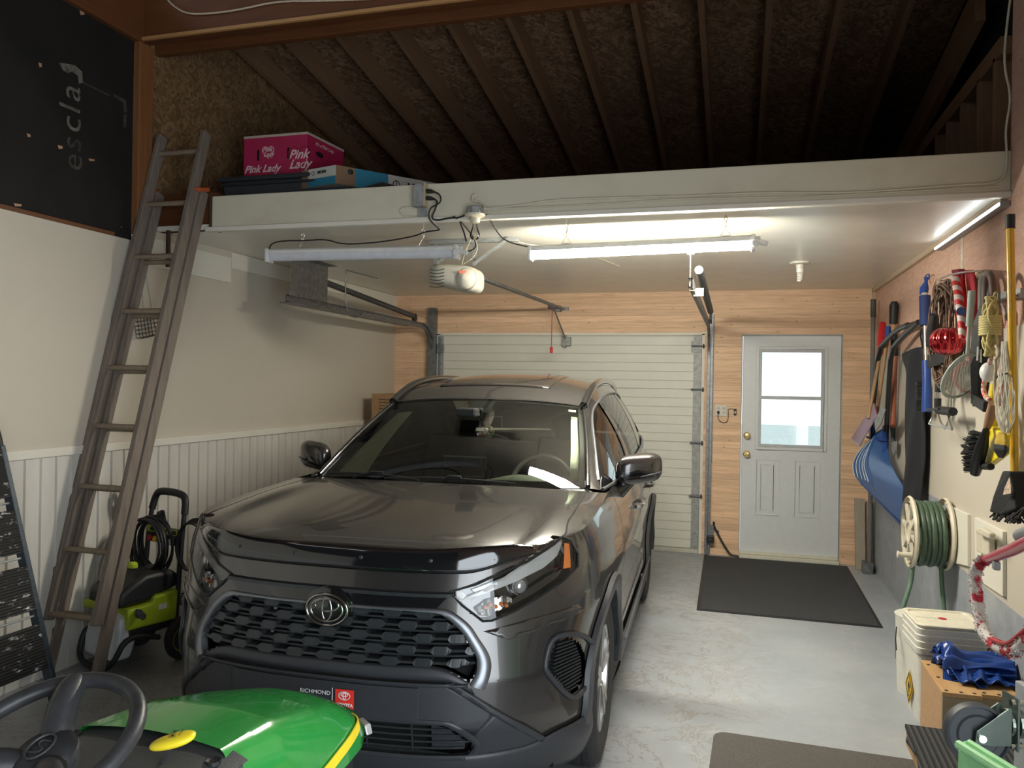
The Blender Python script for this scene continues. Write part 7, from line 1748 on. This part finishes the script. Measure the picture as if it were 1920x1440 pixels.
for z, h_ in rr: mb.v += pail_ring(h_, h_*.98, z)
N_ = 28
for j in range(len(rr)-1): mb.f += [(j*N_+i, j*N_+(i+1) % N_, (j+1)*N_+(i+1) % N_, (j+1)*N_+i) for i in range(N_)]
mb.f.append(tuple(range(4*N_, 5*N_))); build('lid_panel', mb, mat('cream lid', (.72, .68, .55), .4), ld_, smooth=40, fix=False)
build('red_mark', MB().lathe([(.02, 0), (.02, .001), (0, .001)], (-.0, .02, .0085), (0, 0, 1), 16), M_REDP, ld_)
mb = MB(); random.seed(4)
for k in range(9): mb.box((-.12+.012*k, .02, .0088), (.005, .022*random.uniform(.5, 1), .001))
build('lid_print', mb, mat('faded grey print', (.4, .39, .35), .6), ld_)
M_HAZ = mat('hazard yellow', (.70, .42, .02), .5)
hz_ = build('hazard_label', MB().prism([(-.148, y_, z_) for y_, z_ in ((-.04, -.26), (.025, -.17), (.09, -.26), (.025, -.35))], (-.002, 0, 0)), M_HAZ, b0)
mb = MB().tube([V((-.1515, .025+.055*(a), -.26+.075*(b))) for a, b in ((0, 1), (1, 0), (0, -1), (-1, 0))], .0015, 4, closed=True)
mb.lathe([(.012, 0), (.012, .001), (.009, .001), (.009, 0)], (-.1505, .025, -.275), (-1, 0, 0), 16, cap=False)
mb.prism([(-.151, .025+a, -.26+b) for a, b in ((-.014, .0), (-.016, .018), (-.006, .012), (0, .034), (.008, .014), (.015, .02), (.014, 0), (0, -.006))], (-.001, 0, 0)).box((-.1515, .025, -.30), (.001, .02, .006))
build('hazard_symbol', mb, M_BLK, hz_)
mb = MB()
for x in (-.125, -.01):
    for k in range(14): mb.box((x+.055, -.1505, -.075-.012*k), (.10 if k % 4 else .07, .001, .0035), rot=(.02, 0, 0))
build('pail_label_print', mb, mat('blue grey print', (.22, .24, .36), .6), b0)
mb = MB()
for k in range(5): mb.box((-.1+.05*k, -.161, -.02), (.018, .003, .008))
build('rim_tab', mb, M_WPL, b0)
# second bucket peeking out behind the stack
b2 = thing('plastic_bucket', 'white pail mostly hidden behind the nested stack, its wire handle showing', 'bucket', (.97, 4.76, 0))
build('pail_body', MB().lathe([(.11, 0), (.125, .40), (.13, .42)], (.99, 4.75, 0), (0, 0, 1), 28), M_PAIL, b2, world=True, smooth=50)
build('wire_handle', MB().tube([(.862, 4.70, .36), (.855, 4.68, .30), (.858, 4.67, .24)], .003, 6), M_BLK, b2, world=True)
# wooden blocks
M_PLY2 = m_wood('yellow plywood', (.45, .26, .11), (.62, .40, .19), .6, 'y'); 
Yn, Yf = 3.60, 4.18
def crate(x0, x1, h, yn, yf, label, tilt=0):
    t = thing('plywood_box', label, 'box', ((x0+x1)/2, yn, 0), 0, None)
    build('side_panel', MB().bb((x0, yn+.018, 0), (x0+.02, yf, h-.02)).bb((x1-.02, yn+.018, 0), (x1, yf, h-.02)) if False else MB().bb((x0, yn+.018, 0), (x0+.02, yf, h-.02)), m_wood('plywood side', (.42, .24, .12), (.60, .38, .2), .6, 'x'), t, world=True, bev=.001)
    build('side_panel', MB().bb((x1-.02, yn+.018, 0), (x1, yf, h-.02)), MATS['plywood side'], t, world=True, bev=.001)
    build('front_panel', MB().bb((x0, yn, 0), (x1, yn+.017, h-.02)), m_wood('plywood front', (.30, .24, .15), (.40, .33, .22), .6, 'x'), t, world=True, bev=.001)
    build('back_panel', MB().bb((x0, yf-.017, 0), (x1, yf, h-.02)) if False else MB().bb((x0+.021, yf-.017, 0), (x1-.021, yf, h-.021)), MATS['plywood front'], t, world=True)
    tp_ = build('top_panel', MB().bb((x0-.003, yn-.003, h-.019), (x1+.003, yf+.003, h)), M_PLY2, t, world=True, bev=.002)
    for k, (a, b) in enumerate(((.12, .05), (.12, .85), (.5, .04), (.85, .05), (.15, .45))):
        build('screw_head', MB().lathe([(.008, 0), (.008, .001), (0, .001)], (x0+(x1-x0)*a, yn+(yf-yn)*b, h), (0, 0, 1), 10), M_BLK, tp_, world=True)
    return t
crate(.880, 1.030, .35, 3.78, 4.19, 'light plywood box with screws standing in front of the white bucket stack')
crate(1.036, 1.185, .345, 3.82, 4.14, 'second plywood box touching the first one beside the concrete wall')
# crumpled blue tarp on the boxes
tp2 = thing('blue_tarp', 'folded blue plastic tarp lying on the plywood boxes', 'tarp', (1.05, 3.95, .36))
def tarpf(layer):
    random.seed(20+layer); a1, a2, a3 = [random.uniform(0, 6) for _ in range(3)]
    def f(a, b):
        x = .925+.29*a+.012*math.sin(5*b+a1); y = 3.95+.23*b+.015*math.sin(4*a+a2)-.05*a*(layer == 0)
        z = .356+.016*layer+.026*math.sin(PI*b)+.010*math.sin(17*b+3*a+a1)+.008*math.sin(26*b-5*a+a2)+.05*math.exp(-((a-.12)/.12)**2)*math.sin(PI*b)*(1 if layer > 1 else .4)
        return V((min(x, 1.225), y, z))
    return f
M_TARP = mat('blue tarp', (.012, .05, .24), .28, amt=.15)
for L_ in range(4): build('tarp_fold', MB().grid(tarpf(L_), 30, 60), M_TARP, tp2, world=True, smooth='all', solid=.003)
build('tarp_flap', MB().grid(lambda a, b: V((.92+.11*a+.05*b, 4.03-.15*b, .42-.045*b-.02*a+.012*math.sin(9*a+4*b))), 14, 14), M_TARP, tp2, world=True, smooth='all', solid=.003)
build('tarp_flap', MB().grid(lambda a, b: V((1.0+.18*a, 4.0-.12*b+.03*a, .41-.03*b-.01*a+.012*math.sin(16*a+3*b))), 24, 14), M_TARP, tp2, world=True, smooth='all', solid=.003)
# low platform with a ribbed rubber mat, caster and green bin
pl = thing('low_platform', 'low wooden platform under the ribbed rubber mat at the lower right', 'platform', (.9, 2.8, 0))
build('platform_top', MB().bb((.62, 1.60, .35), (1.225, 3.17, .40)), M_PLY2, pl, world=True)
for x in (.68, 1.17):
    for y in (1.66, 3.1): build('leg', MB().bb((x-.03, y-.03, 0), (x+.03, y+.03, .35)), M_PLY2, pl, world=True)
t = NT('ribbed rubber'); wv3 = t.n('TexWave', Scale=16., _bands_direction='X'); t.l(t.coord((1, .12, 1), (0, 0, .25)), wv3.inputs['Vector']); nz = t.n('TexNoise', Scale=120.); t.l(t.coord(), nz.inputs['Vector'])
c = t.mix(wv3.outputs['Fac'], (.012, .012, .013), (.05, .052, .055)); c = t.mix(t.ramp(nz.outputs['Fac'], [(.6, (0, 0, 0)), (.75, (.4, .4, .4))]), c, (.12, .12, .12)); t.l(c, t.b.inputs['Base Color']); t.b.inputs['Roughness'].default_value = .8; t.bump(wv3.outputs['Fac'], .9, .01)
ep = [(.622, 3.205), (.616, 3.12), (.600, 3.07), (.606, 3.0), (.612, 2.96), (.600, 2.88), (.560, 2.28), (.56, 1.6)]
o = build('rubber_mat', MB().prism([V((a, b, .401)) for a, b in ep]+[V((1.23, 1.60, .401)), V((1.23, 3.18, .401))], (0, 0, .012)), t.m); tag(o, 'black ribbed rubber mat lying on the low platform at the lower right', 'mat')
ca_ = thing('caster_wheel', 'grey rubber swivel caster wheel with a zinc fork at the lower right', 'caster', (.70, 2.45, .70))
wc_ = at('y', 2.42, 1830, 1376); axd = V((.12, -.99, .1)).normalized(); R8 = .083
M_ZN = mat('zinc plate', (.30, .36, .32), .35, .85)
build('wheel', MB().lathe([(0, -.018), (.05, -.018), (.055, -.012), (R8*.86, -.012), (R8*.9, -.02), (R8*.97, -.018), (R8, 0), (R8*.97, .018), (R8*.9, .02), (R8*.86, .012), (.055, .012), (.05, .018), (0, .018)], wc_, axd, 48), mat('grey rubber wheel', (.06, .065, .075), .5, amt=.15), ca_, world=True, smooth=35)
pr = at('y', 2.44, 1890, 1345); rt_ = (pr-wc_); rt_.z = 0; rt_ = rt_.normalized()
pl0 = wc_+rt_*.080+V((0, 0, .025))
for s in (-1, 1):
    o1 = axd*(.03*s)
    build('fork', MB().prism([wc_+o1+V((0, 0, -.018))-rt_*.016, wc_+o1+rt_*.0+V((0, 0, .018))-rt_*.012, pl0+o1-rt_*.01+V((0, 0, .055)), pl0+o1+V((0, 0, .05)), pl0+o1+V((0, 0, -.045)), wc_+o1+rt_*.03+V((0, 0, -.022))], axd*.004), M_ZN, ca_, world=True, bev=.001)
build('axle_bolt', MB().cyl(wc_-axd*.045, wc_+axd*.045, .010, 12), M_CHR, ca_, world=True, smooth=50)
upv = V((0, 0, 1)); tv = axd
build('swivel_plate', MB().bar(pl0+rt_*.012-upv*.055, pl0+rt_*.012+upv*.085, .075, .005, up=rt_).lathe([(.034, 0), (.036, .006), (.030, .012)], pl0+V((0, 0, .01)), rt_, 20).lathe([(.04, 0), (.042, .01), (.04, .016)], pl0+rt_*.02+V((0, 0, .01)), rt_, 20), M_ZN, ca_, world=True)
for s, q_ in ((1, .07), (-1, -.045)): build('plate_bolt', MB().cyl(pl0+rt_*.0+axd*.025+upv*q_, pl0+rt_*.03+axd*.025+upv*q_, .009, 8), M_CHR, ca_, world=True)
bd = thing('dolly_board', 'painted dolly board standing on edge behind the caster at the right edge', 'board', (.93, 2.3, .343))
bc = pl0+rt_*.045
build('board_panel', MB().bar(V((bc.x+.03, bc.y, .344)), V((bc.x+.03, bc.y, bc.z+.10)), .16, .02, up=rt_), mat('pale board', (.5, .52, .55), .5), bd, world=True, bev=.004)
gb_ = thing('plastic_tray', 'light green plastic tray standing on edge in the bottom right corner', 'tray', (.75, 2.0, .343))
M_LG = mat('mint green plastic', (.42, .85, .42), .35)
c0 = at('y', 2.20, 1797, 1391); c1 = at('y', 1.93, 1990, 1452); zt = c0.z
ed = V((c1.x-c0.x, c1.y-c0.y, 0)); ed.normalize(); pe = V((-ed.y, ed.x, 0))
q4 = [V((c0.x, c0.y, 0)), V((c0.x, c0.y, 0))+ed*.42, V((c0.x, c0.y, 0))+ed*.42+pe*.03, V((c0.x, c0.y, 0))+pe*.03]
cen = sum(q4, V((0, 0, 0)))/4; mb = MB()
for z, k in ((.413, 1.0), (zt-.02, 1.0), (zt-.02, .97), (zt-.05, .95)): mb.v += [V((cen.x+(p.x-cen.x)*k, cen.y+(p.y-cen.y)*k, z)) for p in q4]
for j in range(3): mb.f += [(j*4+i, j*4+(i+1) % 4, j*4+4+(i+1) % 4, j*4+4+i) for i in range(4)]
mb.f += [(0, 1, 2, 3), (12, 13, 14, 15)]
build('tray_base', mb, M_LG, gb_, world=True, bev=.004)
build('tray_rim', MB().tube([V((p.x, p.y, zt-.006)) for p in q4], .011, 8, closed=True), M_LG, gb_, world=True)
# ---------------------------------------------------------------- mats on the floor
def m_mat(name, a, b, sc=90):
    t = NT(name); n1 = t.n('TexNoise', Scale=sc, Detail=3.); t.l(t.coord(), n1.inputs['Vector']); n2 = t.n('TexNoise', Scale=3., Detail=5.); t.l(t.coord(), n2.inputs['Vector'])
    c = t.mix(n1.outputs['Fac'], a, b); c = t.mix(t.ramp(n2.outputs['Fac'], [(.55, (0, 0, 0)), (.75, (.35, .35, .35))]), c, b)
    wv = t.n('TexWave', Scale=30., _bands_direction='X'); t.l(t.coord(), wv.inputs['Vector'])
    t.l(c, t.b.inputs['Base Color']); t.b.inputs['Roughness'].default_value = .95; t.bump(n1.outputs['Fac'], .9, .006); return t.m
dm = thing('door_mat', 'black ribbed doormat on the floor in front of the entry door', 'mat', (.38, 6.95, 0))
build('mat_carpet', MB().prism([(-.235, 5.975, 0), (.985, 5.96, 0), (1.0, 7.86, 0), (-.255, 7.88, 0)], (0, 0, .008)), m_mat('charcoal carpet', (.022, .023, .025), (.06, .062, .065)), dm, world=True)
build('mat_border', MB().prism([(-.255, 5.95, 0), (1.005, 5.935, 0), (1.02, 7.88, 0), (-.275, 7.90, 0)], (0, 0, .005)), M_BLK, dm, world=True)
def rrect(x0, x1, y0, y1, r, z): return [V((cx+r*math.cos(a0+PI/2*i/6), cy+r*math.sin(a0+PI/2*i/6), z)) for cx, cy, a0 in ((x1-r, y1-r, 0), (x0+r, y1-r, PI/2), (x0+r, y0+r, PI), (x1-r, y0+r, 1.5*PI)) for i in range(7)]
o = build('floor_mat', MB().prism(rrect(-.19, .72, 3.25, 3.87, .06, 0), (0, 0, .012)), m_mat('grey brown carpet', (.055, .05, .047), (.13, .12, .11)), bev=.003); o.rotation_euler.z = -.03; tag(o, 'grey-brown carpet mat with rounded corners on the floor right of the car', 'mat')
